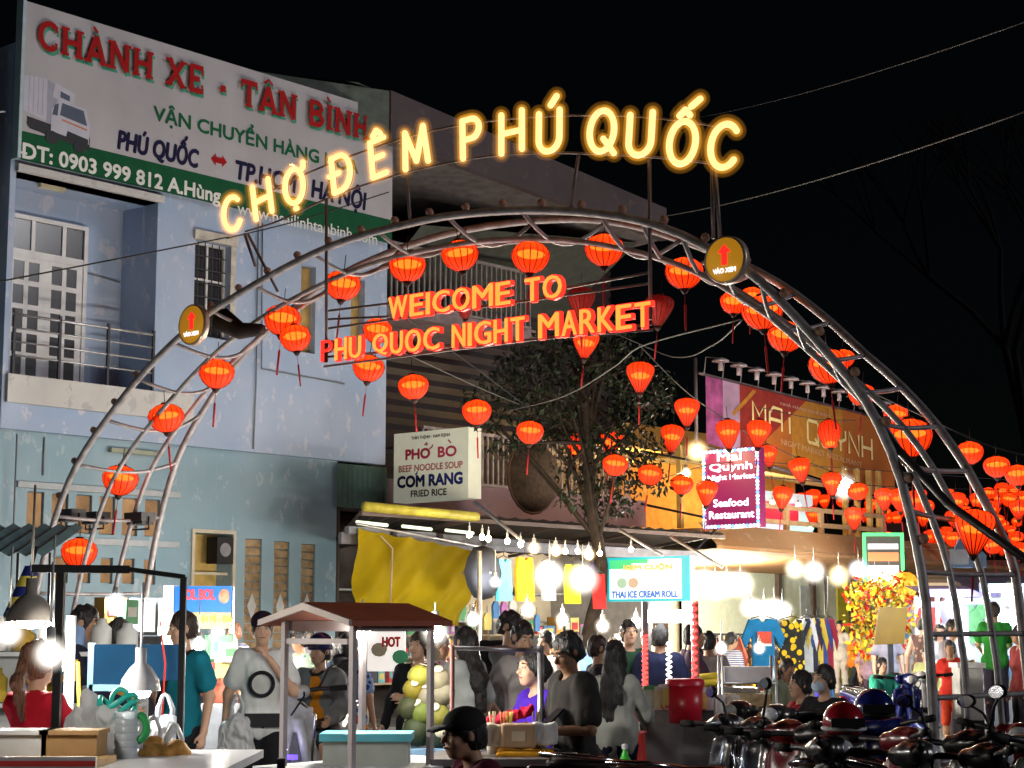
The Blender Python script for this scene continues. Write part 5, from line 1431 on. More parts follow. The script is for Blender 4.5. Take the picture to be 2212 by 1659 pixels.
# restaurant with orange banner
rs = shop('restaurant', 'two-storey restaurant with open orange lit upper floor and wooden balcony', 'restaurant', 31, 20)
org = M('orange_wall', (.75,.38,.08), .8, var=.15)
m = MB(); m.box((-4.2,3.2,3.4),(6.2,3.35,6.0)); m.build('upper_wall', org, rs)
m = MB(); m.box((-4.4,-1.4,3.28),(6.3,3.3,3.4)); m.build('floor_slab', M('orange_slab', (.3,.16,.08), .8, var=.2), rs)
m = MB(); m.quad((-4.4,-1.75,3.08),(6.3,-1.75,3.02),(6.3,-1.35,3.42),(-4.4,-1.35,3.5)); m.quad((-4.4,-1.75,3.02),(9,-1.75,2.9),(9,-1.75,2.98),(-4.4,-1.75,3.08)); m.quad((-4.4,-1.74,3.02),(-4.4,2.2,2.85),(9,2.2,2.8),(9,-1.74,2.9)); m.build('eave', wallpaint('worn_orange_eave', (.26,.13,.05), (.36,.24,.14), amt=.5), rs)
m = MB(); m.quad((-4.4,.2,5.0),(-4.4,3.3,5.3),(6.3,3.3,5.1),(6.3,.2,4.6)); m.build('ceiling', M('yellow_ceiling', (.6,.42,.14), .8, var=.1), rs)
m = MB()
for x in (-4.3,-2.9,-2.2,1.6,2.1,2.6,3.0): MB().box((x,-.9,3.42),(x+.09,-.8,4.95)).build('wooden_post', M('ochre_wood', (.5,.32,.1), .6, var=.2), rs)
m = MB()
for z in (3.62,3.92): m.box((-2.1,-1.0,z),(3.0,-.94,z+.09))
for x in (-2.1,-.9,.4,1.6,2.9): m.box((x,-1.01,3.42),(x+.12,-.93,4.0))
m.build('balcony_rail', M('warm_wood_rail', (.42,.26,.13), .6, var=.2), rs)
m = MB()
for k in range(5): m.beam((-4.3,-.7+k*.7,4.72+.06*k),(-1.9,-.7+k*.7,4.72+.06*k),.05)
for k in range(4): m.beam((-4.2+k*.7,-.8,4.78),(-4.2+k*.7,2.8,5.05),.05)
m.build('pergola_beam', M('yellow_beam', (.5,.36,.12), .6), rs)
m = MB(); m.box((2.3,2.6,3.5),(6.0,2.66,4.75)); lw = m.build('lit_panel', E_('pale_blue_panel', (.75,.8,.85), .75), rs)
m = MB(); m.box((2.8,2.5,4.1),(5.2,2.58,4.5)); m.build('red_banner', E_('red_panel', (.8,.02,.05), .8), lw)
m = MB(); m.box((2.5,2.5,3.6),(3.8,2.56,3.8)); m.box((4.4,2.5,3.55),(5.7,2.56,3.7)); m.build('blue_tables', M('blue_sheet', (.08,.12,.6), .6), rs)
for k in range(7):
    o = bulb_at(W(31 + 2.2 + k*.55, 20 + 2.35, 3.95 + (k % 2)*.5), 5, 'tiny coloured light in the restaurant upstairs', col=[(.2,1,.5),(.3,.4,1),(1,1,1)][k % 3], r=.05, drop=.1, group='coloured lights upstairs')
point(rs, (-3.2,1.2,4.6), 260, (1,.62,.2), .2)
point(rs, (1.5,1.4,4.5), 160, (1,.75,.45), .2)
# banner with its spotlights
bnw = 19.4
p0 = atw(1524,812,bnw); p1 = atw(1885,905,bnw); p2 = atw(1518,956,bnw); p3 = atw(1890,1078,bnw)
bn = sthing('restaurant_banner', 'large orange printed restaurant banner with purple left end behind the lanterns', 'banner', p0.x, bnw, p2.z)
bx1, bh0, bh1 = p1.x-p0.x+.9, p0.z-p2.z, p1.z-p3.z
dzr = p1.z - p0.z; dzb = p3.z - p2.z
def bpt(fx, fz, d=0): 
    x = fx*bx1; lo = dzb*fx; hi = bh0 + dzr*fx
    return (x, -d, lo + (hi-lo)*fz)
bm = M('banner_orange', (.45,.13,.02), .5, var=.25, scale=.8); bpur = M('banner_purple', (.36,.08,.22), .5, var=.6, scale=3); bpal = M('banner_lilac', (.45,.28,.4), .5, var=.3, scale=2); bred = M('banner_red', (.3,.03,.02), .5, var=.2); byel = M('banner_gold', (.5,.21,.025), .5, var=.15)
m = MB()
def strip(a, b, mi, z0=0, z1=1, d=0):
    m.quad(bpt(a,z0,d), bpt(b,z0,d), bpt(b,z1,d), bpt(a,z1,d), mi)
strip(0,.08,1); strip(.08,.16,2); strip(.16,.42,0); strip(.42,.7,4); strip(.7,1,0)
m.add([bpt(.16,.0,.006),bpt(.2,.0,.006),bpt(.5,1,.006),bpt(.16,1,.006)],[(0,1,2,3)],3)
m.add([bpt(.12,.55,.012),bpt(.13,.52,.012),bpt(.24,.95,.012),bpt(.225,.97,.012)],[(0,1,2,3)],4)
m.add([bpt(.12,.1,.012),bpt(.145,.1,.012),bpt(.145,.55,.012),bpt(.12,.5,.012)],[(0,1,2,3)],2)
m.build('sheet', [bm, bpur, bpal, bred, byel], bn)
def btext(t, fx0, fx1, fz0, fz1, mat, bold=.0, w_=None):
    a = Vector(bpt(fx0,fz0)); b = Vector(bpt(fx1,fz0)); c = Vector(bpt(fx0,fz1))
    MB().text(t, a, (b-a).normalized(), rz, (b-a).length, (c-a).length, 0, bold, .02).build('lettering', mat, bn)
gold = M('gold_letter', (.9,.72,.3), .4)
m = MB()                                        # square stroked name letters
def sq(glyphs, fx0, fx1, fz0, fz1, wd):
    a = Vector(bpt(fx0,fz0)); b = Vector(bpt(fx1,fz0)); c = Vector(bpt(fx0,fz1)); X = (b-a); Z = (c-a).length
    n = len(glyphs)
    for i, g_ in enumerate(glyphs):
        o_ = a + X*(i/n); w1 = X.length/n*.74
        for s_ in g_: ribbon(m, [(x*w1/Z, y) for x, y in s_], wd, o_, X.normalized(), rz, Z, Z, 0, .02)
sq([[[(0,0),(0,1),(.5,.45),(1,1),(1,0)]], [[(0,0),(0,.7),(.3,1),(1,1),(1,0)],[(0,.45),(1,.45)]], [[(.3,0),(.3,.75)],[(.3,.88),(.3,1)]]], .22,.47,.48,.8,.15)
sq([[[(0,.1),(0,.9),(.1,1),(.9,1),(1,.9),(1,.1),(.9,0),(.1,0),(0,.1)],[(.7,.25),(1.05,-.08)]], [[(0,1),(0,.1),(.1,0),(.9,0),(1,.1),(1,1)]], [[(0,1),(0,.6),(.5,.45),(1,.6),(1,1)],[(.5,.45),(.5,0)]], [[(0,0),(0,1),(1,0),(1,1)]], [[(0,0),(0,1)],[(1,0),(1,1)],[(0,.5),(1,.5)]]], .5,.88,.44,.74,.15)
m.build('lettering', gold, bn)
btext('NHÀ HÀNG CHỢ ĐÊM', .36,.62,.84,.9, M('pale_pink_letter', (.6,.35,.3), .5), .02)
btext('NIGHT MARKET RESTAURANT', .36,.8,.3,.38, M('pale_orange_letter', (.65,.38,.2), .5), .01)
m = MB(); m.tube([bpt(-.02,1.03,-.05),bpt(1,1.02,-.05)], .03, 6); m.tube([bpt(-.03,0,-.08),bpt(-.03,1.25,-.08)], .035, 6); m.tube([bpt(-.03,-.04,-.06),bpt(1,-.03,-.06)], .03, 6); m.build('frame', M('frame_violet_grey', (.2,.16,.18), .5, .3), bn)
for k in range(11):
    b_ = Vector(bpt(.0+.086*k, 1.0)) ; q = W(p0.x+b_.x, bnw-.35, p2.z+b_.z+.27)
    o = thing('spot_lamp', 'small white spotlight on an arm along the top of the orange banner', 'spotlight', q, RZ, 'spotlights along the orange banner')
    m = MB(); m.lathe([(.001,.06),(.05,.05),(.16,.0),(.17,-.03),(.001,-.02)], 14); m.tube([(0,0,-.02),(0,0,-.2)], .045, 8); m.build('head', M('pinkish_white_lamp', (.5,.42,.44), .5), o)
    m = MB(); m.tube([(0,0,.04),(.02,.35,.1),(.02,.4,-.25)], .012, 5); m.build('arm', galv, o)
# purple glowing vertical sign
vs_, vw, vh = usign('neon_sign', 'purple vertical lightbox with white words and coloured bulb border under the orange banner', 1521, 965, 1640, 1143, 25.3)
m = MB(); m.box((0,-vw,0),(.16,0,vh)); m.build('box', E_('purple_lightbox', (.2,.004,.075), .75), vs_)
m = MB()
nb = 0
for i in range(16): m.ball((-.03, -vw*(i+.5)/16, vh-.03), .032, 6, i % 4); m.ball((-.03, -vw*(i+.5)/16, .03), .032, 6, (i+1) % 4)
for i in range(22): m.ball((-.03, -.03, vh*(i+.5)/22), .032, 6, (i+2) % 4); m.ball((-.03, -vw+.03, vh*(i+.5)/22), .032, 6, i % 4)
m.build('bulb_border', [E_('border_white', (1,1,1), 2.2), E_('border_blue', (.1,.3,1), 2.2), E_('border_pink', (1,.5,.7), 2), E_('border_cyan', (.3,.9,1), 1.8)], vs_)
VT = E_('pink_white_led', (1,.72,.85), 2.4)
for t, a, b, c, d_ in (('Mai',.26,.85,.7,.965),('Quynh',.12,.7,.88,.83),('Night Market',.08,.59,.93,.68),('Seafood',.18,.27,.8,.37),('Restaurant',.1,.12,.9,.22)):
    sline(vs_, t, a, b, c, d_, VT, vw, vh, .03, .012)
m = MB()
for z in (.2, vh-.2): m.beam((.08,0,z),(.08,1.4,z+.3),.04)
m.beam((.08,-.2,0),(.6,.9,-.55),.03); m.build('bracket', darkm, vs_)
# ice cream roll stall
ic, iw, ih = usign('stall_sign', 'white and green lit stall sign for Thai ice cream rolls', 1314, 1200, 1490, 1300, 20.6)
m = MB(); m.box((0,-iw,0),(.12,0,ih)); m.build('box', E_('sign_white_lit', (.9,1,.97), .8), ic)
m = MB(); m.frame((-.012,0,0),(0,-1,0),(0,0,1),iw,ih,.035,.01); m.box((-.006,-iw,0),(-.001,-iw+.14,ih)); m.build('teal_border', E_('sign_teal', (.01,.4,.5), .8), ic)
m = MB()
for a, b, c, d_ in ((.02,.86,.5,.97),(.02,.74,.3,.86)): m.box((-.012,-b*iw if False else -c*iw,b*ih if False else b*ih),(-.008,-a*iw,d_*ih))
m.build('green_swash', E_('sign_green', (.05,.5,.2), .8), ic)
m = MB(); m.plate([(-.012,-.18*iw-.075*math.cos(k*.4)*1.2,.42*ih+.075*math.sin(k*.4)) for k in range(16)], (-1,0,0), .004); m.plate([(-.012,-.32*iw-.075*math.cos(k*.4)*1.2,.42*ih+.075*math.sin(k*.4)) for k in range(16)], (-1,0,0), .004,1); m.build('ice_cream_picture', [E_('bowl_green', (.25,.4,.3), .8), E_('bowl_brown', (.4,.3,.22), .8)], ic)
sline(ic,'THAI ICE CREAM ROLL',.05,.08,.86,.24,E_('sign_blue_text', (.02,.12,.5), .8),iw,ih,.05,.014)
sline(ic,'KEM CUỘN',.2,.68,.8,.86,E_('sign_yellow_text', (.95,.4,.08), .8),iw,ih,.06,.014)
st = thing('ice_cream_stall', 'ice cream roll stall with posts wrapped in red and white light rope', 'stall', at(1440,1560,16.5).xy.to_3d(), 0)
B_ = at(1440,1560,16.5)
def ls(x,y,d):
    return at(x,y,d) - Vector((B_.x,B_.y,0))
posts = [(1393,16.2),(1502,16.2),(1400,17.4),(1498,17.4)]
for x, d in posts:
    p = ls(x,1300,d); MB().box((p.x-.025,p.y-.025,0),(p.x+.025,p.y+.025,p.z)).build('post', galv, st)
for x, y0, y1, mt in ((1393,1372,1502,'r'),(1500,1300,1500,'r'),(1445,1385,1475,'w')):
    a, b = ls(x,y0,16.1), ls(x,y1,16.1); n = 70 if mt == 'r' else 44
    m = MB(); m.tube([a.lerp(b,i/n) + Vector((.022*math.cos(i*1.15),.022*math.sin(i*1.15),0)) for i in range(n+1)], .009, 5)
    m.build('light_rope', E_('red_rope', (1,.06,.05), 3) if mt == 'r' else E_('white_rope', (1,.9,.85), 3), st)
a, b = ls(1395,1318,16.6), ls(1492,1345,16.6)
m = MB(); m.box((a.x,a.y-.35,b.z),(b.x,a.y+.2,a.z)); 
m.build('lamp_box', E_('lamp_box_white', (1,1,.97), 9), st)
c0, c1 = ls(1380,1520,16), ls(1540,1520,16)
m = MB(); m.box((c0.x,c0.y-.1,.0),(c1.x,c0.y+.7,c0.z-.05)); m.build('counter', M('steel_counter', (.22,.22,.23), .4, .6, var=.3), st)
m = MB(); m.box((c0.x-.04,c0.y-.16,c0.z-.048),(c1.x+.04,c0.y+.74,c0.z)); m.build('counter_top', M('white_counter', (.6,.6,.62), .4), st)

# ================================================================ trees
def leaf_tree(name, label, base, trunk_pts, trunk_r, clumps, nper, lsize, lmat, seed, droop=.6, group=None, limbs=True, bmat=None):
    random.seed(seed)
    o = thing(name, label, 'tree', (base.x, base.y, 0), 0, group)
    B = Vector((base.x, base.y, 0))
    bark = bmat or M('bark', (.03,.022,.017), .9, var=.4, scale=9, bump=.8)
    tp_ = catmull([tuple(Vector(p)-B) for p in trunk_pts], 16)
    m = MB(); m.tube(tp_, [trunk_r*(1-.55*i/15) for i in range(16)], 10)
    top = Vector(tp_[-1])
    if limbs:
        for c, r in clumps:
            a = Vector(tp_[random.randint(8,15)]); b = Vector(c)-B
            mid = a.lerp(b,.5) + Vector((random.uniform(-.15,.15),random.uniform(-.15,.15),random.uniform(0,.25)))
            m.tube([tuple(q) for q in catmull([tuple(a),tuple(mid),tuple(b)],7)], [trunk_r*.26*(1-.11*i) for i in range(7)], 6)
    m.build('trunk', bark, o)
    m = MB()
    for c, r in clumps:
        for i in range(int(nper*(r/.5)**2)):
            d = Vector((random.gauss(0,1),random.gauss(0,1),random.gauss(0,1))).normalized()*r*random.uniform(.25,1.)**.6
            p = Vector(c)-B + Vector((d.x,d.y,d.z*.75))
            a = Vector((random.uniform(-1,1),random.uniform(-1,1),random.uniform(-1-droop,.5))).normalized()
            s_ = a.cross(Vector((random.uniform(-1,1),random.uniform(-1,1),random.uniform(-1,1)))).normalized()
            L = lsize*random.uniform(.7,1.3)
            m.add([p, p+a*L*.5+s_*L*.22, p+a*L, p+a*L*.5-s_*L*.22], [(0,1,2,3)], random.randint(0,len(lmat)-1))
    m.build('crown', lmat, o)
    return o
LG = [M('leaf_dark', (.01,.018,.008), .5, var=.3), M('leaf_mid', (.017,.027,.011), .5, var=.3), M('leaf_brown', (.02,.016,.01), .6, var=.3)]
TD = 26
random.seed(3)
cl = []
for x, y, r in ((1080,830,.5),(1130,790,.55),(1180,760,.5),(1240,790,.6),(1300,760,.6),(1350,800,.55),(1400,830,.5),(1430,870,.35),(1120,880,.45),(1200,860,.6),(1290,850,.6),(1360,890,.5),(1060,905,.35),(1150,940,.4),(1230,930,.5),(1320,950,.55),(1390,960,.4),(1230,1010,.35),(1300,1030,.5),(1350,1040,.4),(1400,1010,.35),(1230,1075,.25),(1290,1100,.4),(1340,1090,.3),(1420,1050,.25),(1090,960,.3),(1250,720,.45),(1330,720,.4),(1010,860,.25)):
    cl.append((at(x,y,TD+random.uniform(-.7,.7)), r*.86))
leaf_tree('street_tree', 'dark leafy street tree growing through the awning beside the pink balcony', at(1285,1400,TD), [Vector((at(1268,1400,TD).x,at(1268,1400,TD).y,0)), at(1270,1380,TD), at(1300,1250,TD), at(1275,1080,TD), at(1268,930,TD), at(1255,800,TD)], .13, cl, 330, .1, LG, 5)
YL = [M('blossom_yellow', (.7,.5,.02), .6, var=.2), M('blossom_gold', (.6,.36,.02), .6, var=.2), M('envelope_red', (.6,.02,.015), .5), M('leaf_pale', (.3,.3,.04), .6)]
cl = [(at(x,y,32+random.uniform(-.4,.4)), r) for x, y, r in ((1862,1275,.45),(1885,1300,.5),(1905,1275,.5),(1930,1265,.4),(1870,1340,.45),(1895,1350,.5),(1920,1320,.5),(1945,1345,.4),(1880,1390,.4),(1905,1400,.45),(1860,1410,.25),(1930,1390,.35),(1950,1290,.3))]
leaf_tree('blossom_tree', 'yellow blossom tree hung with red envelopes by the shops', at(1905,1450,32), [Vector((at(1905,1450,32).x,at(1905,1450,32).y,0)), at(1905,1430,32), at(1900,1380,32), at(1900,1320,32)], .06, cl, 120, .13, YL, 8)
bt = at(2240,1000,60)
def bare(o_, p, d, L, r, n, m):
    if n == 0: return
    q = p + d*L; m.tube([p, p.lerp(q,.5)+Vector((random.uniform(-.1,.1),0,random.uniform(-.1,.1)))*L*.3, q], [r, r*.85, r*.7], 5, caps=False)
    for k in range(3):
        d2 = (d + Vector((random.uniform(-.8,.8),random.uniform(-.5,.5),random.uniform(-.3,.6)))).normalized(); bare(o_, q, d2, L*.72, r*.62, n-1, m)
o = thing('bare_tree', 'faint bare tree against the black sky at the right edge', 'tree', (bt.x, bt.y, 0)); random.seed(4)
m = MB(); bare(o, Vector((0,0,0)), Vector((-.02,0,1)), 6.5, .3, 6, m); m.build('branches', M('night_bark', (.003,.003,.003), .95), o)

# ================================================================ front stalls
white_p = M('white_plastic', (.72,.73,.75), .35, var=.06, trans=.35)
blk = M('black_frame_paint', (.008,.008,.009), .75, var=.2)
box_pts = lambda *a: [at(*q) for q in a]
def loc_thing(name, label, cat, x, y, d, group=None, rz=0, floor=False):
    p = at(x, y, d); 
    if floor: p.z = 0
    return thing(name, label, cat, p, rz, group), p
def bag_mesh(o, s=1., mat=None, seed=1):
    surf_obj('film', [('box',(0,0,-.2*s),(.1*s,.06*s,.11*s),None,.05*s),('cap',(-.03*s,0,-.1*s),(.03*s,0,-.07*s),.06*s,.045*s),('cap',(0,0,-.08*s),(0,0,-.02*s),.04*s,.02*s)], mat or white_p, o, .009, .05, (), .03*s, 17/s, seed)
    m = MB()
    for sx in (-1,1): m.tube([(sx*.03*s,0,-.05*s),(sx*.035*s,.01,.03*s),(sx*.012*s,.0,.09*s),(-sx*.005*s,0,.1*s)], [.016*s,.013*s,.01*s,.008*s], 6)
    m.build('handle', mat or white_p, o)
# left stall: black square tube frame
o, B = loc_thing('vendor_frame', 'black square tube stall frame around the plastic bags at front left', 'stall frame', 260, 1600, 9.2, floor=True)
m = MB()
p1, p2 = at(132,1232,9.0)-B, at(397,1246,9.5)-B; p0 = at(70,1228,8.9)-B
m.box((p1.x-.02,p1.y-.02,0),(p1.x+.02,p1.y+.02,p1.z)); m.build('post', blk, o)
m = MB(); m.box((p2.x-.016,p2.y-.016,0),(p2.x+.016,p2.y+.016,p2.z)); m.build('post', blk, o)
m = MB(); m.beam(p0, at(278,1230,9.2)-B, .03, .04); m.beam(at(278,1230,9.2)-B, p2, .024, .024); m.build('top_bar', blk, o)
m = MB()
m.box((p1.x-.1,p1.y+.9,0),(p1.x-.07,p1.y+.93,1.3)); m.build('rear_post', blk, o)
o, B = loc_thing('stall_table', 'white topped table carrying the plastic bags at front left', 'table', 240, 1650, 9.0, floor=True)
zt = at(240,1625,9.2).z
m = MB(); m.box((-1.6,-2.6,zt-.04),(.7,.4,zt)); m.build('table_top', M('white_oilcloth', (.75,.75,.77), .3, var=.04), o)
for sx in (-.9,.8):
    for sy in (-.3,.35): MB().box((sx-.02,sy-.02,0),(sx+.02,sy+.02,zt-.04)).build('leg', darkm, o)
o, B = loc_thing('bag_pile', 'big white translucent plastic bag of cups on the front left table', 'plastic bag', 225, 1655, 9.0)
random.seed(2)
pr = [('box',(0,0,.05),(.2,.13,.16),None,.09),('ell',(-.08,.02,.2),(.11,.1,.1)),('ell',(.09,-.02,.19),(.12,.1,.11)),('ell',(.02,-.04,.24),(.08,.08,.07)),('cap',(-.05,0,.28),(-.09,0,.34),.04,.03)]
surf_obj('sack', pr, white_p, o, .01, .04, (), .03, 15, 3)
o, B = loc_thing('plastic_jug', 'clear plastic cup stack in film at the right of the white bag', 'cup stack', 272, 1655, 8.8)
m = MB()
for k in range(7): m.lathe([(.05,k*.035),(.062,k*.035+.05),(.055,k*.035+.052)], 16)
m.build('cups', M('clear_cups', (.7,.75,.8), .2, var=.05, trans=.5), o)
o, B = loc_thing('tie_coil', 'turquoise plastic ribbon coil on top of the white bag', 'ribbon coil', 250, 1555, 8.95)
m = MB(); m.tube([(.09*math.cos(i*.42)*(1+.12*math.sin(i*1.3)), .05*math.sin(i*.42), .0 + .03*math.sin(i*.9) + .0022*i) for i in range(46)], .014, 6); m.tube([(.02+.045*math.cos(i*.35), 0, .09+.06*math.sin(i*.35)) for i in range(14)], .012, 6); m.build('ribbon', M('turquoise_ribbon', (.02,.5,.42), .4), o)
o, B = loc_thing('tape_roll', 'green and white tape roll leaning on the white bag', 'tape roll', 297, 1572, 8.8)
m = MB(); m.tube([(.045*math.cos(i*.32), 0, .06*math.sin(i*.32)) for i in range(20)], .02, 6, closed=True); m.build('tape', M('green_tape', (.02,.3,.08), .4), o)
o, B = loc_thing('snack_bag', 'clear bag of golden fried snacks on the front left table', 'snack bag', 340, 1650, 9.0)
surf_obj('snacks', [('ell',(random.uniform(-.11,.11),random.uniform(-.07,.07),random.uniform(-.02,.1)),(.05,.045,.04)) for _ in range(18)], M('fried_snack', (.6,.3,.08), .6, var=.4, scale=20), o, .012, .015)
o, B = loc_thing('white_bag', 'crumpled white plastic bag lying right of the front black post', 'plastic bag', 445, 1640, 9.6)
bag_mesh(o, .9, None, 7); o.rotation_euler = (R(70), 0, R(40))
o, B = loc_thing('hanging_bag', 'white plastic carrier bags hanging on the right black post', 'plastic bag', 356, 1545, 9.8)
bag_mesh(o, 1.15, None, 9)
o, B = loc_thing('basket_tray', 'red and white edged tray at the lower left corner', 'tray', 60, 1640, 8.3)
m = MB(); m.box((-.4,-.1,-.03),(.34,.3,0)); m.build('tray', M('tan_tray', (.5,.32,.14), .6, var=.2), o)
m = MB(); m.box((-.4,-.13,-.035),(.34,-.1,.02)); m.build('white_edge', M('white_edge', (.75,.72,.7), .5), o)
m = MB(); m.box((-.4,-.134,-.022),(.34,-.131,.002)); m.build('red_stripe', M('red_stripe', (.6,.05,.04), .5), o)
for k,(x,lb) in enumerate(((50,'white foam box at the bottom left corner'),(158,'brown carton beside the white foam box at bottom left'))):
    o, B = loc_thing('food_box', lb, 'box', x, 1668, 8.6)
    m = MB(); m.box((-.13,-.1,0),(.13,.12,.18)); m.box((-.14,-.11,.18),(.14,.13,.2)); m.build('carton', M('foam_white', (.75,.75,.76), .6) if k == 0 else M('carton_tan', (.45,.28,.13), .7), o)
# lamp shades
def shade_lamp(x, y, d, r, watts, label, col, cord=.5, inner=True):
    o, B = loc_thing('shade_lamp', label, 'lamp', x, y, d, 'shaded lamps over the left stalls')
    m = MB(); m.lathe([(r,-.03),(r*.9,.03),(r*.55,.09),(.03,.12),(.03,.2),(.001,.2)], 24); m.tube([(0,0,.2),(0,0,.2+cord)], .007, 4); m.build('lamp_shade', col, o)
    rb = r*.55
    L = watts/(4*math.pi*rb*rb*math.pi*.3)
    m = MB(); m.lathe([(.001,-.07),(rb*.8,-.06),(rb,-.03),(rb*.6,.0)], 16); m.build('bulb', E_('shade_bulb_%d' % int(L), (.92,.97,1), L), o)
shade_lamp(66, 1330, 9.6, .13, 24, 'grey dome lamp above the red shirted woman', M('grey_shade', (.25,.23,.21), .5))
shade_lamp(303, 1480, 9.7, .11, 3, 'pale cone lamp hanging in front of the blue cabinet', M('pale_shade', (.33,.34,.36), .4), .35)
# blue cabinet
o, B = loc_thing('blue_cabinet', 'blue metal vendor cabinet panel on pale blue legs behind the white bags', 'cabinet', 292, 1500, 10.9, floor=True)
blu = M('blue_metal', (.004,.05,.12), .8, 0, var=.2, scale=3)
a, b, c = at(203,1392,10.9)-B, at(288,1478,10.9)-B, at(388,1470,10.9)-B
m = MB(); m.box((a.x,0,b.z),(b.x,.04,a.z)); m.build('panel', blu, o); m = MB(); m.box((b.x+.02,.02,c.z),(c.x,.06,a.z)); m.build('panel', blu, o)
m = MB(); m.box((a.x-.02,-.02,b.z-.04),(b.x+.02,.02,b.z-.002)); m.box((a.x-.03,-.02,0),(a.x+.005,.02,a.z+.01)); m.box((c.x-.005,-.02,0),(c.x+.03,.02,a.z+.01)); m.build('frame', M('pale_blue_frame', (.2,.4,.55), .4, .2), o)
m = MB(); m.tube([c+Vector((-.12,-.04,.36)), c+Vector((-.08,-.05,.1)), c+Vector((-.1,-.05,-.5))], .006, 5); m.build('red_cable', M('red_cable', (.5,.03,.02), .5), o)
# white pipe post with yellow cable
o, B = loc_thing('white_post', 'white pipe post with yellow cable behind the red shirted woman', 'post', 152, 1400, 9.9, floor=True)
m = MB(); m.tube([(0,0,0),(0,0,at(150,1330,9.9).z)], .028, 10); m.build('pipe', M('white_pipe', (.7,.7,.72), .4), o)
m = MB(); m.tube([(.05,-.02,at(165,1430,9.9).z),(.07,-.03,1.1),(.1,-.03,.7)], .01, 5); m.build('yellow_cable', M('yellow_cable', (.65,.5,.02), .5), o)
# bol bol stall
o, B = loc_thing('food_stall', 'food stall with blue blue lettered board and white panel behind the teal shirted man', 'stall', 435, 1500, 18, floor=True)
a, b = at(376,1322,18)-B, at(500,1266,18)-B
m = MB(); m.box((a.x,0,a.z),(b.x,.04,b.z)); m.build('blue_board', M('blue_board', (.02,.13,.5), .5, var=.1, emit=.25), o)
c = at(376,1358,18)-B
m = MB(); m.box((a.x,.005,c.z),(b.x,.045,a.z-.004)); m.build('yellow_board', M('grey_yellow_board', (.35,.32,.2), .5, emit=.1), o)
wx = Vector((1,0,0))
MB().text('BOL BOL', (a.x+.06,-.002,a.z+.12), wx, rz, (b.x-a.x)*.62, .11, 0, .05, .004).build('lettering', M('red_board_letter', (.7,.06,.07), .5, emit=.2), o)
MB().text('BÁNH MÌ - BIA', (a.x+.16,.002,c.z+.06), wx, rz, (b.x-a.x)*.75, .09, 0, .05, .004).build('lettering', M('yellow_board_letter', (.75,.5,.05), .5, emit=.15), o)
m = MB(); m.plate([(b.x-.07+.055*math.cos(k*.5236),-.004,b.z-.1+.075*math.sin(k*.5236)) for k in range(12)], (0,-1,0), .004); m.build('food_picture', M('food_brown', (.4,.2,.12), .6, var=.5, scale=15), o)
d = at(346,1400,17.9)-B; e = at(372,1264,17.9)-B
m = MB(); m.box((d.x,-.02,d.z),(e.x,.3,e.z)); m.build('white_panel', M('white_panel', (.7,.72,.75), .5, var=.04), o)
for x in (a.x,b.x): MB().box((x-.02,.05,0),(x+.02,.09,b.z)).build('post', galv, o)
m = MB(); m.box((a.x-.1,-.15,0),(b.x+.1,.4,.85)); m.build('counter', M('counter_blue_grey', (.3,.33,.38), .5, var=.2), o)
for k,(x,y,sx_,sc_) in enumerate(((175,1600,0,1.2),(205,1560,1,1.),(330,1590,2,1.),(375,1610,3,1.1))):
    o, B = loc_thing('carrier_bag', ['white knotted bag at the left foot of the bag pile','white knotted bag on top behind the turquoise ribbon','white knotted bag left of the right black post','white knotted bag against the right black post'][k], 'plastic bag', x, y, 9.1); bag_mesh(o, sc_, None, 20+k)
for k,(x,y,c_) in enumerate(((395,1405,(.6,.55,.5)),(415,1412,(.6,.1,.08)),(450,1410,(.55,.6,.5)),(470,1404,(.7,.68,.65)),(488,1412,(.6,.4,.1)),(462,1440,(.5,.5,.55)),(480,1445,(.1,.3,.15)))):
    goods(1, x, x+1, y+18, y+19, 17.8, 17.9, ['cream','red','pale green','white','amber','grey','green'][k]+' food packet on the blue board stall counter', 'packets on the blue board stall counter', (.14,.24))
# cooler with glowing lid behind
o, B = loc_thing('ice_chest', 'glowing white glass food case behind the blue cabinet', 'display case', 310, 1380, 16.5, floor=True)
a, b = at(280,1372,16.5)-B, at(342,1292,16.5)-B
m = MB(); m.box((a.x,0,a.z),(b.x,.4,b.z)); m.build('case', M('case_white', (.8,.82,.85), .3, emit=1.3, ecol=(.93,.97,1)), o)
m = MB(); m.box((a.x-.05,-.05,0),(b.x+.05,.5,a.z-.01)); m.build('stand', M('case_stand', (.25,.25,.28), .5), o)
m = MB(); m.frame((a.x-.01,-.012,a.z),(1,0,0),(0,0,1),b.x-a.x+.02,b.z-a.z,.03,.01); m.build('edge', galv, o)
goods(5, 215, 275, 1345, 1350, 16, 16.3, 'pink or tan packet stacked behind the dark suited man', 'packets behind the suited man', (.16,.28))
goods(8, 60, 135, 1470, 1480, 12, 12.6, 'yellow brown snack packet on the shelf behind the red shirted woman', 'snack packets at far left', (.12,.2))
o, B = loc_thing('snack_shelf', 'pale shelf with snacks behind the red shirted woman', 'shelf', 60, 1500, 12.4, floor=True)
m = MB()
for z in (.75,1.1,1.45): m.box((-.9,0,z-.03),(.75,.35,z))
m.box((-.9,.36,0),(.75,.4,1.5)); m.build('boards', M('pale_shelf', (.6,.62,.62), .6), o)
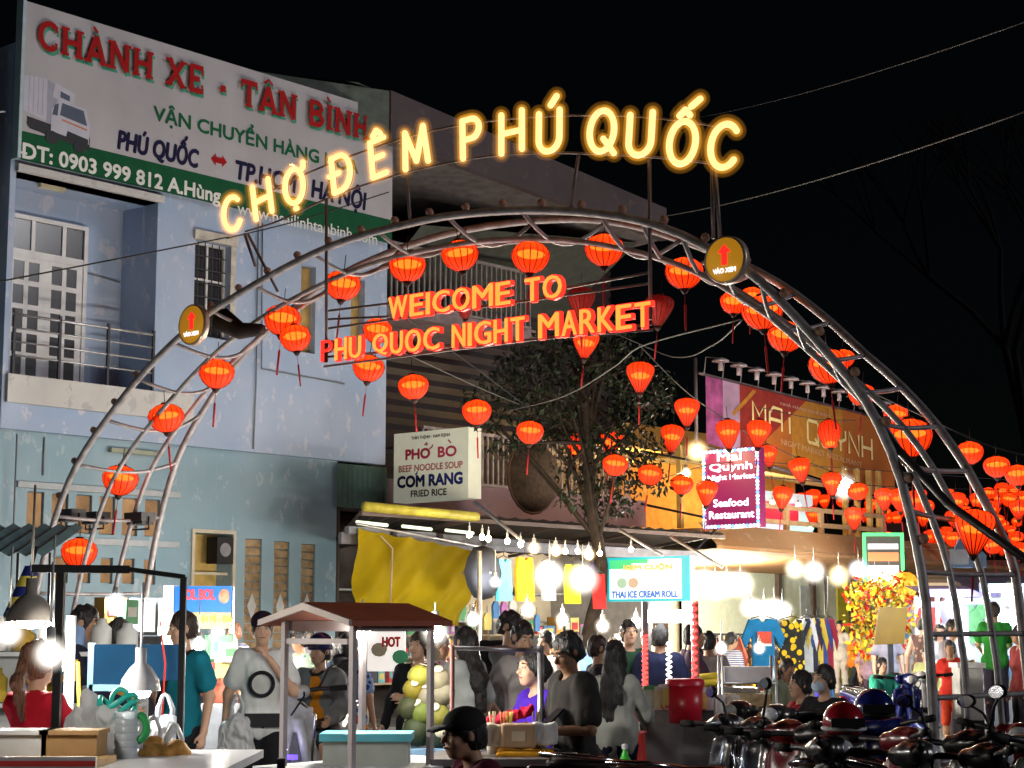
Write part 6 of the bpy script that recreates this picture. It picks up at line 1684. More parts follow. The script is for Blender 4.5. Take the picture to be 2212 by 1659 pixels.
for z in (.75,1.1,1.45):
    for k in range(9):
        m = MB(); w_ = random.uniform(.06,.09); h_ = random.uniform(.14,.26); m.lathe([(.001,0),(w_,0.01),(w_,h_*.7),(w_*.5,h_*.85),(w_*.45,h_),(.001,h_)], 10)
        q = m.build('sauce_bottle', cloth(random.choice([(.6,.42,.05),(.65,.6,.5),(.5,.3,.05),(.7,.7,.68),(.2,.3,.5)]))); q.location = B + Vector((-.8+k*.18,.15,z)); tag(q, 'small jar on the pale shelf behind the red shirted woman', 'jar', 'jars on the far left shelf')
# striped folded parasol and tin roof at the far left
o, B = loc_thing('folded_umbrella', 'folded blue and yellow striped umbrella at the far left', 'umbrella', 46, 1300, 13)
m = MB()
for k in range(8): m.lathe([(.05+.012*k,.26-k*.075),(.062+.012*k,.26-(k+1)*.075)], 10, k % 2, scal=.12)
m.tube([(0,0,-.6),(0,0,.4)], .014, 6, 2); 
for i, v in enumerate(m.v): m.v[i] = (v[0] - v[2]*-.25, v[1], v[2])
m.build('canopy', [cloth((.01,.02,.14)), cloth((.6,.5,.08)), darkm], o)
o, B = loc_thing('tin_roof', 'teal corrugated tin roof edge at the far left', 'roof', 10, 1180, 14.5)
m = MB(); slope(m, -1.2, .42, -.4, .9, -.08, .22, n=12); m.build('sheet', M('teal_tin', (.12,.27,.3), .5, .2, var=.2), o)
m = MB()
for x in (-.5,-.2,.1,.36): m.box((x,0,-1.2),(x+.02,.02,-.05))
m.build('bars', darkm, o)

# brown roofed cart
CU = uw(at(690,1500,10.3)); 
ct = sthing('food_cart', 'wooden food cart with brown gable roof and pale posts in the front middle', 'cart', uw(at(611,1500,10.3)).x, uw(at(611,1500,10.3)).y-.29, 0)
pale = M('pale_post', (.36,.32,.32), .55, var=.12, scale=5); brn = M('brown_roof', (.3,.085,.045), .6, var=.2, scale=4)
ez = 1.655; az = 1.735; Lc = .62
for x in (0, Lc):
    for y in (.28,-.28): MB().box((x-.016,y-.016,0),(x+.016,y+.016,ez+.02)).build('post', pale, ct)
m = MB()
for sy in (1,-1):
    m.add([(-.1,sy*.36,ez-.03),(Lc+.1,sy*.36,ez-.03),(Lc+.1,0,az),(-.1,0,az),(-.1,sy*.36,ez-.0),(Lc+.1,sy*.36,ez-.0),(Lc+.1,0,az+.025),(-.1,0,az+.025)],[(0,1,2,3),(4,5,6,7),(0,1,5,4),(0,3,7,4),(1,2,6,5)])
m.build('roof', brn, ct)
m = MB()
for sy in (1,-1): m.add([(-.125,sy*.375,ez-.028),(-.125,0,az-.02),(-.125,0,az+.02),(-.125,sy*.375,ez+.005),(-.102,sy*.375,ez-.028),(-.102,0,az-.02),(-.102,0,az+.02),(-.102,sy*.375,ez+.005)],[(0,1,2,3),(7,6,5,4),(3,2,6,7),(0,4,5,1),(0,3,7,4)])
m.build('gable_board', M('gable_cream', (.36,.31,.29), .6, var=.1), ct)
m = MB()
m.box((-.015,-.25,ez-.13),(.015,.25,ez-.1)); m.box((.03,-.31,ez-.06),(Lc-.03,-.25,ez)); m.box((.03,.25,ez-.06),(Lc-.03,.31,ez)); m.build('crossbar', pale, ct)
tz = .84
m = MB(); m.box((-.12,-.4,tz-.05),(Lc+.5,.4,tz)); m.build('table_top', M('cart_top', (.55,.58,.6), .35, var=.08), ct)
m = MB(); m.box((-.08,-.36,.2),(Lc+.45,.36,tz-.052)); m.build('cart_body', M('cart_panel', (.2,.16,.14), .6, var=.2), ct)
for y in (.37,-.37):
    m = MB(); q = [(.1+.18*math.cos(k*.3927), y, .2+.18*math.sin(k*.3927)) for k in range(16)]; m.tube(q, .025, 6, closed=True); m.build('wheel', darkm, ct)
o, B = loc_thing('storage_box', 'clear storage box with aqua lid on the cart', 'storage box', 808, 1664, 10.4)
m = MB(); m.box((-.28,-.15,-.05),(.2,.15,.17)); m.build('tub', M('milky_box', (.6,.64,.58), .3, trans=.3), o)
m = MB(); m.box((-.3,-.17,.172),(.22,.17,.215)); m.build('lid', M('aqua_lid', (.12,.5,.6), .4), o)
o, B = loc_thing('menu_board', 'white lit menu board with red heading behind the cart', 'menu board', 840, 1420, 15.2)
a, b = at(793,1450,15.2)-B, at(876,1362,15.2)-B
m = MB(); m.box((a.x,0,a.z),(b.x,.03,b.z)); m.build('board', M('menu_white', (.85,.8,.74), .5, emit=.7, ecol=(1,.93,.88)), o)
MB().text('HOT', (b.x-.2,-.002,b.z-.14), wx, rz, .16, .09, 0, .06, .003).build('lettering', M('menu_red', (.6,.03,.03), .5), o)
m = MB()
for k,(x,z,c_) in enumerate(((.1,.18,0),(.28,.12,1),(.42,.2,1),(.55,.14,0))): m.plate([(a.x+x+.07*math.cos(i*.6),-.004,a.z+z+.06*math.sin(i*.6)) for i in range(10)], (0,-1,0), .003, c_)
m.build('food_picture', [M('menu_tan', (.5,.42,.3), .6), M('menu_green', (.1,.5,.25), .6)], o)
random.seed(21)
for k,(x,y,r,lb) in enumerate(((905,1462,.075,'topmost yellow green coconut left of the pile'),(945,1470,.09,'pale peeled coconut at the top of the pile'),(955,1498,.085,'pale peeled coconut right in the pile'),(893,1490,.07,'yellow coconut behind the cart post'),(925,1505,.075,'cream coconut in the middle of the pile'),(885,1530,.08,'dark coconut left in the pile'),(912,1540,.085,'green coconut under the cream one'),(945,1545,.085,'yellow green coconut in the middle row'),(900,1580,.095,'dark green coconut low left in the pile'),(945,1590,.095,'dark green coconut low right in the pile'),(975,1560,.08,'green coconut at the right end of the pile'))):
    o, B = loc_thing('coconut', lb, 'coconut', x, y, 11.6, 'coconuts piled on the cart')
    c_ = [(.4,.38,.06),(.7,.62,.4),(.72,.66,.46),(.55,.45,.05),(.66,.58,.4),(.06,.07,.03),(.2,.26,.05),(.4,.38,.08),(.05,.07,.03),(.04,.06,.035),(.16,.22,.05)][k]
    m = MB(); m.lathe([(.001,-r),(r*.55,-r*.85),(r*.95,-r*.3),(r,.1*r),(r*.8,r*.65),(r*.4,r*.95),(.001,r)], 14); m.build('husk', M('husk_%d' % k, tuple(q*(.26 if sum(c_) > 1 else .5) for q in c_), .6, var=.25, scale=12), o)
    m = MB(); m.lathe([(.001,r*.99),(r*.35,r*.97),(r*.36,r*.9)], 12, c=(.01,0,.012)); m.build('cut_top', M('coconut_flesh', (.4,.37,.28), .5), o); o.rotation_euler = (R(random.uniform(-20,70)), R(random.uniform(-40,40)), 0)
o, B = loc_thing('coconut_stand', 'low blue crate carrying the coconut pile', 'crate', 935, 1625, 11.6, floor=True)
m = MB(); z0 = at(935,1615,11.6).z; m.box((-.32,-.2,.0),(.3,.2,z0)); m.build('crate', M('blue_crate', (.16,.28,.42), .5, var=.2), o)
m = MB()
for k in range(5): m.box((-.3,-.215,.1+k*.16),(.28,-.2,.16+k*.16))
m.build('slats', M('blue_crate_slat', (.2,.34,.5), .5), o)
# third stall post and table with boxes
o, B = loc_thing('thin_post_stall', 'table with thin rusty post and small roof rail in front of the purple dressed woman', 'stall table', 1090, 1650, 10.6, floor=True)
zt = at(1090,1632,10.6).z
m = MB(); m.box((-.42,-.3,zt-.04),(.5,.4,zt)); m.build('table_top', M('dark_table_top', (.12,.11,.12), .4), o)
for sx in (-.4,.46): MB().box((sx-.02,.3,0),(sx+.02,.34,zt-.041)).build('leg', darkm, o)
a = at(976,1400,10.6)-B; b = at(1168,1405,11)-B
m = MB(); m.tube([(a.x,.1,0),(a.x,.1,at(976,1395,10.6).z)], .014, 6); m.build('post', M('rust_post', (.2,.09,.08), .6), o)
m = MB(); m.tube([(b.x,.45,0),(b.x,.45,at(1168,1395,11).z)], .02, 8); m.tube([(a.x,.1,a.z),(b.x,.45,b.z)], .013, 6); m.build('steel_post', galv, o)
for nm, lb, cat, x, y, w_, d_, h_, c_ in (('orange_tray','flat orange tray at the table edge','tray',1135,1634,.34,.22,.035,(.7,.33,.02)),('carton','tan carton between the flour bags','carton',1120,1615,.2,.15,.14,(.42,.28,.17)),('paper_bag','pale paper bag left of the tan carton','paper bag',1075,1612,.14,.1,.13,(.6,.5,.38)),('paper_bag','crumpled white bag right of the tan carton','paper bag',1175,1610,.15,.1,.13,(.6,.6,.6)),('wrapped_bread','white wrapped loaf behind the tan carton','bread',1050,1606,.18,.1,.1,(.7,.64,.5))):
    o, B = loc_thing(nm, lb, cat, x, y, 10.6)
    surf_obj('body', [('box',(0,0,h_/2),(w_/2,d_/2,h_/2),None,.015)], cloth(c_), o, .01, .01, (), .0 if 'tray' in nm or 'carton' in nm else .012, 18, 4)
    if nm == 'carton': MB().box((-w_*.2,-d_/2-.003,h_*.3),(w_*.2,-d_/2-.001,h_*.7)).build('label', cloth((.6,.5,.35)), o)
o, B = loc_thing('red_cloth', 'crumpled red plastic on the table before the purple dressed woman', 'plastic wrap', 1100, 1553, 11.0)
surf_obj('film', [('cap',(-.11,0,-.02),(.12,0,.05),.035,.03)], cloth((.6,.02,.06)), o, .008, .02, (), .02, 25, 2)
for k,(x,lb) in enumerate(((1063,'pale chopstick holder'),(1086,'orange straw holder'),(1100,'yellow straw holder'),(1157,'brown sauce bottle'))):
    o, B = loc_thing('straw_holder', lb+' on the table by the thin post', 'holder', x, 1600, 10.75)
    m = MB(); m.lathe([(.001,-.1),(.03,-.1),(.034,.06),(.028,.06)], 12); m.build('cup', cloth([(.6,.55,.45),(.7,.3,.05),(.7,.55,.1),(.12,.05,.03)][k]), o)
    m = MB()
    for j in range(5): m.tube([(0,0,0),(.02*math.cos(j*1.3),.02*math.sin(j*1.3),.17)], .004, 4)
    m.build('straws', cloth([(.5,.4,.25),(.7,.2,.1),(.65,.6,.1),(.1,.06,.04)][k]), o)
# things on the ice cream counter
o, B = loc_thing('red_bucket', 'red lidded bucket on the ice cream counter', 'bucket', 1481, 1562, 15.7)
m = MB(); m.lathe([(.001,0),(.14,0),(.16,.32),(.001,.32)], 24); m.build('pail', M('red_pail', (.5,.01,.03), .35), o); m = MB(); m.lathe([(.17,.32),(.17,.36),(.15,.38),(.001,.385)], 24); m.build('lid', M('red_lid', (.6,.02,.05), .35), o)
for k,(x,y,c_,lb) in enumerate(((1405,1515,(.65,.68,.6),'white cup with green lid'),(1420,1517,(.7,.62,.4),'cream paper cup'),(1438,1512,(.75,.55,.2),'orange cup'),(1520,1520,(.7,.4,.15),'amber jar'),(1535,1522,(.6,.5,.55),'pinkish jar'),(1556,1535,(.75,.75,.78),'round white jar'),(1582,1535,(.6,.55,.45),'tan jar'),(1375,1528,(.65,.1,.08),'red jar'),(1358,1530,(.7,.45,.05),'yellow fruit bowl'))):
    o, B = loc_thing('cup', lb + ' on the ice cream counter', 'cup', x, y+12, 15.7)
    m = MB(); m.lathe([(.001,0),(.05,0),(.065,.15),(.001,.15)], 14); m.build('cup', cloth(c_), o); m = MB(); m.lathe([(.068,.15),(.06,.18),(.001,.185)], 14); m.build('lid', cloth((.1,.4,.15) if k == 0 else (.7,.7,.7)), o)
o, B = loc_thing('corn_tray', 'steel tray piled with yellow corn beside the clothes rack', 'food tray', 1565, 1480, 17.5)
m = MB(); m.box((-.3,-.15,-.16),(.3,.2,-.02)); m.build('tray', galv, o)
for k in range(6): MB().tube([(-.26,-.1+k*.05,.02+.05*(k % 2)),(.0,-.1+k*.05,.04+.05*(k % 2)),(.24,-.1+k*.05,.02+.05*(k % 2))], [.03,.04,.015], 8).build('corn_cob', M('corn_yellow', (.65,.5,.05), .6, var=.2), o)
o, B = loc_thing('wire_basket', 'wire rack holding a white tub and a straw basket by the corn', 'rack', 1615, 1520, 17, floor=True)
m = MB()
for sx in (-.25,.25):
    for sy in (-.15,.15): m.tube([(sx,sy,0),(sx,sy,1.35)], .013, 6)
for z in (.75,1.1):
    for sy in (-.15,.15): m.tube([(-.25,sy,z),(.25,sy,z)], .012, 5)
m.build('frame', galv, o); m = MB(); m.box((-.23,-.13,1.11),(.2,.13,1.25)); m.build('tub', cloth((.6,.62,.64)), o); m = MB(); m.box((-.23,-.13,.76),(.2,.13,1.0)); m.build('basket', M('straw', (.5,.4,.22), .8, var=.3, scale=20), o)
o, B = loc_thing('plastic_chair', 'red plastic stool stack left of the ice cream stall', 'stool', 1366, 1580, 14.5)
m = MB(); m.lathe([(.12,-.3),(.1,-.02),(.12,0),(.001,.005)], 16); m.lathe([(.11,.08),(.1,.2),(.001,.2)], 14); m.build('stool', M('red_stool', (.6,.05,.04), .4), o)
o, B = loc_thing('green_bottle', 'bright green bottle crate edge beside the parked scooters', 'crate', 1350, 1650, 11.5)
surf_obj('bottle', [('cap',(0,0,-.3),(0,0,.0),.045,.045),('cap',(0,0,.0),(0,0,.08),.04,.015)], M('green_plastic', (.02,.4,.02), .4), o, .01, .01)
MB().lathe([(.02,.09),(.022,.12),(.001,.125)], 10).build('cap', white_p, o)

# ================================================================ right hand background
brd = thing('brown_board', 'plain brown board standing in front of the blossom tree', 'board', at(1926,1352,28), R(8))
m = MB(); a = at(1887,1393,28) - at(1926,1352,28); b = at(1963,1312,28) - at(1926,1352,28)
m.plate([(a.x,0,a.z),(b.x-.08,0,a.z+.02),(b.x,0,b.z),(a.x+.1,0,b.z)], (0,1,0), .05); m.build('panel', M('brown_panel', (.15,.085,.012), .6, var=.12), brd)
MB().box((-.04,.06,-2.2+.45),(.04,.1,.3)).build('leg', darkm, brd)
gs_ = thing('green_sign', 'small sign with green light frame and red and white bars under the eaves', 'sign', at(1908,1205,33), 0)
m = MB(); m.box((-.34,0,-.4),(.34,.08,.42)); m.build('box', M('sign_dark', (.08,.08,.08), .5), gs_)
m = MB(); m.frame((-.38,-.02,-.44),(1,0,0),(0,0,1),.76,.9,.06,.02); m.build('green_frame', E_('green_neon', (.1,1,.25), 1.2), gs_)
m = MB(); m.box((-.28,-.012,-.06),(.28,-.004,.1)); m.build('red_bar', E_('red_bar', (.9,.25,.1), 1), gs_); m = MB(); m.box((-.28,-.012,-.28),(.28,-.004,-.14)); m.box((-.28,-.012,.16),(.28,-.004,.26)); m.build('white_bar', E_('white_bar', (.9,.9,1), 1), gs_)
o = thing('orange_globe', 'round orange paper lantern under the eaves beside the right arch leg', 'lantern', at(1956,1263,33)); m = MB(); m.ball((0,0,0), .24, 16); m.build('shell', E_('orange_paper', (1,.38,.02), 1.1), o); m = MB(); m.lathe([(.001,.27),(.06,.26),(.07,.22)], 10); m.tube([(0,0,.26),(0,0,.6)], .012, 4); m.build('cap', CAPM, o)
random.seed(31)
def mstall(x0, x1, ytop, yawn, d, awc, label, backc, be):
    p = at((x0+x1)/2, 1400, d); p.z = 0
    o = thing('market_stall', label, 'stall', p, 0)
    hw = (x1-x0)*PS/FPX*d/2; zt = at(0,ytop,d).z; za = at(0,yawn,d).z
    for sx in (-1,1):
        for y in (-.6,1.0): MB().box((sx*hw-.03,y-.03,0),(sx*hw+.03,y+.03,za)).build('post', galv, o)
    m = MB(); m.add([(-hw-.2,-.9,za-.05),(hw+.2,-.9,za-.05),(hw+.2,1.1,zt),(-hw-.2,1.1,zt),(-hw-.2,-.9,za+.08),(hw+.2,-.9,za+.08)],[(0,1,2,3),(0,1,5,4)]); m.build('awning', cloth(awc), o)
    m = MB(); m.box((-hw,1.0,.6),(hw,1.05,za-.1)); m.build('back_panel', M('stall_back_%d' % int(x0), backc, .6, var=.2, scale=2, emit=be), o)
    m = MB(); m.box((-hw,-.55,0),(hw,.1,.85)); m.build('counter', cloth((.2,.2,.23)), o)
    n = int(hw*9)
    for k in range(n):
        a, c = random.uniform(.12,.3), random.uniform(.1,.35)
        m = MB(); m.box((-a/2,-.12,0),(a/2,.12,c)); m.box((-a*.3,-.124,c*.2),(a*.3,-.121,c*.7),1)
        g_ = m.build('goods_box', [cloth(random.choice(pal)), cloth(random.choice(pal))]); g_.location = p + Vector((-hw+.15+k*(2*hw-.3)/max(n-1,1),-.3,.85)); tag(g_, 'small coloured packet on a far market stall counter', 'packet', 'packets on the far stalls')
    for k in range(int(hw*3)):
        cc = random.choice(pal); g_ = thing('hanging_garment', 'garment hanging at the back of a far market stall', 'garment', p + Vector((-hw+.2+k*.62, .92, za-.2)), 0, 'garments at the far stalls'); shirt_mesh(.4,.6,.04).build('cloth', cloth(cc), g_)
    return o
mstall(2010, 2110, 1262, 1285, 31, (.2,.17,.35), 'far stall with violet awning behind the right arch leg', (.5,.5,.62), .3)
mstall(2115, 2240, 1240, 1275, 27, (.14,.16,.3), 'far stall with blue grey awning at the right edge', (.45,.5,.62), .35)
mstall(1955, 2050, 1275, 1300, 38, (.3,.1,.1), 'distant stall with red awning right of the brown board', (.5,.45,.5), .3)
for i,(x0,x1,yt,yb,d,c,lb) in enumerate(((1960,2080,1195,1250,44,(.3,.22,.17),'far brown house front behind the blossom tree'),(2060,2260,1210,1260,48,(.22,.17,.16),'far dark house front at the right edge'),(1905,1990,1130,1200,52,(.14,.1,.09),'far unlit house above the small lanterns'))):
    p = at((x0+x1)/2, 1400, d); p.z = 0; hw = (x1-x0)*PS/FPX*d/2; zt = at(0,yt,d).z
    o = thing('far_house', lb, 'house', p)
    m = MB(); m.box((-hw,0,0),(hw,5,zt)); m.build('wall', cloth(c), o); m = MB(); m.box((-hw-.2,-1.0,at(0,yb,d).z),(hw+.2,-.01,at(0,yb,d).z+.12)); m.build('awning', cloth((.25,.17,.12)), o)
    m = MB(); m.box((-hw*.8,-.03,.2),(hw*.8,-.005,at(0,yb,d).z-.1)); m.build('shop_opening', E_('far_opening_%d' % i, [(1,.75,.5),(.75,.8,1),(.8,.7,.6)][i], [.5,.55,.1][i]), o)
o = thing('house_sign', 'blue grey house shaped sign board under the cone lantern', 'sign', at(2092,1203,24)); a = at(2055,1226,24)-at(2092,1203,24); b = at(2130,1180,24)-at(2092,1203,24)
m = MB(); m.plate([(a.x,0,a.z),(b.x,0,a.z),(b.x,0,b.z-.12),(b.x*.6,0,b.z-.02),(a.x*.5,0,b.z+.1),(a.x,0,b.z-.15)], (0,1,0), .06); m.build('board', M('blue_grey_board', (.1,.15,.25), .6, var=.1), o); MB().box((-.25,-.01,-.1),(0,-.004,.1)).build('emblem', cloth((.3,.32,.38)), o)
o = thing('foam_box', 'white foam box with grey rim on a stand beside the right arch leg', 'cool box', at(2090,1478,22)); a = at(2066,1500,22)-at(2090,1478,22)
m = MB(); m.box((a.x,-.2,a.z-.3),(-a.x,.2,.2)); m.build('box', cloth((.5,.52,.52)), o); m = MB(); m.box((a.x-.03,-.22,.202),(-a.x+.03,.22,.26)); m.build('lid', cloth((.65,.66,.68)), o); m = MB(); m.box((a.x,-.2,-at(2090,1478,22).z),(-a.x,.2,a.z-.302)); m.build('stand', darkm, o)
o = thing('tube_light_stand', 'vertical white tube light beside the middle right arch pipe', 'tube light', at(2088,1400,26)); m = MB(); m.tube([(0,0,-.5),(0,0,.5)], .035, 8); m.build('tube', E_('white_tube', (.8,.88,1), 9), o); m = MB(); m.box((-.05,.03,-at(2088,1400,26).z),(.05,.07,.6)); m.build('holder', galv, o)

# ================================================================ people
def who(label, x, ytop, d, face, sit=None, z0=None, **k):
    p = at(x, ytop, d)
    if z0 is None: z0 = 0.
    H = p.z - z0
    if sit: H = sit; z0 = p.z - H*1.005
    k.setdefault('h', .013)
    if sit and 'legs' not in k: k['legs'] = 'sit'
    return who_(label, p, face, H, z0, k)
def who_(label, p, face, H, z0, k):
    r = person(label, p, face, H, z0=z0, **k)
    return r
def part_on(root, name, mb, mat): return mb.build(name, mat, root)

r = who('woman in a red T-shirt with long auburn ponytail, seen from behind at the left', 84, 1390, 9.2, 150, skin='fair', hair='pony', hcol='brown', top=(.55,.012,.03), female=True, arms=('fwd','fwd'), turn=12, nod=8)
r = who('man in a black suit jacket with backpack, in profile at the left stall', 183, 1312, 12.6, 75, skin='tan', hcol='black', top=(.012,.014,.03), topk='jacket', bot=(.012,.012,.016), arms=('fwd','hang'), nod=8)
bp_ = thing('backpack', 'black backpack on the back of the man in the black suit jacket', 'backpack', at(160,1420,12.65)); surf_obj('pack', [('box',(0,0,-.02),(.1,.14,.2),None,.06)], cloth((.012,.012,.014)), bp_, .013, .03); surf_obj('pocket', [('box',(-.1,0,-.08),(.03,.11,.09),None,.025)], cloth((.02,.02,.022)), bp_, .012, .02)
r = who('grey haired man seen from behind over the blue cabinet', 258, 1338, 13.8, 170, skin='fair', hair='short', hcol='grey', top=(.02,.05,.25), bot=(.02,.02,.03), arms=('fwd','hang'))
r = who('tall man in a teal T-shirt with a black shoulder strap, facing the left stalls', 398, 1324, 13.2, -35, skin='fair', hair='short', hcol='dkbrown', top=(.01,.2,.28), bot=(.016,.018,.022), arms=('fwd','hang'), nod=10, turn=-28)
root, hands, hp, tl = r
m = MB(); m.tube([tl((.1,-.13,1.43)), tl((.02,-.155,1.3)), tl((-.1,-.15,1.12)), tl((-.19,-.06,.98)), tl((-.2,.06,.95))], .014, 6); m.tube([tl((.1,-.13,1.43)), tl((.11,.0,1.475)), tl((.06,.12,1.38)), tl((-.08,.14,1.15)), tl((-.2,.06,.95))], .014, 6); part_on(root, 'shoulder_strap', m, cloth((.015,.015,.015)))
r = who('man in a black cap and white ring print T-shirt, hand at his mouth', 568, 1326, 13.6, 8, skin='fair', hair='backcap', top=(.8,.82,.82), bot=(.014,.014,.018), botk='shorts', arms=('bag','mouth'), fat=1.0, nod=4, hatc=(.02,.012,.025))
root, hands, hp, tl = r
m = MB(); m.tube([(.0+.088*math.cos(i*.2618), -.168+.008*abs(math.cos(i*.2618)), 1.22+.088*math.sin(i*.2618)) for i in range(24)], .014, 6, closed=True); m.v = [(a, b*1.0, c) for a, b, c in m.v]; part_on(root, 'ring_print', m, cloth((.02,.02,.025)))
m = MB(); m.box((-.14,-.175,.9),(.15,-.125,1.0)); part_on(root, 'waist_bag', m, cloth((.03,.03,.035)))
hb = thing('carrier_bag', 'white plastic carrier bag in the right hand of the man with ring print T-shirt', 'plastic bag', at(512,1535,13.4))
bag_mesh(hb, 1.2, None, 5)
def prints(nm, c1, c2, kind, sc):
    m = M(nm, c1, .85, var=0); n = m.node_tree; b = n.nodes['Principled BSDF']; tc = n.nodes.new('ShaderNodeTexCoord')
    if kind == 'stripe':
        t = n.nodes.new('ShaderNodeTexWave'); t.wave_type = 'BANDS'; t.bands_direction = 'Z'; t.inputs['Scale'].default_value = sc; t.inputs['Distortion'].default_value = .6; out = t.outputs['Fac']; p = .55
    elif kind == 'check':
        t = n.nodes.new('ShaderNodeTexBrick'); t.inputs['Scale'].default_value = sc; t.inputs['Mortar Size'].default_value = .06; out = t.outputs['Fac']; p = .5
    else:
        t = n.nodes.new('ShaderNodeTexVoronoi'); t.inputs['Scale'].default_value = sc; out = t.outputs['Distance']; p = .36
    r = n.nodes.new('ShaderNodeValToRGB'); r.color_ramp.interpolation = 'CONSTANT'; r.color_ramp.elements[0].color = c1+(1,); r.color_ramp.elements[1].position = p; r.color_ramp.elements[1].color = c2+(1,)
    n.links.new(tc.outputs['Object'], t.inputs['Vector']); n.links.new(out, r.inputs[0]); n.links.new(r.outputs[0], b.inputs['Base Color']); return m
PR1 = prints('striped_cotton', (.5,.5,.52), (.05,.07,.2), 'stripe', 9); PR2 = prints('flower_print', (.6,.25,.3), (.7,.65,.6), 'dot', 16); PR3 = prints('leaf_print', (.06,.2,.16), (.35,.45,.35), 'dot', 13); PR4 = prints('checked_cotton', (.45,.12,.1), (.06,.05,.08), 'check', 9); PR5 = prints('tan_flower_print', (.38,.22,.16), (.12,.07,.06), 'dot', 12)
# rider on a white scooter
SEATZ = .8
r = who('scooter rider in a navy helmet, grey jacket and orange shirt facing the camera', 692, 1376, 15.2, -12, sit=1.66, legs='ride', skin='fair', hair='helmet', top=(.2,.22,.23), topk='jacket', bot=(.03,.03,.035), botk='shorts', arms=('ride','ride'), turn=-20)
root, hands, hp, tl = r
surf_obj('orange_shirt', [('ell', tl((0,-.07,1.28)), (.085,.085,.17)), ('ell', tl((0,-.06,1.08)), (.1,.1,.16)), ('ell', tl((0,-.07,.95)), (.13,.1,.1))], cloth((.75,.28,.02)), root, .012, .04, (), .008, 12)
m = MB(); m.tube([tl((-.06,-.09,1.46)), tl((-.03,-.13,1.43)), tl((.03,-.13,1.43)), tl((.06,-.09,1.46))], .014, 6); part_on(root, 'collar', m, cloth((.02,.02,.02)))
r = who('person in a dark blue dress walking behind the scooter rider', 752, 1370, 16.2, 160, skin='tan', hair='long', top=prints('navy_flower_print', (.02,.04,.18), (.2,.3,.5), 'dot', 14), topk='loose', bot=(.03,.06,.22), botk='skirt', female=True)
r = who('person in a black long sleeved top behind the coconuts', 905, 1368, 14.6, -20, skin='fair', hair='short', hcol='dkbrown', top=(.012,.012,.014), topk='long', bot=(.012,.013,.02), arms=('hang2','cross'))
r = who('woman with long black hair, loose white shirt and white mask', 1005, 1358, 13.4, -125, skin='fair', hair='verylong', top=(.5,.53,.52), topk='loose', bot=(.04,.045,.06), female=True, arms=('hang','fwd'), fat=1.12, nod=6)
root, hands, hp, tl = r; surf_obj('face_mask', [('ell', hp(0,-.072,-.055), (.062,.05,.05))], cloth((.6,.7,.72)), root, .009, .01)
r = who('tall dark haired man in grey with a black backpack looking right', 1100, 1324, 14.8, 62, skin='fair', top=(.17,.18,.19), bot=(.02,.025,.05), arms=('fwd','hang'), nod=18)
bp_ = thing('backpack', 'black backpack worn by the tall man in grey', 'backpack', at(1068,1445,15.1)); surf_obj('pack', [('box',(0,0,0),(.17,.13,.24),None,.08)], cloth((.012,.012,.014)), bp_, .014, .03); surf_obj('pocket', [('box',(0,-.12,-.08),(.12,.03,.1),None,.025)], cloth((.02,.02,.022)), bp_, .012, .02)
r = who('woman with dark pinned hair in a white and pink T-shirt looking down', 1128, 1346, 14.0, 25, skin='fair', hair='bun', top=(.55,.5,.5), bot=(.015,.02,.06), female=True, arms=('hip','fwd'), nod=22)
r = who('seated woman in a violet dress, black hair tied back, looking left', 1184, 1402, 11.8, -58, sit=1.62, skin='fair', hair='bun', top=(.07,.02,.4), topk='tee', bot=(.06,.02,.35), botk='skirt', female=True, arms=('table','table'), lean=10, fat=1.02)
r = who('man in a dark grey shirt looking at his phone, right of the carts', 1243, 1370, 10.9, -60, skin='dark', top=(.028,.026,.024), topk='loose', bot=(.07,.08,.11), arms=('phone','phone'), nod=26, lean=4, h=.011)
root, hands, hp, tl = r
ph = thing('phone', 'phone in the hands of the man in the dark grey shirt', 'phone', at(1195,1548,10.75), R(-50)); m = MB(); m.box((-.04,-.006,-.07),(.04,.006,.07)); m.build('body', M('phone_black', (.01,.01,.012), .2), ph); m = MB(); m.box((-.036,.0062,-.064),(.036,.0075,.064)); m.build('screen', E_('phone_screen', (.5,.6,.8), .4), ph); ph.rotation_euler = (R(-50), 0, R(-60))
r = who('woman with very long black hair and pale top beside the man in dark grey', 1328, 1388, 12.8, 160, skin='tan', hair='verylong', top=(.36,.37,.34), topk='long', hem=.97, bot=(.012,.014,.035), female=True, arms=('fwd','hang'))
r = who('person with dark hair half hidden behind the long haired woman', 1292, 1376, 15.8, 100, skin='tan', hair='short', hcol='dkbrown', top=(.03,.03,.04), bot=(.02,.02,.03))
r = who('man in a dark green T-shirt with bag strap by the red light rope', 1358, 1342, 17, 12, skin='fair', top=(.03,.09,.05), bot=(.05,.06,.05), arms=('cross','hang'), nod=-6)
root, hands, hp, tl = r
m = MB(); m.tube([tl((.11,-.1,1.45)), tl((.03,-.155,1.3)), tl((-.12,-.15,1.08)), tl((-.2,-.03,.98))], .013, 6); part_on(root, 'bag_strap', m, cloth((.02,.02,.02)))
r = who('person in a dark navy puffer jacket seen from behind under the ice cream sign', 1425, 1352, 16.8, 175, skin='tan', top=(.015,.02,.06), topk='jacket', bot=(.02,.02,.03), fat=1.15)
r = who('stooping person in dark purple between the light ropes', 1478, 1350, 18, 100, skin='tan', hair='short', top=(.07,.04,.08), topk='jacket', bot=(.4,.38,.36), arms=('fwd','fwd'), lean=8)
r = who('young man in pale grey T-shirt, back turned, right of the red rope', 1530, 1366, 18.5, 172, skin='tan', top=(.36,.35,.36), bot=(.05,.05,.06), arms=('fwd','hang'))
r = who('boy in a red shirt on a scooter looking left', 1730, 1450, 13, -70, sit=1.36, skin='fair', top=(.4,.02,.03), bot=(.02,.02,.03), arms=('fwd','fwd'), legs='ride')
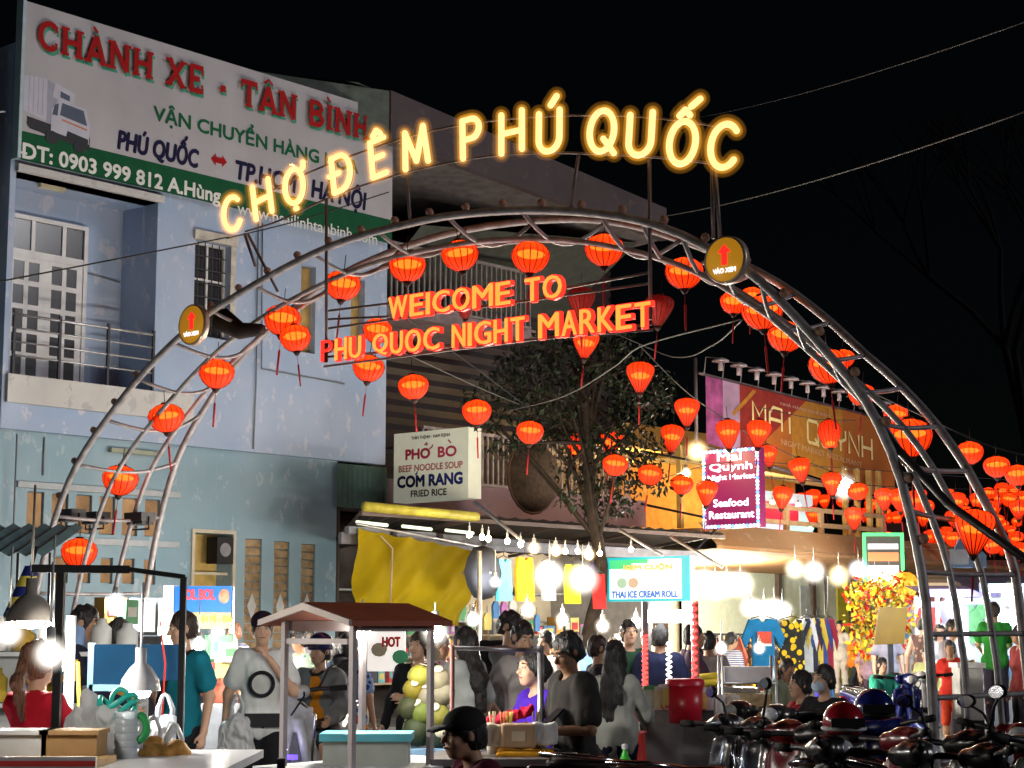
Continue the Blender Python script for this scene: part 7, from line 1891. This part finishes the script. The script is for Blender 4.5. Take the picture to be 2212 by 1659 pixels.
r = who('boy with a pale face mask and black shirt beside the boy in red', 1780, 1437, 12.6, -50, sit=1.4, skin='fair', top=(.02,.02,.025), bot=(.03,.03,.04), arms=('fwd','fwd'), legs='ride')
root, hands, hp, tl = r; surf_obj('face_mask', [('ell', hp(0,-.072,-.055), (.062,.05,.055))], cloth((.5,.62,.75)), root, .009, .01)
FAR = dict(feat=False, h=.018)
r = who('man in orange polo shirt and dark trousers walking by the shops', 1845, 1364, 40, -60, skin='tan', top=(.75,.2,.02), bot=(.03,.035,.035), legs='walk', **FAR)
r = who('woman in white walking left of the man in orange', 1814, 1342, 41, -30, skin='fair', hair='long', top=(.65,.6,.55), topk='long', bot=(.6,.55,.5), female=True, **FAR)
r = who('man in patterned tan tank top walking away right of the brown board', 1992, 1335, 30, 165, skin='fair', hair='short', top=PR5, topk='tank', bot=(.02,.02,.025), botk='shorts', legs='walk', **FAR)
r = who('person in black trousers behind the brown board', 1915, 1345, 31, 10, skin='fair', top=(.25,.24,.3), bot=(.015,.015,.02), legs='walk', **FAR)
r = who('person in a pinkish shirt half hidden left of the brown board', 1868, 1380, 33, 40, skin='fair', top=(.45,.3,.36), bot=(.1,.06,.08), **FAR)
r = who('child in a mint green T-shirt on a scooter in the street', 1905, 1421, 21, 20, sit=1.2, skin='fair', hair='short', top=(.05,.5,.33), bot=(.03,.03,.05), legs='ride', arms=('ride','ride'), feat=True, h=.014)
r = who('small child in white and blue on a white scooter', 1980, 1455, 22, -10, sit=1.05, skin='fair', top=(.55,.58,.7), bot=(.05,.06,.3), legs='ride', **FAR)
r = who('man in a bright green T-shirt between the right arch pipes', 2146, 1303, 23.5, 170, z0=.32, skin='fair', hair='short', hcol='dkbrown', top=(.04,.33,.05), bot=(.05,.05,.08), h=.014, arms=('fwd','fwd'))
r = who('man in a grey T-shirt holding a child right of the arch leg', 2058, 1340, 24, 30, skin='tan', top=(.35,.33,.36), bot=(.1,.1,.12), arms=('cross','hang'), **FAR)
r = who('child in a red dress standing by the white foam box', 2052, 1385, 23.5, -20, skin='tan', top=(.5,.03,.02), bot=(.5,.05,.02), botk='skirt', female=True, **FAR)
r = who('woman in pale clothes walking left of the grey shirted man at the right', 2030, 1350, 29, 0, skin='fair', hair='long', top=(.5,.5,.55), bot=(.3,.3,.4), female=True, **FAR)
r = who('person in dark red at the right edge by the bright bulb', 2203, 1352, 22, -80, skin='tan', top=(.25,.04,.04), bot=(.02,.02,.03), **FAR)
r = who('seated man in a black cap and maroon jacket in front, facing left', 1075, 1520, 8.7, -68, sit=1.66, skin='tan', hair='cap', top=(.085,.012,.03), topk='jacket', bot=(.03,.03,.04), arms=('table','table'), lean=14, fat=1.08, h=.01, nod=4)
stl = thing('low_stool', 'dark low stool under the seated man in the maroon jacket', 'stool', (r[0].location.x, r[0].location.y, 0)); zz = r[0].location.z + .78
m = MB(); m.box((-.18,-.18,max(zz-.06,.1)),(.18,.18,max(zz,.16))); m.build('seat', cloth((.1,.1,.3)), stl)
for sx in (-.15,.15):
    for sy in (-.15,.15): MB().box((sx-.02,sy-.02,0),(sx+.02,sy+.02,max(zz-.06,.1))).build('leg', darkm, stl)
for k,(x,yt,d,f,tc) in enumerate(((640,1350,22,180,(.2,.2,.25)),(1215,1378,21,150,(.3,.28,.25)),(1330,1372,21,-60,(.2,.12,.1)),(1870,1352,44,90,(.3,.3,.35)),(1975,1350,42,-90,(.4,.2,.2)),(2170,1350,33,0,(.3,.3,.4)),(1740,1350,38,90,(.2,.1,.15)))):
    who(['person in dark grey far behind the white scooter','person in grey brown behind the tree trunk','person in brown behind the green shirted man','distant person in grey behind the blossom tree','distant person in dull red right of the blossom tree','distant person in blue grey at the far right stalls','distant person in plum behind the hanging shirts'][k], x, yt, d, f, skin='tan', hair='short', top=tc, bot=(.05,.05,.06), **FAR)

for k,(x,yt,d,f,tc,hc,lb) in enumerate(((470,1352,20,20,(.5,.15,.1),'black','person in brick red at the blue board stall counter'),(505,1346,21,-30,(.45,.45,.5),'brown','person in striped top behind the man in the cap'),(650,1362,19,-60,(.1,.35,.3),'black','person in leaf print behind the scooter rider'),(735,1380,20,60,(.6,.5,.1),'black','person in mustard between the cart posts'),(955,1372,18,40,(.5,.2,.3),'dkbrown','person in pink flower print behind the white shirted woman'),(1180,1365,19,-40,(.55,.55,.5),'black','person in off white behind the pinned hair woman'),(1245,1368,22,10,(.1,.2,.45),'black','person in blue at the goods shelves'),(1398,1362,21,-20,(.5,.35,.2),'black','person in striped cotton behind the red light rope'),(1580,1368,26,120,(.55,.2,.15),'black','person in coral at the clothes rack'),(1660,1372,30,-100,(.2,.25,.3),'black','person in slate at the clothes rack'),(1700,1425,17,30,(.25,.3,.2),'black','person in olive beyond the red shirted boy'),(2000,1400,26,-30,(.5,.5,.2),'black','person in lime yellow by the arch leg'),(2110,1360,30,20,(.6,.3,.3),'brown','person in pink flower print at the far right stalls'))):
    tc = {1: PR1, 4: PR2, 2: PR3, 7: PR4, 12: PR2, 8: PR1}.get(k, tc)
    who(lb, x, yt, d, f, skin='fair' if k % 2 else 'tan', hair='long' if k % 3 == 0 else 'short', hcol=hc, female=k % 3 == 0, top=tc, topk=('tee','loose','long')[k % 3], bot=(.05,.05,.07), arms=('fwd','hang') if k % 2 else ('phone','hang'), h=.016, feat=d < 21, nod=8)

# ================================================================ scooters
GLB = M('gloss_black', (.01,.01,.011), .3, .0, var=.5, scale=9, coat=.25)
RUB = M('rubber', (.015,.015,.015), .7); CHR = M('chrome', (.6,.6,.62), .15, 1, var=0); SEATM = M('vinyl_seat', (.02,.018,.018), .45)
def paint(nm, c): return M(nm, c, .28, 0, var=.3, scale=7, coat=.3)
_sc = {}
def scooter(label, pos, rz, body=None, group='parked scooters', z=0, lean=6, seatm=None, mirrors=False, name='scooter'):
    body = body or GLB
    if 'p' not in _sc:
        o = link('scooter', None); o.empty_display_size = .1
        TX = ((1,0,0),)
        surf_obj('body', [('cap',(0,.92,.83),(0,.45,.74),.035,.1,((1,0,0),.8)),('box',(0,.38,.62),(.125,.3,.1),None,.06),('cap',(0,.1,.58),(0,-.34,.46),.1,.07),('box',(0,-.22,.32),(.14,.22,.03),None,.02),('cap',(.1,.62,.7),(.12,.2,.52),.05,.07),('cap',(-.1,.62,.7),(-.12,.2,.52),.05,.07)], GLB, o, .015, .03)
        ct_, st_ = math.cos(R(14)), math.sin(R(14)); RT = [[1,0,0],[0,ct_,-st_],[0,st_,ct_]]
        surf_obj('front_fairing', [('box',(0,-.46,.66),(.18,.02,.27),RT,.018),('box',(0,-.5,.86),(.13,.03,.1),RT,.025),('cap',(0,-.6,.56),(0,-.53,.9),.045,.075),('cap',(-.1,-.5,1.03),(.1,-.5,1.03),.05,.05),('cap',(0,-.57,1.03),(0,-.52,1.03),.07,.07),('cap',(.14,-.5,.5),(.1,-.55,.82),.03,.035),('cap',(-.14,-.5,.5),(-.1,-.55,.82),.03,.035)], GLB, o, .014, .03)
        surf_obj('seat', [('cap',(0,.74,.87),(0,.4,.83),.085,.125,((0,0,1),.4)),('cap',(0,.36,.8),(0,.04,.74),.12,.07,((0,0,1),.45))], SEATM, o, .015, .03)
        m = MB(); m.tube([(-.36,-.38,1.06),(-.2,-.46,1.05),(0,-.5,1.02),(.2,-.46,1.05),(.36,-.38,1.06)], .016, 8); m.build('handlebar', darkm, o)
        for sx in (-1,1):
            m = MB(); m.tube([(sx*.26,-.43,1.05),(sx*.36,-.38,1.06)], .022, 8); m.build('grip', RUB, o)
            m = MB(); m.tube([(sx*.2,-.46,1.06),(sx*.26,-.46,1.2),(sx*.31,-.44,1.24)], .008, 5)
            mo = m.build('mirror_arm', darkm, o)
            m = MB(); m.ball((sx*.33,-.43,1.27), .06, 12, 0, (1,1,.62)); m.v = [(x, -.43+(y+.43)*.25, z) for x, y, z in m.v]; mr = m.build('mirror', GLB, mo)
            m = MB(); m.plate([(sx*.33+.05*math.cos(k*.5236), -.412, 1.27+.031*math.sin(k*.5236)) for k in range(12)], (0,1,0), .003); m.build('mirror_glass', CHR, mr)
        m = MB(); m.ball((0,-.6,1.03), .066, 14, 0, (1,1,.8)); m.build('headlight', M('headlight_glass', (.5,.52,.55), .1), o)
        for y, nm in ((-.68,'front_wheel'),(.62,'rear_wheel')):
            m = MB(); m.tube([(0, y+.23*math.cos(k*.2618), .28+.23*math.sin(k*.2618)) for k in range(24)], .05, 8, closed=True); w1 = m.build('wheel', RUB, o)
            m = MB(); m.tube([(0, y+.17*math.cos(k*.2618), .28+.17*math.sin(k*.2618)) for k in range(24)], .016, 6, closed=True)
            for k in range(5): m.tube([(0,y,.28),(0,y+.17*math.cos(k*1.2566),.28+.17*math.sin(k*1.2566))], .014, 5)
            m.build('rim', CHR, w1)
        m = MB()
        for sx in (-1,1): m.tube([(sx*.07,-.68,.28),(sx*.07,-.6,.55)], .02, 6)
        m.build('fork', CHR, o)
        surf_obj('front_fender', [('cap',(0,-.9,.46),(0,-.68,.55),.03,.06),('cap',(0,-.68,.55),(0,-.45,.46),.06,.03)], GLB, o, .018, .04)
        m = MB(); m.tube([(.13,.1,.25),(.17,.4,.3),(.17,.78,.42)], [.03,.05,.055], 10); m.build('exhaust', CHR, o)
        surf_obj('tail_light', [('box',(0,.84,.76),(.09,.03,.035),None,.02)], M('tail_red', (.4,.01,.01), .2), o, .014, .01)
        m = MB(); m.tube([(-.1,.25,.84),(-.14,.7,.9),(0,.86,.92),(.14,.7,.9),(.1,.25,.84)], .014, 6); m.build('grab_rail', CHR, o)
        m = MB(); m.tube([(-.08,.05,.3),(-.2,-.02,.02)], .012, 5); m.build('stand', darkm, o)
        for sx in (-1,1):
            MB().ball((sx*.13,.8,.7), .035, 10, 0, (1,1,.7)).build('indicator', M('amber_lens', (.6,.2,.02), .2), o)
            m = MB(); m.tube([(sx*.1,.7,.74),(sx*.165,.4,.66),(sx*.16,.1,.58)], .009, 5); m.build('chrome_strip', CHR, o)
            m = MB(); m.tube([(sx*.11,-.56,.95),(sx*.19,-.5,.86),(sx*.18,-.53,.5)], .008, 5); m.build('trim_strip', CHR, o)
        m = MB(); m.tube([(-.02,-.5,1.04),(-.08,-.58,1.0),(-.1,-.56,.8)], .007, 5); m.tube([(.1,-.48,1.07),(.14,-.58,1.0),(.06,-.6,.86)], .007, 5); m.build('brake_cable', RUB, o)
        m = MB(); m.box((-.05,-.66,.6),(.05,-.645,.68)); m.build('front_badge', M('dark_grille', (.02,.02,.022), .5), o)
        m = MB(); m.box((-.09,.8,.48),(.09,.815,.6)); m.build('number_plate', M('plate_white', (.6,.6,.58), .5), o)
        _sc['p'] = o; _sc['used'] = False
    if not _sc['used']: o = _sc['p']; _sc['used'] = True; first = True
    else: o = copy_tree(_sc['p']); first = False
    o.location = (pos[0], pos[1], z); o.rotation_euler = (0, R(lean), R(rz))
    if not mirrors and not first:
        for c in list(o.children):
            if c.name.startswith('mirror_arm'):
                for g1 in list(c.children):
                    for g2 in list(g1.children): bpy.data.objects.remove(g2)
                    bpy.data.objects.remove(g1)
                bpy.data.objects.remove(c)
    for c in o.children:
        if c.name.split('.')[0] in ('body','front_fairing','front_fender'):
            if not first: c.data = c.data.copy()
            c.data.materials[0] = body
        if seatm and c.name.split('.')[0] == 'seat':
            if not first: c.data = c.data.copy()
            c.data.materials[0] = seatm
    o.name = name
    return tag(o, label, 'scooter', group)
RB = paint('wine_paint', (.12,.008,.012)); BLP = paint('blue_paint', (.01,.02,.16)); WHP = paint('white_paint', (.5,.5,.53)); DGP = paint('dark_grey_paint', (.03,.03,.034)); GNP = paint('dull_green_paint', (.09,.12,.1))
GRS = M('grey_vinyl', (.13,.12,.1), .5)
def spark(x, y, d, rz, lab, **k):
    p = at(x, y, d); return scooter(lab, p, rz, **k)
spark(1480,1600,10.4,112,'black scooter with chrome strips, leftmost of the parked row')
spark(1400,1600,10.9,104,'dark grey scooter behind the very first parked one, beside the green bottle', body=DGP)
spark(1590,1600,10.0,128,'dark wine scooter behind the first black one', body=RB)
spark(1700,1600,9.7,140,'black scooter with big dull green seat in the parked row', seatm=GRS)
spark(1810,1600,9.3,118,'dark wine red scooter with a striped front in the parked row', body=RB)
spark(1885,1600,10.4,150,'blue scooter in the middle of the parked row', body=BLP)
spark(1965,1600,9.0,122,'black scooter in front of the right arch leg', body=GLB, mirrors=True)
spark(2060,1600,9.4,40,'dark grey scooter right of the arch leg', body=DGP)
spark(2170,1600,9.0,135,'black scooter with pale leg shield at the right edge', body=GNP, seatm=GRS, mirrors=True)
spark(1570,1600,8.7,98,'black scooter cut by the bottom edge of the photo', body=GLB)
spark(1770,1600,8.3,105,'grey scooter cut by the bottom edge right of the middle', body=DGP)
spark(1960,1600,8.0,115,'black scooter at the bottom edge near the right corner', body=GLB)
spark(2180,1600,10.6,-20,'wine scooter at the right edge behind the others', body=RB)
spark(1740,1600,13.1,-68,'black scooter ridden by the boy in red', body=GLB, lean=0, group='ridden scooters')
spark(1785,1600,12.7,-48,'dark grey scooter ridden by the masked boy', body=DGP, lean=0, group='ridden scooters')
spark(1910,1560,21,20,'blue scooter under the child in mint green', body=BLP, lean=0, group='ridden scooters')
spark(1990,1560,22,-10,'white scooter under the small child near the arch leg', body=WHP, lean=0, group='ridden scooters')
ws = spark(672,1600,14.9,-14,'white scooter with lit headlight ridden by the helmeted rider', body=WHP, lean=0, group='ridden scooters', mirrors=True); ws.scale = (1.25,1.1,1.08)
m = MB(); m.ball((.0,-.7,.62), .07, 12, 0, (1,1,.7)); m.build('running_light', E_('scooter_light', (.75,.75,1), 14), ws); m = MB(); m.box((-.13,-.685,.55),(.13,-.665,.585)); m.build('violet_strip', E_('violet_strip', (.15,.08,1), 2), ws)
# helmets resting on the parked scooters
for x,y,d,c,lb in ((1888,1530,9.6,(.01,.015,.12),'dark blue helmet on the blue scooter'),(1822,1560,9.2,(.3,.01,.02),'red and white helmet hanging on the wine scooter')):
    o, B = loc_thing('helmet', lb, 'helmet', x, y, d, 'helmets on the scooters')
    surf_obj('shell', [('ell',(0,0,0),(.105,.12,.105))], M('helm_%d' % x, c, .15, var=.05, coat=.7), o, .014, .02, [('box',(0,0,-.16),(.3,.3,.1),None,.01)]); m = MB(); m.tube([(-.103*math.cos(k*.2618)*1.02, -.118*math.sin(k*.2618)*1.02, -.03) for k in range(13)], .012, 6); m.build('trim', cloth((.5,.5,.52)) if 'striped' in lb or 'white' in lb else cloth((.02,.02,.02)), o); m = MB(); m.box((-.085,-.135,-.02),(.085,-.105,.025)); m.build('visor', cloth((.02,.02,.02)), o)
